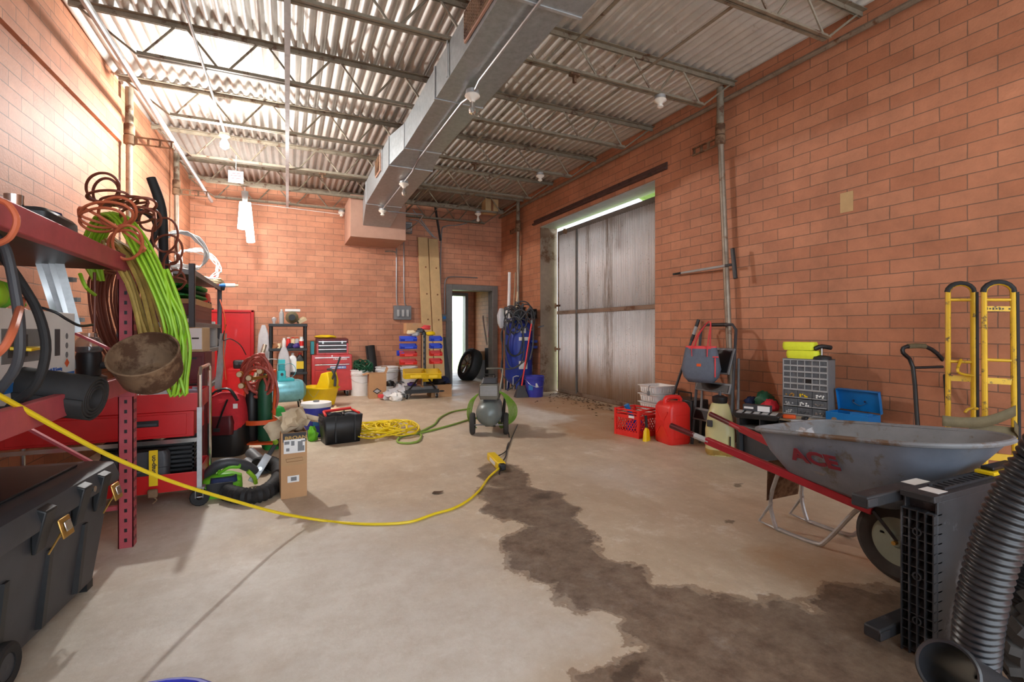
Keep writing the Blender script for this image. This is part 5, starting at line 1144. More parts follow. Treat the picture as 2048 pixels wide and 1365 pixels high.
b = MB(); b.loft([ring(.16, .06, .02, -.5), ring(.2, .08, .03, -.3), ring(.14, .07, .02, -.1), ring(.06, .04, .01, 0)]); o = b.build('plastic_bag', 'bag_clear', ang=60); o.location = (xs(568), 8.33, z2 + .02); tag(o, 'clear plastic bag hanging from the upper resin shelf', 'bag')
b = MB(); b.loft([ring(.14, .06, .02, -.8), ring(.17, .08, .03, -.4), ring(.14, .08, .02, -.15), ring(.05, .04, .01, 0)]); o = b.build('plastic_bag', 'bag_clear', ang=60); o.location = (x0 - .07, 8.45, zt - .02); tag(o, 'long clear plastic bag hanging off the side of the resin shelf', 'bag')
o = MB().tube([(xs(512) - .1, 8.0, .0), (xs(531), 8.3, AY(531, 690, 8.3).z)], .03, 10).build('grey_stick', 'pipe_old'); tag(o, 'short thick grey stick behind the salmon hose coil', 'stick')
bottle('small_bottle', 'clear bottle on the lowest resin shelf', (xs(602), 8.5, SZ[0]), .04, .2, 'clear_plastic')
# red tool chest, two boxes
x0, x1 = AY(623, 760, 8.55).x, AY(704, 760, 8.55).x; zc1 = AY(660, 710, 8.55).z; wd = x1 - x0; cx = (x0 + x1) / 2
t = thing('rolling_cabinet', 'red rolling tool cabinet against the back wall', 'cabinet', (cx, 8.78, 0))
MB().bx(-wd / 2, wd / 2, -.23, .23, .1, zc1).build('cabinet_body', 'craft_red', t, .008)
for k, (za, zb) in enumerate(((zc1 - .15, zc1 - .04), (zc1 - .25, zc1 - .155))):
    q = MB().bx(-wd / 2 + .05, wd / 2 - .04, -.238, -.23, za, zb).build('drawer', 'craft_red', t, .003); MB().bx(-wd / 2 + .05, wd / 2 - .04, -.25, -.238, zb - .014, zb).build('drawer_pull', 'chrome', q, .002)
MB().bx(-wd / 2 + .05, wd / 2 - .04, -.238, -.23, .13, zc1 - .26).build('cabinet_door', 'craft_red', t, .004)
text('CRAFTSMAN', .036, 'print_white', t, (wd * .20, -.2395, zc1 - .075), (R(90), 0, 0), sx=1.05, bold=.001)
MB().bx(-.03, .22, -.2395, -.238, zc1 - .235, zc1 - .185).build('sticker', 'label_blue', t); MB().bx(-.03, .07, -.2405, -.2395, zc1 - .232, zc1 - .188).build('sticker_end', 'label_white', t)
b = MB()
for k in range(8): b.bx(.085 + k * .016, .085 + k * .016 + (.011 if k % 3 else .006), -.2406, -.2395, zc1 - .222, zc1 - .198)
b.build('sticker_print', 'print_white', t)
b = MB()
for k in range(4): b.bx(-.02 + k * .022, -.006 + k * .022, -.2412, -.2405, zc1 - .222, zc1 - .205)
b.build('sticker_print', 'print_blue', t)
MB().cyl((0, -.23, zc1 - .02), (0, -.236, zc1 - .02), .01).build('lock', 'chrome', t)
for (sx, sy) in ((-1, -1), (1, -1), (-1, 1), (1, 1)): caster(t, (sx * (wd / 2 - .07), sy * .17, .1), .04)
xa, xb = AY(633, 690, 8.6).x, AY(697, 690, 8.6).x; w2 = xb - xa; h2 = AY(660, 677, 8.6).z - zc1
t = thing('tool_chest', 'smaller red tool chest with grey drawers on the rolling cabinet', 'chest', ((xa + xb) / 2, 8.8, zc1 + .001))
MB().bx(-w2 / 2, w2 / 2, -.18, .18, 0, h2 * .68).build('chest_body', 'craft_red', t, .004)
MB().loft([[(-w2 / 2, -.18, h2 * .685), (w2 / 2, -.18, h2 * .685), (w2 / 2, .18, h2 * .685), (-w2 / 2, .18, h2 * .685)], [(-w2 / 2, -.17, h2 * .95), (w2 / 2, -.17, h2 * .95), (w2 / 2, .18, h2), (-w2 / 2, .18, h2)]]).build('lid', 'dark_red', t, .006)
for k in range(3):
    q = MB().bx(-w2 / 2 + .03, w2 / 2 - .03, -.188, -.18, .03 + k * .065, .09 + k * .065).build('drawer', 'dark_grey', t, .002); MB().bx(-w2 / 2 + .03, w2 / 2 - .03, -.2, -.188, .078 + k * .065, .09 + k * .065).build('drawer_pull', 'chrome', q, .002)
for s in (-1, 1): MB().box((s * w2 * .3, -.188, h2 * .74), (.03, .012, .05)).build('latch', 'steel', t, .003)
heap('work_glove', 'tan leather glove lying on top of the red tool chest', 'glove', ((xa + xb) / 2 - .1, 8.8, zc1 + h2 + .003), .13, (1.3, .8, .22), 'yellow', 9, .2)
o = MB().bx(-.03, .03, -.05, .05, 0, .22).build('parts_box', 'teal', bevel=.01); o.location = (xa - .06, 8.75, zc1 + .001); tag(o, 'narrow teal packet squeezed beside the red tool chest', 'packet')
# buckets by the wall
def pail(loc, h, r, label, m='white_plastic', name='plastic_bucket', grp=None, bail=True):
    t = thing(name, label, 'bucket', loc, 0, grp)
    MB().lathe([(r * .86, 0), (r * .88, .01), (r, h), (r - .006, h), (r * .86, .012), (.001, .01)], 28).build('bucket_wall', m, t)
    b = MB()
    for z in (h * .80, h * .86, h * .97): b.lathe([(r * .985, z - .004), (r * 1.05, z), (r * 1.05, z + .006), (r * .985, z + .01)], 28, None, True)
    b.build('rim_bands', m, t)
    if bail: MB().tube([(-r * 1.04, 0, h * .85), (-r * .8, -r * .75, h * .6), (0, -r * 1.08, h * .5), (r * .8, -r * .75, h * .6), (r * 1.04, 0, h * .85)], .003, 5, k=4).build('bail', 'steel', t)
    return t
c1 = F(730, 797); c1.y += .2
pail((c1.x, 8.62, 0), UP(V((c1.x, 8.4, 0)), 741), .19, 'white bucket topped with green garden hose beside the red cabinet')
coil('garden_hose', 'green garden hose heaped in the white bucket by the red cabinet', (c1.x + .03, 8.55, UP(V((c1.x, 8.4, 0)), 741) + .06), .13, .011, 9, 'dark_green', (.25, .1, 0), 7, .5, 'hose', flat=2.2)
c2 = (AY(775, 770, 8.9).x, 8.95, 0)
pail(c2, AY(775, 735, 8.75).z, .2, 'white bucket next to the one holding green hose')
carton('small_carton', 'tiny carton poking out of the second white bucket', (c2[0] - .05, 8.95, .33), (.09, .07, .12), .3, 'cardboard')
pail((AY(820, 770, 8.9).x, 9.0, 0), AY(818, 735, 8.8).z, .16, 'white bucket behind the bin rack')
b = MB(); b.loft([ring(.03, .03, .01, 0), ring(.12, .09, .03, .12), ring(.16, .1, .04, .3), ring(.09, .06, .02, .5)]); o = b.build('paper_sack', 'wood_brown', ang=40); o.location = (AY(797, 760, 9.1).x, 9.1, 0); tag(o, 'crumpled brown sack standing between two white buckets', 'sack')
roll('rubber_mat_roll', 'tall dark rubber mat roll leaning on the back wall', (AY(749, 760, 9.2).x, 9.12, .02), (AY(741, 692, 9.2).x, 9.24, AY(743, 692, 9.2).z), .085, 'black_rubber', 3)
# open carton in front of the buckets
p = F(757, 798)
carton('open_carton', 'open brown carton with a torn flap in front of the white buckets', (p.x, p.y + .16, 0), (.27, .27, UP(p, 748)), R(-3), 'cardboard', openbox=True)
MB().add([(-.07, -.0005, 0), (0, -.0005, .05), (.07, -.0005, 0), (0, -.0005, -.05)], [(0, 1, 2, 3)]).build('diamond_print', 'print_dark', bpy.data.objects[[o.name for o in bpy.data.objects if o.name.startswith('open_carton')][-1]], loc=(-.01, -.1365, .12))
MB().add([(-.05, -.001, 0), (0, -.001, .03), (.05, -.001, 0), (0, -.001, -.03)], [(0, 1, 2, 3)]).build('diamond_center', 'light_grey', bpy.data.objects[[o.name for o in bpy.data.objects if o.name.startswith('open_carton')][-1]], loc=(-.01, -.1370, .12))
q = F(790, 800); carton('shoe_box', 'small red and white box lying by the plastic bags', (q.x - .12, q.y + .12, .03), (.22, .12, .05), .25, 'strap_coral')
for k, (u, v, r_, m_, lb) in enumerate(((785, 801, .11, 'bag_clear', 'crumpled white plastic bag on the floor in front of the open carton'), (806, 796, .13, 'bag_clear', 'crumpled clear plastic bag under the bin rack side'), (795, 803, .08, 'white', 'wad of white plastic between the two bags'))):
    p = F(u, v); heap('plastic_bag', lb, 'bag', (p.x, p.y + .05, 0), r_, (1.2, .9, .9), m_, 20 + k, .35, 14, 8, 'plastic bags by the bin rack')
p = F(772, 792); heap('maroon_cloth', 'maroon cloth on the floor beside the plastic bags', 'cloth', (p.x, p.y, 0), .07, (1.2, 1, .6), 'dark_red', 2)
t = thing('baseball_hat', 'black cap resting on the junk by the plastic bags', 'cap', (F(783, 790).x, F(783, 790).y + .12, .14), .4); MB().lathe([(.09, 0), (.088, .03), (.06, .08), (0, .1)], 16).build('crown', 'black', t); MB().loft([ring(.12, .1, .05, 0, .1, 0), ring(.12, .1, .05, .006, .1, 0)]).build('brim', 'black', t)
coil('wire_pile', 'grey wire and cable pile left of the bin rack', (F(805, 790).x, F(805, 790).y + .15, .13), .12, .006, 5, 'mid_grey', (.3, .2, 0), 9, .5, flat=3)
# bin rack
p0, p1 = F(818, 800), F(873, 796)
bx0 = (p0.x + p1.x) / 2; by0 = (p0.y + p1.y) / 2 + .18
t = thing('bin_rack', 'black rolling rack post holding rows of coloured plastic bins', 'rack', (bx0, by0, 0), R(-4)); hw = (p1.x - p0.x) / 2 + .04; hz = UP(V((bx0, by0 - .18, 0)), 664)
MB().bx(-hw, hw, -.2, .2, .10, .115).build('base_tray', 'black', t, .004)
for y_ in (-.1975, .1975): MB().bx(-hw, hw, y_ - .0075, y_ + .0075, .09, .15).build('base_rail', 'black', t, .003)
MB().bx(.02, .09, -.04, .04, .115, hz).build('post', 'black', t, .004)
for s in (-1, 1): MB().bar((.055, -.045, .42), (s * (hw - .04) + .0, -.19, .13), .025, .02).build('brace', 'black', t)
MB().bar((.03, -.05, .13), (.03, -.05, hz - .05), .02).build('wood_slat', 'timber', t)
b = MB()
for k in range(8): b.box((.055, -.042, .5 + k * .09), (.012, .006, .05))
b.build('post_slots', 'mid_grey', t)
for (sx, sy) in ((-1, -1), (1, -1), (-1, 1), (1, 1)): caster(t, (sx * (hw - .03), sy * .17, .10), .035, 'light_grey')
RK = t
def binm(loc, m, label, sz=(.2, .14, .1), grp='plastic bins on the rack'):
    t = thing('parts_bin', label, 'bin', loc, R(-4), grp); a, d, h = sz
    b = MB(); b.bx(-a / 2, a / 2, -d / 2, d / 2, 0, .004); b.loft([[(-a / 2, -d / 2, 0), (-a / 2 + .004, -d / 2, 0), (-a / 2 + .004, d / 2, 0), (-a / 2, d / 2, 0)], [(-a / 2, -d / 2 - .03, h * .6), (-a / 2 + .004, -d / 2 - .03, h * .6), (-a / 2 + .004, d / 2, h), (-a / 2, d / 2, h)]])
    b.loft([[(a / 2 - .004, -d / 2, 0), (a / 2, -d / 2, 0), (a / 2, d / 2, 0), (a / 2 - .004, d / 2, 0)], [(a / 2 - .004, -d / 2 - .03, h * .6), (a / 2, -d / 2 - .03, h * .6), (a / 2, d / 2, h), (a / 2 - .004, d / 2, h)]])
    b.loft([[(-a / 2, -d / 2, 0), (a / 2, -d / 2, 0), (a / 2, -d / 2 + .004, 0), (-a / 2, -d / 2 + .004, 0)], [(-a / 2, -d / 2 - .03, h * .6), (a / 2, -d / 2 - .03, h * .6), (a / 2, -d / 2 - .026, h * .6), (-a / 2, -d / 2 - .026, h * .6)]])
    b.bx(-a / 2, a / 2, d / 2 - .004, d / 2, 0, h).bx(-a / 2, a / 2, -d / 2 - .034, -d / 2 - .024, h * .6 - .01, h * .6)
    b.build('bin_shell', m, t); MB().bx(-a * .25, a * .25, -d / 2 - .03, -d / 2 - .018, h * .12, h * .42).build('label_slot', m, t)
    return t
zs = [UP(V((bx0, by0 - .2, 0)), v) for v in (683, 698, 713, 729)]
cols = ['bin_blue', 'bin_blue', 'plastic_red', 'plastic_red']; nm = ['uppermost blue', 'lower blue', 'upper red', 'lower red']
for z, c_, n_ in zip(zs, cols, nm):
    for k, dx in enumerate((-.2, .2)):
        binm((bx0 + dx * (1.0) + (.02 if k else -.03), by0 - .14, z), c_, '%s parts bin of the rack, on the %s side of the post' % (n_, 'doorway' if k else 'bucket'), (.26 if k == 0 else .19, .14, .085))
for (u0, v0, m_, lb, sz) in ((829, 757, 'yellow', 'big yellow parts bin of the rack, on the bucket side of the post', (.34, .2, .15)), (863, 757, 'yellow', 'big yellow parts bin of the rack, on the doorway side of the post', (.28, .2, .15))):
    q = AY(u0, v0, by0 - .16); binm((q.x, by0 - .16, q.z), m_, lb, sz)
q = AY(855, 782, by0 - .05); binm((q.x, by0 - .02, .26), 'yellow', 'small yellow bin low on the rack above the base tray', (.16, .12, .12))
binm((bx0 - .33, by0 - .02, zs[2] + .01), 'bin_blue', 'blue bin end peeking out beside the upper red bin', (.1, .12, .08))
carton('cardboard_box', 'small cardboard box on top of the bin rack', (bx0 - .10, by0 + .06, hz - .03), (.28, .2, .17), 0, 'cardboard')
for k, (dx, dz, m_, lb) in enumerate(((-.18, .0, 'cream', 'tan mesh glove hanging off the top of the bin rack'), (-.02, .03, 'dark_grey', 'dark drill battery on top of the bin rack'), (.08, .08, 'strap_coral', 'orange and purple packet on top of the bin rack'), (.14, -.02, 'yellow', 'yellow black clamp at the top of the bin rack post'), (-.1, -.03, 'light_grey', 'white tag tools beneath the carton on the bin rack'))):
    o = MB().ball((0, 0, .04), .06, (1.3, .7, .6), 10, 6, .3, k).build('rack_item', m_, ang=35); o.location = (bx0 + dx, by0 - .10, hz - .05 + dz); tag(o, lb, 'tool', 'oddments on top of the bin rack')
carton('parts_tray', 'grey tray of parts on the base of the bin rack', (bx0, by0, .116), (.5, .3, .08), 0, 'mid_grey')
heap('purple_rag', 'purple rag on the base of the bin rack', 'rag', (bx0 - .15, by0 - .05, .20), .06, (1.2, 1, .6), 'purple', 7)
# cardboard box with handle and dark clothes
p = F(885, 795); 
t = carton('cardboard_box', 'open low cardboard box holding dark clothes by the back doorway', (p.x, p.y + .2, 0), (.34, .36, UP(p, 770)), R(-3), 'cardboard', openbox=True, flaps=False)
MB().loft([[(.05 * math.cos(a), -.182, .1 + .016 * math.sin(a)) for a in [k * .6283 for k in range(10)]], [(.05 * math.cos(a), -.181, .1 + .016 * math.sin(a)) for a in [k * .6283 for k in range(10)]]]).build('hand_hole', 'print_dark', t)
for k, (dx, dy, r_, m_) in enumerate(((-.05, .0, .15, 'black'), (.06, .02, .12, 'navy'), (-.12, .08, .1, 'dark_grey'))):
    heap('dark_clothes', ['black garment in the low cardboard box', 'navy garment in the low cardboard box, doorway side', 'grey garment hanging at the back of the low cardboard box'][k], 'clothes', (p.x + dx, p.y + .2 + dy, .17 + k * .03), r_, (1, .9, .6), m_, 30 + k, .3, 14, 8, 'clothes in the low cardboard box')
# timbers and boards by the door
for k, (ua, ub, uc, ud, yy) in enumerate(((835, 857, 845, 872, 9.22), (857, 877, 868, 893, 9.26))):
    top = AY((ua + ub) / 2, 475 + k * 3, 9.33); bot = AY((uc + ud) / 2, 765, 9.05); bot.z = 0.0
    t = thing('leaning_timber', ['pale wide timber board leaning on the back wall, bucket side', 'pale wide timber board leaning on the back wall, doorway side'][k], 'board', (0, 0, 0), 0, 'leaning timbers')
    MB().bar((bot.x, bot.y + (.0), .002), (top.x, 9.36, top.z), .195, .04, (0, 1, 0)).build('board', 'timber', t, .004)
    b = MB()
    for f in (.25, .45, .62, .8):
        q = V((bot.x, bot.y, 0)).lerp(V((top.x, 9.36, top.z)), f) + V(((-1) ** int(f * 10) * .03, -.021, 0)); b.cyl(q, q + V((0, -.0015, 0)), .016, 10)
    b.build('knots', 'timber_knot', t)
o = MB().bar((AY(897, 760, 9.2).x, 9.2, .0), (AY(886, 675, 9.3).x, 9.34, AY(886, 675, 9.3).z), .12, .02, (0, 1, 0)).build('narrow_board', 'dark_grey', bevel=.003); tag(o, 'narrow dark panel leaning beside the back doorway', 'panel')
# tyre leaning beyond the doorway
p = F(930, 763); q = D(950, 715, 10.4)
c = V((p.x + .2, p.y + .25, .33)); ax = V((-.92, -.10, .34)).normalized(); M = MX.Translation(c) @ ax.to_track_quat('Z', 'Y').to_matrix().to_4x4()
t = thing('car_tyre', 'large car tyre with alloy rim leaning in the back doorway', 'tyre', (0, 0, 0))
MB().lathe([(.22, -.10), (.28, -.125), (.345, -.11), (.37, -.07), (.37, .07), (.345, .11), (.28, .125), (.22, .10)], 40, M, True).build('tread', 'tyre_dark', t)
b = MB(); b.lathe([(.225, -.1), (.225, .1), (.205, .09), (.205, -.1)], 32, M, True); b.lathe([(.05, .03), (.06, .07), (.03, .085), (0, .085)], 14, M)
for k in range(10):
    a = 2 * math.pi * k / 10; b.bar(M @ V((.04 * math.cos(a), .04 * math.sin(a), .065)), M @ V((.21 * math.cos(a + .1), .21 * math.sin(a + .1), .085)), .03, .02)
b.build('alloy_rim', 'chrome', t)
# annex clutter
for k, (u, v0, v1, yy, m_, lb) in enumerate(((965, 745, 772, 10.5, 'light_grey', 'pale stone block stack behind the tyre'), (962, 722, 745, 10.6, 'cardboard', 'brown cardboard box on the blocks behind the tyre'), (985, 700, 760, 10.2, 'dark_grey', 'dark crate stacked beside the doorway in the annex'))):
    a_ = AY(u, v1, yy); b_ = AY(u, v0, yy)
    z0 = 0 if k != 1 else AY(u, 745, 10.6).z
    carton('annex_box', lb, (a_.x + .05, yy, z0 if k != 1 else .42), (.34, .3, (.42 if k == 0 else .2 if k == 1 else .7)), .1, m_)
o = MB().bar(AX(979, 675, 4.44), AX(982, 622, 4.44), .10, .04).build('red_level', 'plastic_red', bevel=.004); tag(o, 'red board hanging on the annex wall beyond the doorway', 'board')
o = MB().tube([AX(974, 690, 4.44), AX(968, 650, 4.44), AX(966, 632, 4.44)], .02, 6).build('white_rod', 'bag_clear'); tag(o, 'pale bag hanging beside the red board in the annex', 'bag')
# ------------------------------------------------------------------ grey compressor in the middle
p0, p1 = F(947, 872), F(1012, 868); c = (p0 + p1) / 2; c.y += .02
t = thing('wheeled_compressor', 'grey portable air compressor on two wheels in the middle of the floor', 'compressor', (c.x, c.y, 0), R(-24)); hs = (p1 - p0).length / 2
MB().lathe([(0, -.30), (.07, -.285), (.12, -.24), (.138, -.17), (.138, .32), (.12, .38), (.06, .42), (0, .43)], 28, MX.Translation((0, .12, .23)) @ MX.Rotation(R(-90), 4, 'X')).build('tank', 'tank_grey', t)
for s in (-1, 1):
    b = MB(); wheel(b, (s * hs, .0, .115), .115, .055, 'x', .5, 26); q = b.build('wheel', 'tyre', t); b = MB(); hubdisc(b, (s * hs, .0, .115), .06, .05); b.build('wheel_hub', 'black', q)
MB().cyl((-hs, 0, .1), (hs, 0, .1), .008).build('axle', 'steel', t)
zt0 = .38
MB().loft([ring(.18, .17, .015, zt0, 0, -.02), ring(.215, .19, .02, zt0 + .05, 0, -.02), ring(.19, .17, .02, zt0 + .16, 0, -.02)]).build('motor_shroud', 'pump_grey', t, .003)
b = MB()
for k in range(8): b.bx(-.09, .085, -.118, -.108, zt0 + .045 + k * .0125, zt0 + .052 + k * .0125)
b.build('shroud_grille', 'light_grey', t)
MB().loft([ring(.16, .15, .02, zt0 + .165, .0, .0), ring(.15, .13, .02, zt0 + .22, .01, .02)]).build('pump_head', 'dark_grey', t, .003)
MB().tube([(-.05, -.02, zt0 + .22), (-.05, -.02, zt0 + .255), (.06, -.02, zt0 + .255), (.06, -.02, zt0 + .22)], .008, 6).build('top_handle', 'black', t)
MB().bx(-.06, .06, -.06, .05, zt0 - .02, zt0).build('mount_plate', 'black', t)
MB().tube([(.09, .1, .38), (.1, .2, .36), (.14, .4, .62), (.12, .44, .66), (-.05, .44, .66)], .01, 8, k=3).build('push_handle', 'pump_grey', t)
MB().tube([(.13, -.1, .14), (.16, .1, .34), (.165, .3, .36), (.16, .4, .2), (.15, .4, .02)], .012, 8, k=4).build('side_guard', 'black', t)
MB().bx(-.06, .06, .42, .44, .0, .12).build('rear_foot', 'black', t)
th = thing('air_hose', 'lime green air hose coiled over the right side of the grey compressor', 'hose', (c.x + .17, c.y + .12, 0), R(-24))
for k in range(7):
    f = (k - 3) / 3; g = ((k * 37) % 9) / 9 * 1.45; MB().tube([(-.05, -.04 + .08 * f, .43 + .01 * g), (.05 + .02 * f, .06 * f, .41 - .02 * g), (.10 + .085 * g, .03 + .09 * f, .26), (.09 + .09 * g, .04 + .08 * f, .12), (.02 + .05 * g, .05 + .06 * f, .03 + .012 * g), (-.02, .03 + .03 * f, .12), (-.05, .0, .3), (-.05, -.04 + .08 * f, .43 + .01 * g)], .006, 6, k=4).build('hose_turn', 'hose_lime', th)
th = thing('air_hose', 'lime green hose turns hanging on the left side of the grey compressor', 'hose', (c.x - .13, c.y + .12, 0), R(-24))
for k in range(4):
    f = (k - 1.5) / 1.5; MB().tube([(.05, .02 * f, .42), (-.02 - .02 * f, .0, .34), (-.05 - .02 * f, .02, .2), (-.03, .03, .08), (.03, .04, .05)], .006, 6, k=4).build('hose_turn', 'hose_lime', th)
cable([c + V((.09, -.02, .3)), F(1018, 870, .012), F(1014, 895, .008), F(1012, 912, .008), F(1004, 925, .02)], .006, 'black', 'power_lead', 'black power lead from the grey compressor to the yellow outlet block')
cable([F(1035, 850, .008), F(1022, 880, .008), F(1012, 903, .008), F(990, 915, .02)], .005, 'black', 'power_lead', 'second thin black lead crossing the floor to the yellow block')
o = MB().bx(-.16, .16, -.001, .001, 0, .001).build('x', 'black'); bpy.data.objects.remove(o)
a_, b_ = F(982, 912, .03), F(1003, 933, .03)
t = thing('outlet_block', 'yellow outlet block lying on the floor in front of the grey compressor', 'outlet', (a_ + b_) / 2 - V((0, 0, .03)), math.atan2((b_ - a_).y, (b_ - a_).x)); Ln = (b_ - a_).length
MB().bx(-Ln / 2, Ln / 2, -.035, .035, 0, .06).build('block_body', 'yellow', t, .008); MB().bx(-Ln * .2, Ln * .3, -.0365, -.035, .015, .045).build('label', 'label_white', t)
MB().box((Ln / 2 + .02, 0, .03), (.05, .05, .05)).build('plug', 'black', t, .008); MB().tube([(Ln / 2 + .03, 0, .03), (Ln / 2 + .08, -.04, .01), (Ln / 2 + .12, -.05, .006)], .006, 6, k=2).build('pigtail', 'black', t)
# the long yellow cord
pts = [D(-20, 782, 1.35), D(0, 793, 1.38), D(60, 826, 1.48), D(130, 865, 1.6), D(230, 917, 1.82), D(350, 966, 2.1), D(470, 1003, 2.38), D(560, 1027, 2.62), F(640, 1041, .01), F(700, 1047, .008), F(750, 1049, .008), F(800, 1047, .008), F(830, 1042, .008), F(870, 1028, .008), F(905, 1018, .008), F(935, 1002, .008), F(960, 980, .008), F(978, 955, .008), F(1000, 936, .02)]
cable(pts, .008, 'cord_yellow', 'extension_cable', 'long yellow extension cord sagging from the rack down across the floor', k=6, n=8)
p = F(875, 987); b = MB(); b.loft([[(-.04, 0, .004), (-.02, .02, .01), (.02, .025, .004), (.045, .0, .012)], [(-.03, -.02, .01), (0, -.03, .004), (.025, -.02, .012), (.03, -.01, .008)]], False, closed=False); o = b.build('dry_leaf', 'leaf'); o.location = p; tag(o, 'dry leaf alone on the concrete beside the yellow cord', 'leaf')
# rim of a blue bucket in front of the camera
p = F(300, 1362, .37); p = V((p.x, p.y - .05, 0)); pc_ = F(300, 1358, .36); pail((pc_.x, pc_.y - .16, 0), .36, .15, 'blue bucket rim poking up at the very front of the floor', 'blue_bucket', bail=False)
# ------------------------------------------------------------------ blue upright compressor and things in the back right corner
p = F(1036, 787); bc = V((p.x + .12, p.y + .22, 0))
t = thing('upright_compressor', 'blue upright tank compressor with a black pump on top, draped with cords', 'compressor', bc, R(20))
MB().lathe([(.0, .10), (.12, .12), (.21, .19), (.245, .28), (.245, 1.12), (.21, 1.22), (.12, 1.28), (0, 1.3)], 32).build('tank', 'blue_tank', t)
for k in range(3):
    a = R(100 + 120 * k); MB().bar((.2 * math.cos(a), .2 * math.sin(a), .3), (.24 * math.cos(a), .24 * math.sin(a), 0), .06, .008).build('leg', 'blue_tank', t)
MB().bx(-.18, .18, -.14, .14, 1.29, 1.31).build('pump_plate', 'blue_tank', t, .003)
MB().loft([ring(.13, .14, .02, 1.31, .06), ring(.13, .14, .02, 1.42, .06), ring(.10, .10, .01, 1.43, .06), ring(.12, .12, .01, 1.52, .06)]).build('pump_body', 'dark_grey', t, .003)
b = MB()
for k in range(6): b.bx(-.01, .13, -.07, .07, 1.43 + k * .016, 1.437 + k * .016)
b.build('pump_fins', 'black', t)
MB().lathe([(.13, -.03), (.14, -.03), (.14, .03), (.13, .03)], 24, MX.Translation((.06, .1, 1.42)) @ MX.Rotation(R(90), 4, 'X'), True).build('flywheel', 'black', t)
MB().cyl((-.16, 0, 1.38), (-.02, 0, 1.38), .07).build('motor', 'dark_grey', t)
def tank_patch(a0, a1, z0, z1, m_, name='label'):
    r_ = .247; b = MB(); b.loft([[(r_ * math.cos(R(a)), r_ * math.sin(R(a)), z) for a in [a0 + (a1 - a0) * k / 6 for k in range(7)]] for z in (z0, z1)], False, closed=False); return b.build(name, m_, t)
tank_patch(225, 262, .42, .56, 'label_white'); tank_patch(232, 255, 1.05, 1.15, 'label_white'); tank_patch(225, 275, .92, .98, 'label_white', 'brand_strip'); tank_patch(300, 312, .36, .48, 'label_white')
MB().tube([(-.23, -.1, .05), (-.26, -.12, .28), (-.2, -.2, .3)], .01, 6, k=2).build('drain_pipe', 'light_grey', t)
MB().box((.10, -.27, .80), (.16, .06, .05)).build('pressure_bracket', 'blue_tank', t, .01); MB().box((.10, -.28, .90), (.14, .05, .05)).build('pressure_bracket', 'blue_tank', t, .01)
zt = 8.0
for k, (pth, r_, lb) in enumerate((([(1018, 615), (1012, 650), (1010, 700), (1020, 735), (1040, 730), (1048, 700), (1044, 650), (1030, 620), (1018, 615)], .012, 'grey power cord looped widest over the front of the blue compressor'),
                            ([(1030, 628), (1022, 660), (1016, 690), (1024, 712), (1040, 705), (1046, 670), (1040, 635), (1030, 628)], .012, 'grey power cord in a smaller loop on the blue compressor'),
                            ([(1060, 612), (1066, 650), (1066, 690), (1060, 720)], .014, 'black hose hanging down the right of the blue compressor'),
                            ([(1012, 690), (1018, 706), (1032, 712), (1046, 704)], .012, 'grey cord sagging across the middle of the blue compressor'),
                            ([(1010, 738), (1024, 738), (1042, 728), (1054, 718)], .012, 'grey cord sagging across the lower blue tank'),
                            ([(1014, 782), (1030, 770), (1046, 748), (1056, 715), (1060, 690)], .010, 'dark cord running diagonally down the blue tank'),
                            ([(1016, 640), (1002, 668), (1006, 700), (1002, 740), (1012, 760)], .01, 'dark cord at the doorway side of the blue compressor'))):
    rr_ = math.hypot(bc.x, bc.y); q = [D(u, v, zc(bc) - .30) for u, v in pth]; cable(q, r_, 'dark_grey' if k % 2 == 0 else 'black', 'power_cable', lb, k=5, group='cords on the blue compressor')
t = thing('cord_mass', 'dark mass of coiled cords piled around the blue compressor pump', 'cords', D(1030, 632, zc(bc) - .1)); o0 = D(1030, 632, zc(bc) - .1)
MB().tube([q - o0 for q in loops([(1022, 628, 13, 16, 0), (1040, 640, 15, 20, 60), (1052, 625, 14, 16, 20), (1030, 650, 14, 16, 90), (1045, 615, 15, 12, 0), (1060, 640, 9, 22, 40), (1018, 648, 10, 22, 10)], zc(bc) - .28, 4, 1.8)], .012, 6, k=3).build('cord_coils', 'dark_grey', t)
t = thing('work_light', 'black lamp drum beside the pump on the blue compressor', 'lamp', D(1057, 628, zc(bc) - .05)); MB().cyl((0, 0, 0), (.12, -.08, 0), .09, 20).build('lamp_drum', 'black', t)
b = MB(); b.loft([ring(.05, .05, .02, -.35), ring(.13, .1, .03, -.26), ring(.15, .12, .04, -.12), ring(.07, .06, .02, 0)]); o = b.build('plastic_bag', 'bag_clear', ang=50); o.location = D(1003, 617, zc(bc) - .2); tag(o, 'clear plastic bag hanging off the blue compressor cords, doorway side', 'bag')
t = thing('white_bucket', 'white pail sitting behind the pump on the blue compressor', 'bucket', D(1026, 622, zc(bc) + .28)); o_ = t.location.copy(); MB().lathe([(.09, 0), (.105, .20), (.10, .2), (.0, .01)], 20).build('pail_body', 'white_plastic', t); MB().lathe([(.11, .19), (.115, .2), (.115, .215), (.11, .22)], 20, None, True).build('pail_rim', 'dark_grey', t)
t.location = (bc.x - .02, bc.y + .38, 1.28)
st = thing('stool', 'dark stand behind the blue compressor carrying the white pail', 'stand', (bc.x - .02, bc.y + .38, 0)); MB().bx(-.12, .12, -.1, .1, 1.25, 1.278).build('seat', 'dark_grey', st)
for (sx, sy) in ((-1, -1), (1, -1), (-1, 1), (1, 1)): MB().bar((sx * .1, sy * .08, 0), (sx * .1, sy * .08, 1.25), .025).build('leg', 'dark_grey', st)
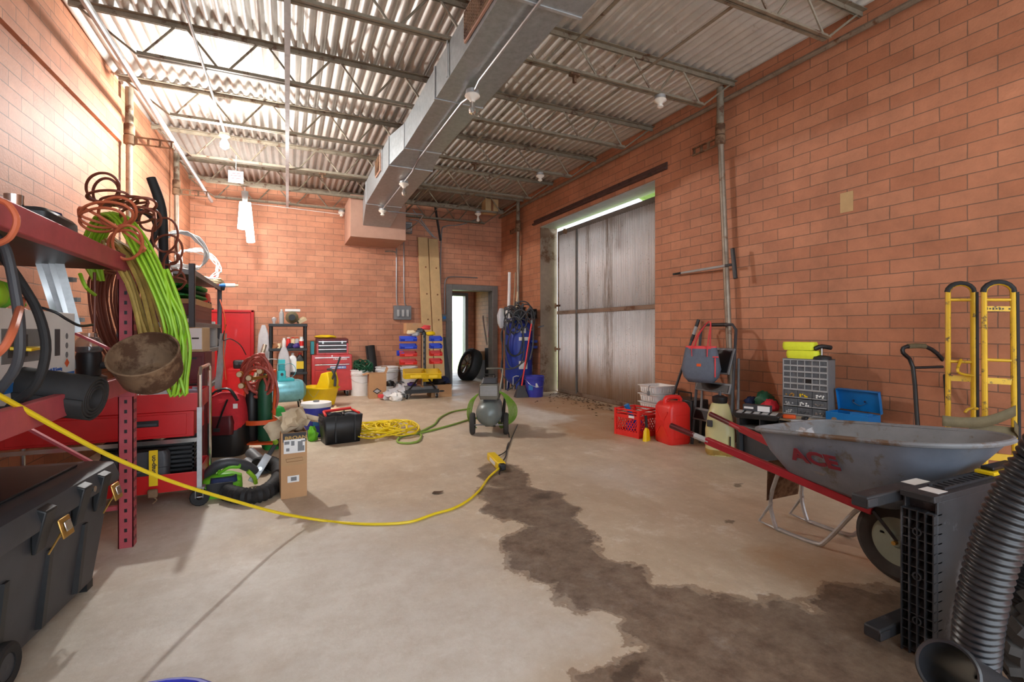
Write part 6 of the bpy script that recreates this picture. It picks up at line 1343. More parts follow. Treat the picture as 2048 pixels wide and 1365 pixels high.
for (a, b_, r_, m_, lb) in (((1016, 700), (1019, 545), .03, 'white_plastic', 'white plastic pipe standing up behind the blue compressor'), ((1022, 720), (1031, 545), .012, 'wood_pole', 'thin wooden pole behind the blue compressor, middle one'), ((1024, 720), (1041, 512), .013, 'cream', 'tallest pale pole behind the blue compressor')):
    top = D(*b_, zc(bc) + .55); bot = D(*a, zc(bc) + .42); d_ = (bot - top); bot = top + d_ * (top.z / -d_.z)
    o = MB().cyl(bot, top, r_, 10).build('leaning_pole', m_); tag(o, lb, 'pole', 'poles behind the blue compressor')
# red handled dustpan
p = F(1043, 795); top = D(1063, 648, zc(p) + .1)
t = thing('lobby_dustpan', 'black upright dustpan with a red handle in front of the blue compressor', 'dustpan', p)
MB().cyl((0, 0, .16), V(top) - p, .012, 10).build('handle', 'plastic_red', t); MB().cyl(V(top) - p, (V(top) - p) * 1.0 + V((.004, 0, .06)), .014, 10).build('grip', 'mid_grey', t)
MB().loft([[(-.12, -.05, 0), (.10, -.08, 0), (.10, .06, 0), (-.12, .06, 0)], [(-.05, -.01, .19), (.04, -.02, .19), (.04, .04, .2), (-.05, .04, .2)]]).build('pan', 'dark_grey', t, .006)
o = MB().bar(D(1078, 655, zc(p) + .4), D(1090, 652, zc(p) + .4), .05, .02).build('wall_hook', 'dark_grey'); 
q0 = D(1084, 653, zc(p) + .4); hk = tag(o, 'grey hook bracket sticking out from the wall by the metal door', 'hook')
o.location = V((4.03, AX(1082, 653, 4.03).y, AX(1082, 653, 4.03).z)) - q0
p = F(1072, 796)
t = pail((p.x + .05, p.y + .15, 0), UP(V((p.x, p.y + .15, 0)), 752), .16, 'blue plastic bucket by the metal door jamb', 'blue_bucket')
MB().box((-.03, -.148, .2), (.05, .004, .07)).build('white_print', 'label_white', t); MB().box((-.12, -.10, .16), (.08, .004, .08), (0, 0, -.9)).build('white_print', 'label_blue', t)
# dry leaves drifted below the big door
b = MB(); rnd = random.Random(3)
for i in range(240):
    u = rnd.gauss(.45, .3); y = 7.4 - 2.6 * abs(u); x = min(4.36 if y > 4.75 else 4.0, 4.34 - abs(rnd.gauss(0, .33)) - .05 * u)
    if y < 4.8: x = min(x, 4.0)
    if (x - 3.2) ** 2 + (y - 4.2) ** 2 < .2: continue
    s = rnd.uniform(.012, .032); a = rnd.uniform(0, 6.28); ca, sa = math.cos(a) * s, math.sin(a) * s; z = rnd.uniform(.004, .012)
    b.add([(x - ca, y - sa, z), (x + sa * .5, y - ca * .5, z + rnd.uniform(0, .012)), (x + ca, y + sa, z), (x - sa * .5, y + ca * .5, z + rnd.uniform(0, .01))], [(0, 1, 2, 3)])
o = b.build('dry_leaves', 'leaf', ang=0); tag(o, 'dry leaves and dirt drifted on the floor below the metal door', 'leaves'); o['kind'] = 'stuff'

# ------------------------------------------------------------------ right wall, from the door toward the camera
# milk crate
a_, c_, b_ = F(1232, 868), F(1277, 878), F(1306, 866)
d = (c_ - a_); ang_ = math.atan2(d.y, d.x); S_ = .30; n_ = V((-d.y, d.x, 0)).normalized(); ctr = c_ - d.normalized() * S_ / 2 + n_ * S_ / 2; hh = UP(a_, 815)
t = thing('milk_crate', 'red plastic milk crate with a lattice pattern', 'crate', ctr, ang_)
b = MB(); h = S_ / 2
for sgn, ax_ in ((-1, 'y'), (1, 'y'), (-1, 'x'), (1, 'x')):
    def pt(s, z): return (s, sgn * h, z) if ax_ == 'y' else (sgn * h, s, z)
    for (z0, z1) in ((0, .055), (hh * .66, hh * .78), (hh * .84, hh * .88), (hh * .94, hh)): b.bar(pt(-h, (z0 + z1) / 2), pt(h, (z0 + z1) / 2), .012, z1 - z0)
    for k in range(9):
        s = -h + S_ * k / 8; z0, z1 = .05, hh * .68
        b.bar(pt(s, z0), pt(min(h, s + .10), z1), .006, .008, (0, 1, 0) if ax_ == 'x' else (1, 0, 0)); b.bar(pt(s, z0), pt(max(-h, s - .10), z1), .006, .008, (0, 1, 0) if ax_ == 'x' else (1, 0, 0))
for sx in (-1, 1):
    for sy in (-1, 1): b.bx(sx * h - .012, sx * h + .012, sy * h - .012, sy * h + .012, 0, hh)
b.bx(-h, h, -h, h, .0, .012)
b.build('crate_lattice', 'plastic_red', t); MB().bx(.03, .10, -h - .009, -h - .006, hh * .70, hh * .78).build('crate_label', 'label_white', t)
o = MB().tube([(0, 0, 0), (-.10, .03, .24), (-.13, .04, .30)], [.018, .022, .03], 10).build('blue_scoop', 'blue_box'); o.location = ctr + V((.03, 0, .014)); tag(o, 'bright blue tool handle sticking out of the red milk crate', 'tool')
o = MB().ball((0, 0, .08), .09, (1, .9, .9), 12, 8, .2, 3).build('blue_cloth', 'bin_blue'); o.location = ctr + V((-.03, -.02, .015)); tag(o, 'blue cloth lump inside the red milk crate', 'cloth')
# stacked white baskets
p = AX(1312, 818, 3.82)
ST = []
t0 = None
for k in range(5):
    lb = 'white plastic basket by the metal door, ' + ['bottom of the stack', 'second from the bottom', 'middle of the stack', 'second from the top', 'topmost of the stack'][k]
    t = thing('plastic_basket', lb, 'basket', (3.84, p.y, .001 + k * .095), R(4 * (k % 2)), 'stacked white baskets')
    MB().loft([ring(.25, .25, .03, 0), ring(.30, .30, .03, .085), ring(.33, .33, .03, .088), ring(.33, .33, .03, .094), ring(.29, .29, .03, .094), ring(.24, .24, .03, .006)]).build('basket_shell', 'white_plastic', t)
    b = MB()
    for j in range(6): b.bx(-.10 + j * .038, -.085 + j * .038, -.152, -.138, .02, .07)
    for j in range(6): b.bx(-.152, -.138, -.10 + j * .038, -.085 + j * .038, .02, .07)
    b.build('basket_ribs', 'white', t)
t = thing('cable_plug', 'grey plug on a short cable draped over the white baskets', 'plug', (3.84 - .175, p.y - .06, .47)); MB().tube([(.02, 0, .01), (-.0, 0, 0), (-.005, 0, -.05)], .004, 6, k=2).build('cable', 'mid_grey', t); MB().box((-.006, 0, -.075), (.02, .03, .05)).build('plug_body', 'mid_grey', t, .005)
# dark pole leaning behind the red can
bot = F(1318, 835); bot = V((3.66, AX(1322, 800, 3.66).y, 0)); top = AX(1397, 640, 4.04)
t = thing('broom_pole', 'black telescopic pole leaning on the wall behind the red fuel can', 'pole', (0, 0, 0)); MB().cyl(bot + V((0, 0, .01)), top, .014, 12).build('pole_tube', 'dark_grey', t); d_ = (top - bot).normalized(); MB().cyl(top - d_ * .24, top, .018, 12).build('grip', 'black', t); MB().cyl(top - d_ * .17, top - d_ * .08, .0186, 12).build('grip_label', 'light_grey', t)
# red jerry can
a_, c_, b_ = F(1307, 881), F(1341, 893), F(1371, 886)
e1 = c_ - a_; ang_ = math.atan2(e1.y, e1.x); W1 = e1.length; n_ = V((-e1.y, e1.x, 0)).normalized(); W2 = .25; ctr = (a_ + c_) / 2 + n_ * W2 / 2; hh = UP(c_, 808)
W1 *= .95
t = thing('fuel_can', 'big red plastic fuel can beside the milk crate', 'fuel can', ctr, ang_)
MB().loft([ring(W1 * .92, W2 * .92, .03, 0), ring(W1, W2, .035, .02), ring(W1, W2, .035, hh * .86), ring(W1 * .92, W2 * .8, .03, hh * .96), ring(W1 * .8, W2 * .6, .02, hh)]).build('can_body', 'plastic_red', t, ang=50)
MB().tube([(0, -W2 * .34, hh * .93), (0, -W2 * .3, hh + .035), (0, W2 * .3, hh + .035), (0, W2 * .34, hh * .93)], .022, 10, k=3).build('handle', 'plastic_red', t)
MB().cyl((-W1 * .3, 0, hh * .95), (-W1 * .34, 0, hh + .03), .028).build('cap', 'plastic_red', t)
for sgn in (-1, 1):
    b = MB(); y = -W2 / 2 - .002; z = [.28, .72]
    b.bar((-W1 * .36, y, hh * .2), (-W1 * .1, y, hh * .42), .012, .006, (0, 1, 0)) if sgn < 0 else b.bar((W1 * .36, y, hh * .2), (W1 * .1, y, hh * .42), .012, .006, (0, 1, 0))
    b.bar((sgn * W1 * .36, y, hh * .78), (sgn * W1 * .1, y, hh * .56), .012, .006, (0, 1, 0)); b.build('embossed_rib', 'plastic_red', t)
MB().bx(-W1 * .13, W1 * .13, -W2 / 2 - .006, -W2 / 2, hh * .42, hh * .56).build('embossed_panel', 'plastic_red', t, .003)
MB().bx(W1 / 2 - .001, W1 / 2 + .006, -W2 * .3, W2 * .3, hh * .15, hh * .7).build('side_panel', 'plastic_red', t, .004)
# yellow brush in front
p = F(1293, 882); t = thing('hand_brush', 'small brush with yellow bristles leaning between the milk crate and red can', 'brush', p, .4)
MB().loft([ring(.11, .045, .02, 0), ring(.08, .03, .012, .10), ring(.03, .02, .008, .13)]).build('bristles', 'yellow', t); MB().tube([(0, 0, .12), (.03, .02, .2), (.04, .03, .24)], .014, 8).build('brush_handle', 'black', t)
# black bag/box behind the red can
t = thing('black_case', 'black case with a wire handle between the red can and the stepladder', 'case', (3.86, 3.92, 0)); MB().bx(-.12, .12, -.16, .14, 0, .38).build('case_body', 'black_plastic', t, .01); MB().tube([(-.06, -.1, .38), (-.06, -.1, .45), (-.06, .08, .45), (-.06, .08, .38)], .008, 6).build('handle', 'black', t)
# stepladder folded against the wall
tl, tr = AX(1402, 660, 3.93), AX(1472, 660, 3.91); bl = F(1384, 889); br = V((bl.x + .0, bl.y - .44, 0))
t = thing('stepladder', 'folded grey stepladder with black treads leaning on the wall', 'stepladder', (0, 0, 0))
zl = tl.z; up_ = V((.0, 0, .06))
MB().tube([bl, tl, tl + V((.01, -.05, .05)), tr + V((.01, .05, .05)), tr, br], .014, 10).build('front_frame', 'dark_grey', t)
for (q0, q1) in ((bl, tl), (br, tr)):
    MB().tube([q0 + V((.10, 0, 0)) , q1 + V((.035, 0, -.28))], .012, 8).build('rear_leg', 'mid_grey', t)
for f, h_ in ((.26, .12), (.50, .10)):
    a0 = bl.lerp(tl, f); a1 = br.lerp(tr, f); d_ = (a1 - a0).normalized(); c0 = (a0 + a1) / 2; up2 = (tl - bl).normalized()
    b = MB(); b.bar(a0 + d_ * .01 - V((.012, 0, 0)), a1 - d_ * .01 - V((.012, 0, 0)), .02, h_, up2); q = b.build('tread', 'mid_grey', t, .006)
    MB().bar(a0 + d_ * .03 - V((.026, 0, 0)), a1 - d_ * .03 - V((.026, 0, 0)), .006, h_ * .7, up2).build('tread_mat', 'black', q)
a0 = bl.lerp(tl, .70); a1 = br.lerp(tr, .70); up2 = (tl - bl).normalized()
q = MB().bar(a0 + V((.0, -.02, .03)), a1 + V((.0, .02, .03)), .024, .26, up2).build('top_platform', 'mid_grey', t, .008); MB().bar(a0 + V((-.016, -.04, .03)), a1 + V((-.016, .04, .03)), .006, .22, up2).build('platform_mat', 'black', q)
MB().cyl((tl + tr) / 2 + V((.01, .10, .05)), (tl + tr) / 2 + V((.01, -.10, .05)), .019, 12).build('top_grip', 'black', t)
# tote bag on the ladder
zb_ = 4.72
o0 = D(1402, 765, zb_); 
t = thing('tote_bag', 'grey tote bag with coral red straps hanging on the stepladder', 'bag', o0, R(-62)); Wb, Hb_ = .37, .40
kz = zb_ / FPX
MB().loft([ring(Wb * .62, .10, .04, 0), ring(Wb * .86, .15, .06, .05), ring(Wb * .98, .15, .06, .13), ring(Wb * .86, .12, .05, .26), ring(Wb * .78, .09, .04, .335)]).build('bag_body', 'tote_grey', t, ang=60)
MB().loft([ring(Wb * .785, .094, .042, .325), ring(Wb * .765, .086, .04, .35)]).build('top_trim', 'strap_coral', t, ang=60)
for sy in (-1, 1):
    MB().tube([(-.07, sy * .052, .25), (-.07, sy * .05, .36), (-.02, sy * .02, .47), (.06, 0, .575), (.09, 0, .57), (.08, sy * .03, .44), (.075, sy * .05, .34), (.075, sy * .056, .25)], .016, 6, k=4, flat=.25).build('strap', 'strap_coral', t)
MB().box((Wb * .40, -.066, .15), (.012, .012, .18)).build('zip_trim', 'strap_coral', t, .004); MB().box((Wb * .40, -.05, .25), (.05, .03, .012)).build('zip_trim', 'strap_coral', t, .004)
MB().box((.0, -.0705, .17), (.04, .006, .026), (-.1, 0, 0)).build('bag_patch', 'orange', t)
# jug
a_, c_, b_ = F(1404, 905), F(1440, 923), F(1474, 915); ctr = (a_ + b_) / 2 + V((.03, .02, 0)); hh = UP(c_, 814)
t = thing('water_jug', 'translucent pale yellow utility jug with a black cap', 'jug', ctr, R(-45)); Wj = (b_ - a_).length * .82
MB().loft([ring(Wj * .9, Wj * .9, .06, 0), ring(Wj, Wj, .08, .02), ring(Wj, Wj, .08, hh * .45), ring(Wj * .84, Wj * .84, .08, hh * .75), ring(Wj * .6, Wj * .6, .07, hh * .97), ring(Wj * .45, Wj * .45, .06, hh)]).build('jug_body', 'jug', t, ang=50)
MB().loft([ring(Wj * .91, Wj * .91, .06, .003), ring(Wj * 1.004, Wj * 1.004, .08, .02), ring(Wj * 1.004, Wj * 1.004, .08, .055)]).build('liquid_tint', 'cord_tan', t, ang=50)
MB().lathe([(.058, hh - .005), (.064, hh + .01), (.064, hh + .05), (.04, hh + .06), (.03, hh + .065)], 22).build('cap', 'black', t); MB().tube([(0, 0, hh + .06), (0, 0, hh + .10)], [.016, .011], 10).build('spout', 'dark_grey', t)
MB().box((-Wj * .36, -Wj * .44, hh * .62), (.05, .02, .06), (0, 0, -.4)).build('grip_hole', 'dark_grey', t, .008); MB().bx(Wj * .30, Wj * .34, -Wj * .5 - .012, -Wj * .5 + .004, hh * .18, hh * .40).build('side_clip', 'black', t, .004)
# squeegee fixed to the wall pipe
t = thing('squeegee', 'window squeegee with silver handle hung sideways on the right wall', 'squeegee', (0, 0, 0)); a0, a1 = AX(1465, 497, 3.93), AX(1471, 558, 3.93); h0 = AX(1462, 530, 3.95); h1 = AX(1347, 549, 4.03)
MB().bar(a0, a1, .03, .035).build('squeegee_head', 'black_plastic', t, .006); MB().cyl(h0, h1, .013).build('handle', 'light_grey', t); MB().cyl(h1, h1.lerp(h0, .16), .013).build('grip', 'black', t); MB().cyl(h0.lerp(h1, .0), h0.lerp(h1, .08), .014).build('joint', 'dark_grey', t); MB().cyl(h0.lerp(h1, .24), h0.lerp(h1, .30), .012).build('collar', 'black', t)
o = MB().bx(XR - .002, XR - .0005, 2.39, 2.49, 2.05, 2.21).build('paint_patch', 'timber', ang=0); tag(o, 'small tan paint patch high on the right brick wall', 'patch')
# low steel cubby shelf
fl_ = F(1476, 916); sx0 = fl_.x + .0; sy1 = fl_.y; top = UP(fl_, 822)
sy0 = sy1 - .92
t = thing('low_shelf', 'low grey steel cubby shelf along the right wall behind the wheelbarrow', 'shelf', (0, 0, 0))
for y in (sy1, sy0):
    for x in (sx0 + .015, 3.99): MB().bx(x - .015, x + .015, y - .015, y + .015, 0, top).build('post', 'dark_grey', t)
for z in (.03, top * .70, top): MB().bx(sx0 - .004, 4.0, sy0 - .015, sy1 + .015, z - .012, z).build('shelf_board', 'mid_grey' if z < top else 'wood_pole', t)
MB().bx(3.985, 4.0, sy0, sy1, .03, top).build('back_panel', 'dark_grey', t)
for k in range(6):
    y = sy1 - .02 - k * (sy1 - sy0 - .04) / 5; MB().bx(sx0 + .02, 3.98, y - .003, y + .003, top * .70, top - .012).build('divider', 'dark_grey', t)
MB().bx(sx0 + .004, 3.98, sy1 - .008, sy1 + .0, .03, top - .02).build('end_panel', 'dark_grey', t); MB().bx(sx0 + .05, sx0 + .06, sy1 - .5, sy1 - .02, .03, top * .66).build('front_panel', 'dark_grey', t)
TT = top + .001
P_ = lambda u, v, z=TT: F(u, v, z)
# tray with small boxes
q = P_(1500, 838); t = thing('socket_tray', 'black slotted plastic tray at the near corner of the low shelf top', 'tray', (q.x + .08, q.y + .0, TT), R(-60))
MB().loft([ring(.30, .16, .02, 0), ring(.34, .2, .02, .03), ring(.34, .2, .02, .04)]).build('tray_body', 'black_plastic', t); b = MB()
for k in range(5): b.bx(-.14 + k * .06, -.10 + k * .06, -.07, .07, .041, .046)
b.build('tray_cells', 'light_grey', t)
t = thing('small_carton', 'small white and black printed carton on the black tray', 'box', (q.x + .12, q.y + .02, TT + .047), R(-65)); MB().bx(-.11, .09, -.03, .04, 0, .05).build('carton_body', 'dark_grey', t, .002); MB().bx(.0, .088, -.0312, -.03, .004, .046).build('pink_panel', 'label_white', t); MB().bx(-.10, -.03, -.0312, -.03, .018, .034).build('white_print', 'label_white', t); t.children[0]
q = AX(1530, 800, 3.9); 
for k, (u, v, m_, r_, lb) in enumerate(((1503, 792, 'navy', .045, 'purple blue bungee cords behind the small carton'), (1530, 782, 'dark_green', .06, 'dark green pouch beside the drawer cabinet'), (1545, 776, 'black', .035, 'black strap on the green pouch'), (1540, 800, 'bag_red', .05, 'red round pouch beside the drawer cabinet'))):
    q = AX(u, v, 3.86 if k != 3 else 3.78); heap('pouch', lb, 'pouch', (q.x, q.y, TT if k in (3,) else TT + .0), r_ * 1.1, (1.3, 1.2, .8 + (.5 if k in (1, 2) else .2)), m_, k + 5, .2)
# drawer cabinet
cl, crr = AX(1558, 828, 3.60), AX(1638, 832, 3.60); q = P_(1598, 836); 
cc = P_(1600, 836); cw = .335; chh = UP(cc, 719) - TT; ch2 = chh
t = thing('drawer_cabinet', 'grey small-parts cabinet with clear drawers on the low shelf', 'cabinet', (cc.x + .07, cc.y + .01, TT), R(-76)); hw = cw / 2; dp = .15
b = MB(); b.bx(-hw, -hw + .006, 0, dp, 0, ch2).bx(hw - .006, hw, 0, dp, 0, ch2).bx(-hw, hw, 0, dp, ch2 - .008, ch2).bx(-hw, hw, 0, dp, 0, .008).bx(-hw, hw, dp - .006, dp, 0, ch2).bx(-hw, hw, .06, .065, 0, ch2)
b.build('cabinet_shell', 'mid_grey', t, .001)
ys = [ch2 - .008 - k * (ch2 * .52) / 5 for k in range(6)]
def drawer(x0, x1, z0, z1, filled):
    q = MB().bx(x0 + .002, x1 - .002, .004, .05, z0 + .003, z1 - .008).build('drawer', 'drawer_plastic' if filled != 9 else 'black', t, .001)
    MB().bx(x0 + .003, x1 - .003, -.006, .004, z0 + .001, z0 + .006).build('drawer_lip', 'light_grey', q)
    return q
rnd = random.Random(5)
for r_ in range(5):
    for c in range(6):
        x0 = -hw + .007 + c * (cw - .014) / 6; drawer(x0, x0 + (cw - .014) / 6, ys[r_ + 1], ys[r_], 9 if (r_, c) == (3, 3) else 1)
z1 = ys[5]
for r_ in range(3):
    for c in range(3):
        x0 = -hw + .007 + c * (cw - .014) / 3; hz_ = (z1 - .01) / 3; q = drawer(x0, x0 + (cw - .014) / 3, z1 - (r_ + 1) * hz_, z1 - r_ * hz_, 1)
        b = MB()
        for j in range(7): b.ball((x0 + .02 + rnd.random() * .06, .003, z1 - (r_ + 1) * hz_ + .012 + rnd.random() * .02), .007, n=6, m=4)
        b.build('drawer_contents', ['brass', 'yellow', 'white', 'light_grey', 'white', 'steel', 'light_grey', 'dark_grey', 'steel'][r_ * 3 + c], q)
b = MB()
for k in range(6): b.bx(-hw + .005, hw - .005, -.004, .05, ys[k] - .006, ys[k])
for c in range(7): x0 = -hw + .007 + c * (cw - .014) / 6; b.bx(x0 - .002, x0 + .002, -.002, .05, ys[5], ys[0])
b.build('divider_grid', 'light_grey', t)
ct = V((cc.x + .07, cc.y + .01, TT + ch2)); fx = V((math.cos(R(-76)), math.sin(R(-76)), 0)); fy = V((-fx.y, fx.x, 0))
for k in range(2):
    t = thing('sponge_pack', ['lower yellow sponge pack on the drawer cabinet', 'upper yellow sponge pack on the drawer cabinet'][k], 'sponge', ct + fx * (-.03 - .03 * k) + fy * .07 + V((0, 0, .001 + k * .068)), R(-76 + 4 * k), 'sponge packs'); MB().loft([ring(.22, .13, .03, 0), ring(.235, .14, .03, .02), ring(.235, .14, .03, .05), ring(.225, .13, .03, .065)]).build('sponge_block', 'sponge', t)
q = ct + fx * .10 + fy * .06
t = thing('suction_lifter', 'black suction cup lifter with handle on the drawer cabinet', 'tool', q + V((0, 0, .001))); MB().lathe([(.07, 0), (.068, .02), (.03, .03), (0, .032)], 22).build('suction_pad', 'black_rubber', t); MB().cyl((0, 0, .03), (0, 0, .09), .010).build('stem', 'steel', t); MB().tube([(-.04, .03, .08), (.0, .0, .10), (.07, -.03, .09)], .018, 10, k=3).build('handle', 'black', t)
# blue metal toolbox
q = P_(1700, 846); t = thing('blue_toolbox', 'open bright blue metal toolbox on the low shelf', 'toolbox', (q.x + .03, q.y + .0, TT), R(-88)); a, d_ = .30, .16
b = MB(); b.bx(-a / 2, a / 2, -d_ / 2, d_ / 2, 0, .004).bx(-a / 2, a / 2, -d_ / 2, -d_ / 2 + .003, 0, .07).bx(-a / 2, a / 2, d_ / 2 - .003, d_ / 2, 0, .07).bx(-a / 2, -a / 2 + .003, -d_ / 2, d_ / 2, 0, .07).bx(a / 2 - .003, a / 2, -d_ / 2, d_ / 2, 0, .07); b.build('box_body', 'blue_box', t, .002)
M = MX.Translation((0, d_ / 2, .07)) @ MX.Rotation(R(12), 4, 'X'); b = MB(); b.bx(-a / 2, a / 2, .03, .034, 0, .17, M).bx(-a / 2, a / 2, 0, .034, .166, .17, M).bx(-a / 2, -a / 2 + .003, 0, .034, 0, .17, M).bx(a / 2 - .003, a / 2, 0, .034, 0, .17, M); b.build('box_lid', 'blue_box', t, .002)
MB().bx(.02, a / 2 - .01, -d_ / 2 + .01, 0, .05, .085).build('inner_tray', 'blue_box', t, .003); MB().tube([M @ V((-.05, .026, .07)), M @ V((0, .024, .045)), M @ V((.05, .026, .07))], .002, 5, k=3).build('lid_wire', 'steel', t)
for s in (-1, 1): MB().cyl(M @ V((s * .04, .03, .08)), M @ V((s * .04, .024, .08)), .008).build('rivet', 'chrome', t)
IT = [(1575, 838, 'orange', (.09, .05, .03), 'orange and black battery pack lying on the low shelf front edge'), (1595, 843, 'light_grey', (.2, .05, .008), 'white flat strip lying on the low shelf'), (1610, 842, 'black', (.05, .04, .03), 'black adapter at the foot of the drawer cabinet'),
      (1625, 845, 'cream', (.06, .05, .02), 'tan connector at the foot of the drawer cabinet'), (1640, 846, 'black', (.08, .04, .02), 'dark pliers between the drawer cabinet and the gloves'), (1655, 848, 'label_blue', (.1, .06, .025), 'pale blue glove packet in front of the blue toolbox'),
      (1630, 838, 'steel', (.09, .012, .012), 'steel pliers handle at the drawer cabinet corner'), (1668, 846, 'rusty', (.03, .03, .04), 'small brown part beside the blue toolbox'), (1550, 836, 'dark_grey', (.1, .04, .015), 'dark bit holder beside the orange battery pack')]
for k, (u, v, m_, sz, lb) in enumerate(IT):
    q = P_(u, v); o = MB().box((0, 0, sz[2] / 2), sz, (0, 0, 0)).build('small_tool', m_, bevel=min(sz) * .25); o.location = (max(q.x, sx0 + .05), q.y, TT); o.rotation_euler = (0, 0, R(-60 + 37 * k)); tag(o, lb, 'tool', 'small tools on the low shelf')
# ------------------------------------------------------------------ wheelbarrow
t = thing('wheelbarrow', 'grey steel wheelbarrow with red frame and handles', 'wheelbarrow', (2.45, 1.5, 0)); O = V((2.45, 1.5, 0))
def T(*p_): return V(p_) - O
def trayring(y0, y1, xh, z0, z1, r0, nose=.0, n=6):
    """rounded outline in plan: handles end at y0, nose end at y1; z runs linearly"""
    pts = []
    w1 = xh; cx = 2.475
    for (sx, sy, a0) in ((1, 1, 0), (-1, 1, 90), (-1, -1, 180), (1, -1, 270)):
        rr_ = r0 if sy > 0 else r0 + nose
        for k in range(n + 1):
            a = R(a0 + 90 * k / n); x = cx + sx * (w1 - min(rr_, w1 - .01)) + min(rr_, w1 - .01) * math.cos(a); y = (y0 - rr_ if sy > 0 else y1 + rr_) + rr_ * math.sin(a)
            f = (y0 - y) / (y0 - y1); pts.append((x - O.x, y - O.y, z0 + (z1 - z0) * f))
    return pts
outer = [trayring(1.66, 1.22, .16, .375, .325, .06, .04), trayring(1.70, 1.18, .18, .39, .342, .07, .05), trayring(1.75, 1.04, .245, .485, .505, .08, .10), trayring(1.79, .92, .275, .572, .655, .09, .16), trayring(1.80, .90, .285, .585, .672, .09, .17)]
inner = [trayring(1.79, .91, .278, .587, .674, .09, .165), trayring(1.775, .935, .265, .572, .655, .085, .155), trayring(1.735, 1.05, .237, .485, .505, .08, .10), trayring(1.69, 1.19, .17, .395, .348, .065, .05)]
MB().loft(outer, False).build('tray_outside', 'wb_grey', t, ang=60)
b = MB(); b.loft(inner, False); b.f.append(list(range(3 * 28, 4 * 28))); b.build('tray_inside', 'wb_inner', t, ang=60)
b = MB(); b.f = []; b.loft([outer[0]], False); b.f.append(list(range(28))[::-1]); b.build('tray_floor', 'wb_grey', t)
MB().tube([V(p_) for p_ in outer[4]], .011, 8, closed=True).build('rolled_rim', 'wb_inner', t)
# the three letters on the near side
fr = T(2.475 - .232, 1.53, .478)
tx = text('ACE', .104, 'logo_red', t, (0, 0, 0), (0, 0, 0), ext=.0015, bold=.004, sx=1.12, shear=.25)
side_out = V((-1, 0, -.62)).normalized(); right = V((0, -1, .02)).normalized(); upv = side_out.cross(right) * -1
if upv.z < 0: upv = -upv
nrm = right.cross(upv).normalized(); upv = nrm.cross(right).normalized()
Mx = MX((right, upv, nrm)).transposed().to_4x4(); Mx.translation = T(2.475 - .251, 1.475, .505) + nrm * .006
Sh = MX.Identity(4); tx.matrix_local = Mx @ MX.Diagonal((1.15, 1, 1, 1))
# rails and handles
for s, (hx, hy, hz_), rx in ((-1, (2.20, 2.38, .498), 2.36), (1, (2.75, 2.58, .50), 2.54)):
    h_ = T(hx, hy, hz_); m1 = h_.lerp(T(rx, 1.30, .30), .16); e_ = T(rx, 1.30, .30); m0 = h_.lerp(e_, .23)
    MB().bar(m0, e_, .032, .040).build('rail', 'wb_red', t, .004)
    MB().cyl(m1 - (e_ - h_) * .01, m0 + (e_ - h_) * .02, .017, 10).build('rail_socket', 'light_grey' if s < 0 else 'wb_red', t)
    MB().tube([h_, m1], [.018, .017], 12).build('grip', 'dark_red', t)
    MB().bar(e_, T(2.45 + s * .045, 1.23, .185), .02, .012).build('axle_bracket', 'dark_grey', t)
    # leg: flat strap bent into a skid
    lx = 2.43 if s < 0 else 2.69; rl = h_.lerp(e_, .62); rl2 = h_.lerp(e_, .98)
    l0 = rl; 
    MB().tube([l0, T(lx, 1.86, .16), T(lx, 1.83, .03), T(lx + .01, 1.80, .012), T(lx + .02, 1.62, .012), T(lx + .02, 1.56, .05), T(lx - .0, 1.42, .24), rl2 + V((0, .02, -.01))], .011, 8, k=3).build('leg', 'galv', t)
    MB().tube([T(lx, 1.85, .15), T(lx - .0, 1.93, .02), T(lx + .005, 1.80, .011)], .008, 6).build('skid_brace', 'galv', t)
MB().add([T(2.40, 1.86, .16), T(2.66, 1.86, .16), T(2.60, 1.78, .40), T(2.33, 1.80, .40)], [(0, 1, 2, 3)]).build('leg_plate', 'rusty', t)
t.children[-1].modifiers.new('s', 'SOLIDIFY').thickness = .004
MB().bx(2.36 - O.x, 2.56 - O.x, 1.20 - O.y, 1.66 - O.y, .352, .372, MX.Rotation(0, 4, 'X')).build('cross_board', 'black', t)
wc = T(2.45, 1.23, .178); b = MB()
M = MX.Translation(wc) @ MX.Rotation(R(90), 4, 'Y')
MB().lathe([(.100, -.035), (.115, -.048), (.150, -.052), (.172, -.036), (.178, -.012), (.178, .012), (.172, .036), (.150, .052), (.115, .048), (.100, .035)], 40, M, True).build('tyre', 'tyre', t)
MB().lathe([(.104, -.038), (.108, -.034), (.098, -.018), (.055, -.012), (.035, -.03), (.018, -.05), (0, -.05)], 34, M).build('wheel_rim', 'hub_green', t)
MB().lathe([(.104, .038), (.108, .034), (.098, .018), (.055, .012), (.035, .03), (.018, .05), (0, .05)], 34, M).build('wheel_rim', 'hub_green', t)
MB().cyl(wc + V((-.07, 0, 0)), wc + V((.07, 0, 0)), .009).build('axle', 'brass', t); MB().cyl(wc + V((-.03, .05, .02)), wc + V((-.045, .065, .025)), .005).build('valve', 'black', t)
b = MB(); b.ball((0, 0, .045), .08, (1.1, 1.0, .8), 12, 8, .3, 3); o = b.build('plastic_wrap', 'bag_clear', ang=30); o.location = (2.42, 1.66, .43); tag(o, 'crumpled clear plastic wrap lying in the wheelbarrow tray', 'wrap'); o.scale = (1, 1, 1.4)
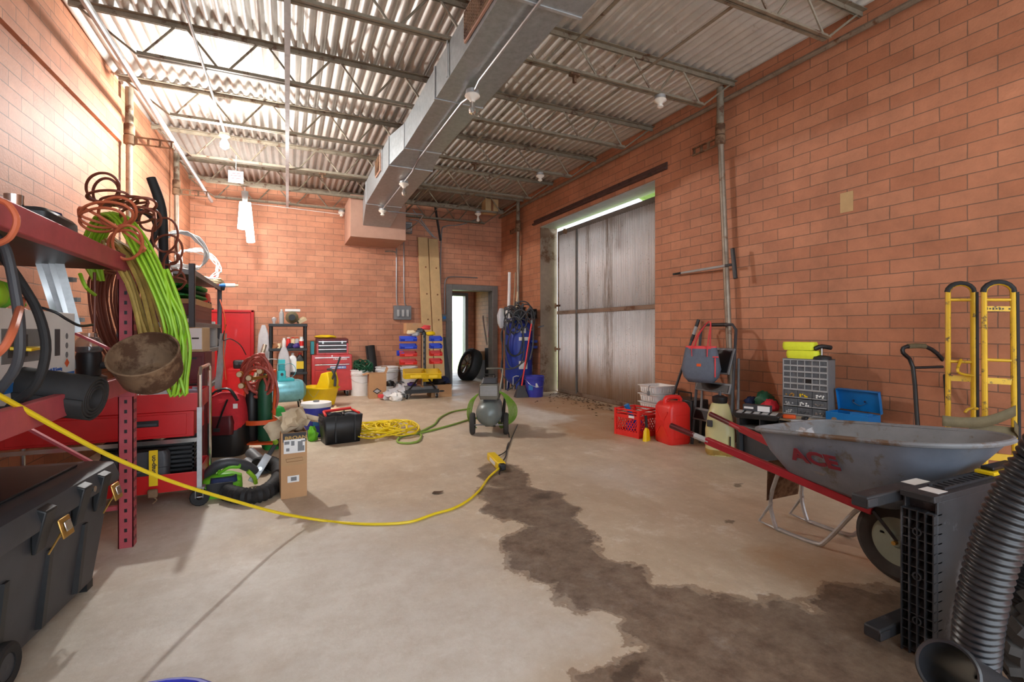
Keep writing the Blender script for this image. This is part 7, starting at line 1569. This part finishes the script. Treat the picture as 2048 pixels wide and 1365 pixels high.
# ------------------------------------------------------------------ hand trucks behind the wheelbarrow
def arc(c, hx, r_, z): return [c - hx * r_ + V((0, 0, 0))] + [c + hx * (-r_ * math.cos(a)) + V((0, 0, r_ * .9 * math.sin(a))) for a in [math.pi * k / 8 for k in range(1, 8)]] + [c + hx * r_]
t = thing('appliance_truck', 'tall scuffed yellow two-section hand truck leaning on the right wall', 'hand truck', (0, 0, 0))
for k, (ul, ur, name_) in enumerate(((1896, 1946, 'a'), (1968, 2026, 'b'))):
    zq = 3.12 if k == 0 else 2.92
    A_, B_ = D(ul, 585, zq), D(ur, 585, zq - .06); c = (A_ + B_) / 2; hx = (B_ - A_) / 2; r_ = hx.length; hx.normalize()
    f0 = V((A_.x - .13, A_.y - .057, .10)); f1 = V((B_.x - .13, B_.y - .057, .10))
    MB().tube([f0] + arc(c, hx, r_, 0) + [f1], .014, 10).build('side_tube', 'truck_yellow', t)
    MB().tube(arc(c, hx, r_ + .003, 0)[0:], .016, 10).build('black_arch', 'black_rubber', t)
    for v_ in ((600, 720, 752) if k == 0 else (600, 717, 757)):
        f = 0
        a0 = D(ul, v_, zq); b0 = D(ur, v_, zq - .06); zz = a0.z; s = (A_.z - zz) / (A_.z - .12); a0 = A_.lerp(f0, s); b0 = B_.lerp(f1, s)
        if v_ > 740: MB().bar(a0, b0, .012, .035).build('flat_crossbar', 'truck_yellow', t)
        else: MB().cyl(a0, b0, .009).build('round_crossbar', 'truck_yellow', t)
    for s in (.78, .96): MB().bar(A_.lerp(f0, s), B_.lerp(f1, s), .012, .04).build('flat_crossbar', 'truck_yellow', t)
    if k == 0: MB().bar(B_.lerp(f1, .0) + hx * .02, B_.lerp(f1, .9) + hx * .02, .012, .03).build('black_strip', 'black', t)
    else:
        a0, b0 = A_.lerp(f0, .08), B_.lerp(f1, .08); MB().bar(a0, b0, .01, .03).build('name_plate', 'truck_yellow', t)
        mp_ = (a0 + b0) / 2; dx = (b0 - a0).normalized(); nn_ = V((dx.y, -dx.x, 0)) * .0056; b = MB()
        for j in range(10):
            if j != 7: b.bar(mp_ + nn_ + dx * (-.07 + j * .014), mp_ + nn_ + dx * (-.062 + j * .014), .014 if j % 2 else .009, .0012, (dx.y, -dx.x, 0))
        b.build('worn_lettering', 'print_dark', t)
        MB().bar(B_ + hx * .02, B_.lerp(f1, .95) + hx * .02, .012, .03).build('black_strip', 'black', t)
MB().bx(3.45, 3.75, 1.25, 1.66, .02, .10).build('toe_plate', 'truck_yellow', t)
a0 = D(1925, 718, 3.1); MB().tube([D(1922, 720, 3.05), D(1915, 740, 3.0), D(1922, 748, 3.0), D(1945, 752, 3.0)], .008, 8, k=3).build('lock_lever', 'truck_yellow', t)
MB().tube([D(1930, 826, 2.95), D(1938, 818, 2.95), D(1955, 818, 2.95)], .008, 8, k=3).build('lock_lever', 'truck_yellow', t)
t2 = thing('webbing_strap', 'wide olive webbing strap slung around the yellow hand truck', 'strap', (0, 0, 0))
for k, pth in enumerate(([(1885, 842), (1930, 846), (1980, 842), (2032, 822)], [(1938, 860), (1990, 862), (2034, 866), (2028, 852)])):
    q = cr([D(u, v, 2.78 - .02 * i) for i, (u, v) in enumerate(pth)], 5)
    MB().loft([[p_ + V((0, 0, -.03)) for p_ in q], [p_ + V((0, 0, .03)) for p_ in q]], False, closed=False).build('strap_band', 'webbing', t2); t2.children[-1].modifiers.new('s', 'SOLIDIFY').thickness = .003
t = thing('hand_truck', 'black hand truck with a taped loop handle beside the yellow one', 'hand truck', (0, 0, 0))
zq = 3.35; A1 = [(1848, 930), (1836, 860), (1826, 735), (1806, 706), (1812, 694), (1852, 694), (1882, 716), (1890, 745), (1897, 860), (1900, 930)]
MB().tube([D(u, v, zq - (.0 if v < 760 else .25 * (v - 760) / 170)) for u, v in A1], .013, 10, k=3).build('frame_tube', 'black', t)
MB().tube([D(u, v, zq) for u, v in ((1816, 693), (1832, 692), (1850, 693))], .018, 10, k=2).build('grip_tape', 'webbing', t); MB().cyl(D(1829, 736, zq), D(1888, 734, zq), .009).build('crossbar', 'black', t)
MB().cyl(D(1848, 930, zq - .25), V((D(1848, 930, zq - .25).x - .03, D(1848, 930, zq - .25).y, .02)), .013).build('lower_tube', 'black', t); MB().cyl(D(1900, 930, zq - .25), V((D(1900, 930, zq - .25).x - .03, D(1900, 930, zq - .25).y, .02)), .013).build('lower_tube', 'black', t)
t = thing('rusty_stand', 'rust orange steel stand legs visible beneath the wheelbarrow nose', 'stand', (0, 0, 0))
for (u0, u1, m_) in ((1842, 1848, 'wood_brown'), (1906, 1912, 'wood_brown'), (1828, 1830, 'dark_grey'), (1870, 1868, 'black')):
    a0 = D(u0, 900, 3.0); b0 = F(u1, 1010); b0 = V((a0.x - .02, a0.y, .0)); MB().bar(b0 + V((0, 0, .001)), a0, .04, .03).build('leg', m_, t)
MB().bar(D(1842, 930, 2.98), D(1912, 930, 2.98), .03).build('crossbar', 'rusty', t)
# ------------------------------------------------------------------ black plastic sawhorse slab and big hoses at the front right
t = thing('folded_sawhorse', 'folded black plastic workbench with a ribbed grid end, standing at the front right', 'workbench', (0, 0, 0))
X0, X1, Y0, Y1, Z1 = 1.925, 2.66, .875, .975, .552
b = MB(); b.bx(X0 + .02, X1, Y0, Y0 + .008, 0, Z1 - .02).bx(X0 + .02, X1, Y1 - .008, Y1, 0, Z1 - .02).bx(X0, X1, Y0, Y1, Z1 - .022, Z1).bx(X0 + .02, X1, Y0, Y1, .0, .01).bx(X0 + .045, X0 + .05, Y0, Y1, 0, Z1)
b.build('slab_body', 'dusty_black', t, .004)
b = MB(); ny = 5
for k in range(ny): y = Y0 + .004 + (Y1 - Y0 - .008) * k / (ny - 1); b.bx(X0, X0 + .046, y - .002, y + .002, 0, Z1 - .06)
for k in range(16): z = .012 + k * (Z1 - .075) / 15; b.bx(X0 + .004, X0 + .046, Y0, Y1, z - .002, z + .002)
for k in range(15):
    z = .012 + k * (Z1 - .075) / 15
    for (ya, yb) in ((Y0 + .027, Y0 + .050), (Y0 + .050, Y0 + .073)): b.add([(X0 + .01, ya, z), (X0 + .01, yb, z), (X0 + .044, yb, z + .03), (X0 + .044, ya, z + .03)], [(0, 1, 2, 3), (3, 2, 1, 0)])
for z in (.12, .27, .42): b.lathe([(.010, -.01), (.014, -.01), (.014, .03), (.010, .03)], 12, MX.Translation((X0 + .01, (Y0 + Y1) / 2, z)) @ MX.Rotation(R(90), 4, 'Y'), True)
b.build('grid_end', 'dusty_black', t)
b = MB()
for k in range(14): b.bx(X0 + .14 + k * .035, X0 + .155 + k * .035, Y0 + .03, Y1 - .025, Z1, Z1 + .006)
for y in (Y0 + .025, Y1 - .03): b.bx(X0 + .12, X1, y, y + .006, Z1, Z1 + .008)
b.build('top_ribs', 'dusty_black', t)
MB().bx(X0 + .05, X0 + .11, Y0 + .012, Y1 - .03, Z1 + .0002, Z1 + .001).build('paper_label', 'label_white', t)
MB().bx(X0 + .45, X0 + .60, Y0 + .02, Y1 - .02, Z1 + .006, Z1 + .02).build('yellow_plate', 'yellow', t, .003); MB().bx(X0 + .47, X0 + .66, Y0 + .03, Y1 - .03, Z1 + .02, Z1 + .034).build('black_clamp', 'black', t, .004)
MB().box((X0 + .26, Y0 - .006, .40), (.06, .012, .018), (0, -.3, 0)).build('grey_tab', 'mid_grey', t, .004)
for (z, x0, x1, y) in ((.500, 1.76, 2.16, 1.005), (.03, 1.84, 2.36, 1.01)):
    MB().bx(x0, x1, y - .02, y + .035, z, z + .042).build('folding_leg', 'dusty_black', t, .006)
    MB().bx(x0 - .002, x0 + .05, y - .024, y - .018, z + .008, z + .034).build('leg_pad', 'dark_grey', t, .002)
MB().bx(2.05, 2.15, .99, 1.035, .5422, .5432).build('paper_label', 'label_white', t)
def ribbed_hose(path, r0, pitch, name, label, m_='black_rubber', n=26):
    P = cr(path, 30); L = [0]
    for i in range(1, len(P)): L.append(L[-1] + (P[i] - P[i - 1]).length)
    N_ = int(L[-1] / pitch) * 6; out = []; rr_ = []; j = 0
    for i in range(N_ + 1):
        s = L[-1] * i / N_
        while j < len(L) - 2 and L[j + 1] < s: j += 1
        f = (s - L[j]) / max(1e-9, L[j + 1] - L[j]); out.append(P[j].lerp(P[j + 1], min(1, f))); rr_.append(r0 + pitch * .22 * math.cos(2 * math.pi * i / 6))
    o = MB().tube(out, rr_, n).build(name, m_, ang=70); return tag(o, label, 'hose')
mat('hose_black', (38, 40, 44), .33, 0, .15, 10)
ribbed_hose([D(1950, 1330, 1.36), D(1958, 1240, 1.33), D(1984, 1120, 1.30), D(2024, 1015, 1.27), D(2078, 930, 1.24), D(2160, 850, 1.2), (2.2, .45, .82), (2.65, .42, .40), (2.95, .42, .06)], .050, .019, 'corrugated_hose', 'thick black corrugated hose rising at the front right corner', 'hose_black')
ribbed_hose([D(2010, 1290, 1.5), D(2050, 1210, 1.5), D(2100, 1130, 1.5), D(2180, 1060, 1.5), (2.6, .62, .36), (2.9, .66, .05)], .045, .010, 'corrugated_hose', 'finely ribbed black hose behind the thicker one, front right', 'hose_black')
# smooth pipe end
c0 = D(1893, 1338, 1.16); c1 = D(2010, 1420, 1.30); c1 = V((c1.x, c1.y, .11))
M = MX.Translation(c0) @ (c1 - c0).normalized().to_track_quat('Z', 'Y').to_matrix().to_4x4(); Lp = (c1 - c0).length
o = MB().lathe([(.060, 0), (.064, .004), (.064, .02), (.058, .03), (.056, Lp), (.050, Lp), (.052, .03), (.055, .002)], 36, M, True).build('pipe_cuff', 'hose_black'); tag(o, 'smooth grey-black hose cuff with its open end toward the room, front right', 'hose')
# knobby wheel
c0 = D(2165, 1330, 1.35); c0.z = .177
t = thing('knobby_wheel', 'knobbly black tractor tyre at the front right corner', 'tyre', c0, R(38)); b = MB(); M = MX.Rotation(R(90), 4, 'Y')
b.lathe([(.09, -.06), (.12, -.075), (.15, -.07), (.160, -.045), (.162, 0), (.160, .045), (.15, .07), (.12, .075), (.09, .06)], 40, M, True)
for k in range(18):
    for s in (-1, 1):
        a = 2 * math.pi * (k + (.25 if s > 0 else -.0)) / 18; Mk = MX.Rotation(a, 4, 'X'); b.bx(s * .005 if s > 0 else -.075, .075 if s > 0 else -.005, -.012, .012, .150, .176, Mk)
b.build('tread', 'tyre', t); b = MB(); b.lathe([(.09, -.05), (.085, -.03), (.03, -.03), (0, -.04)], 28, M); b.build('wheel_disc', 'dark_grey', t)
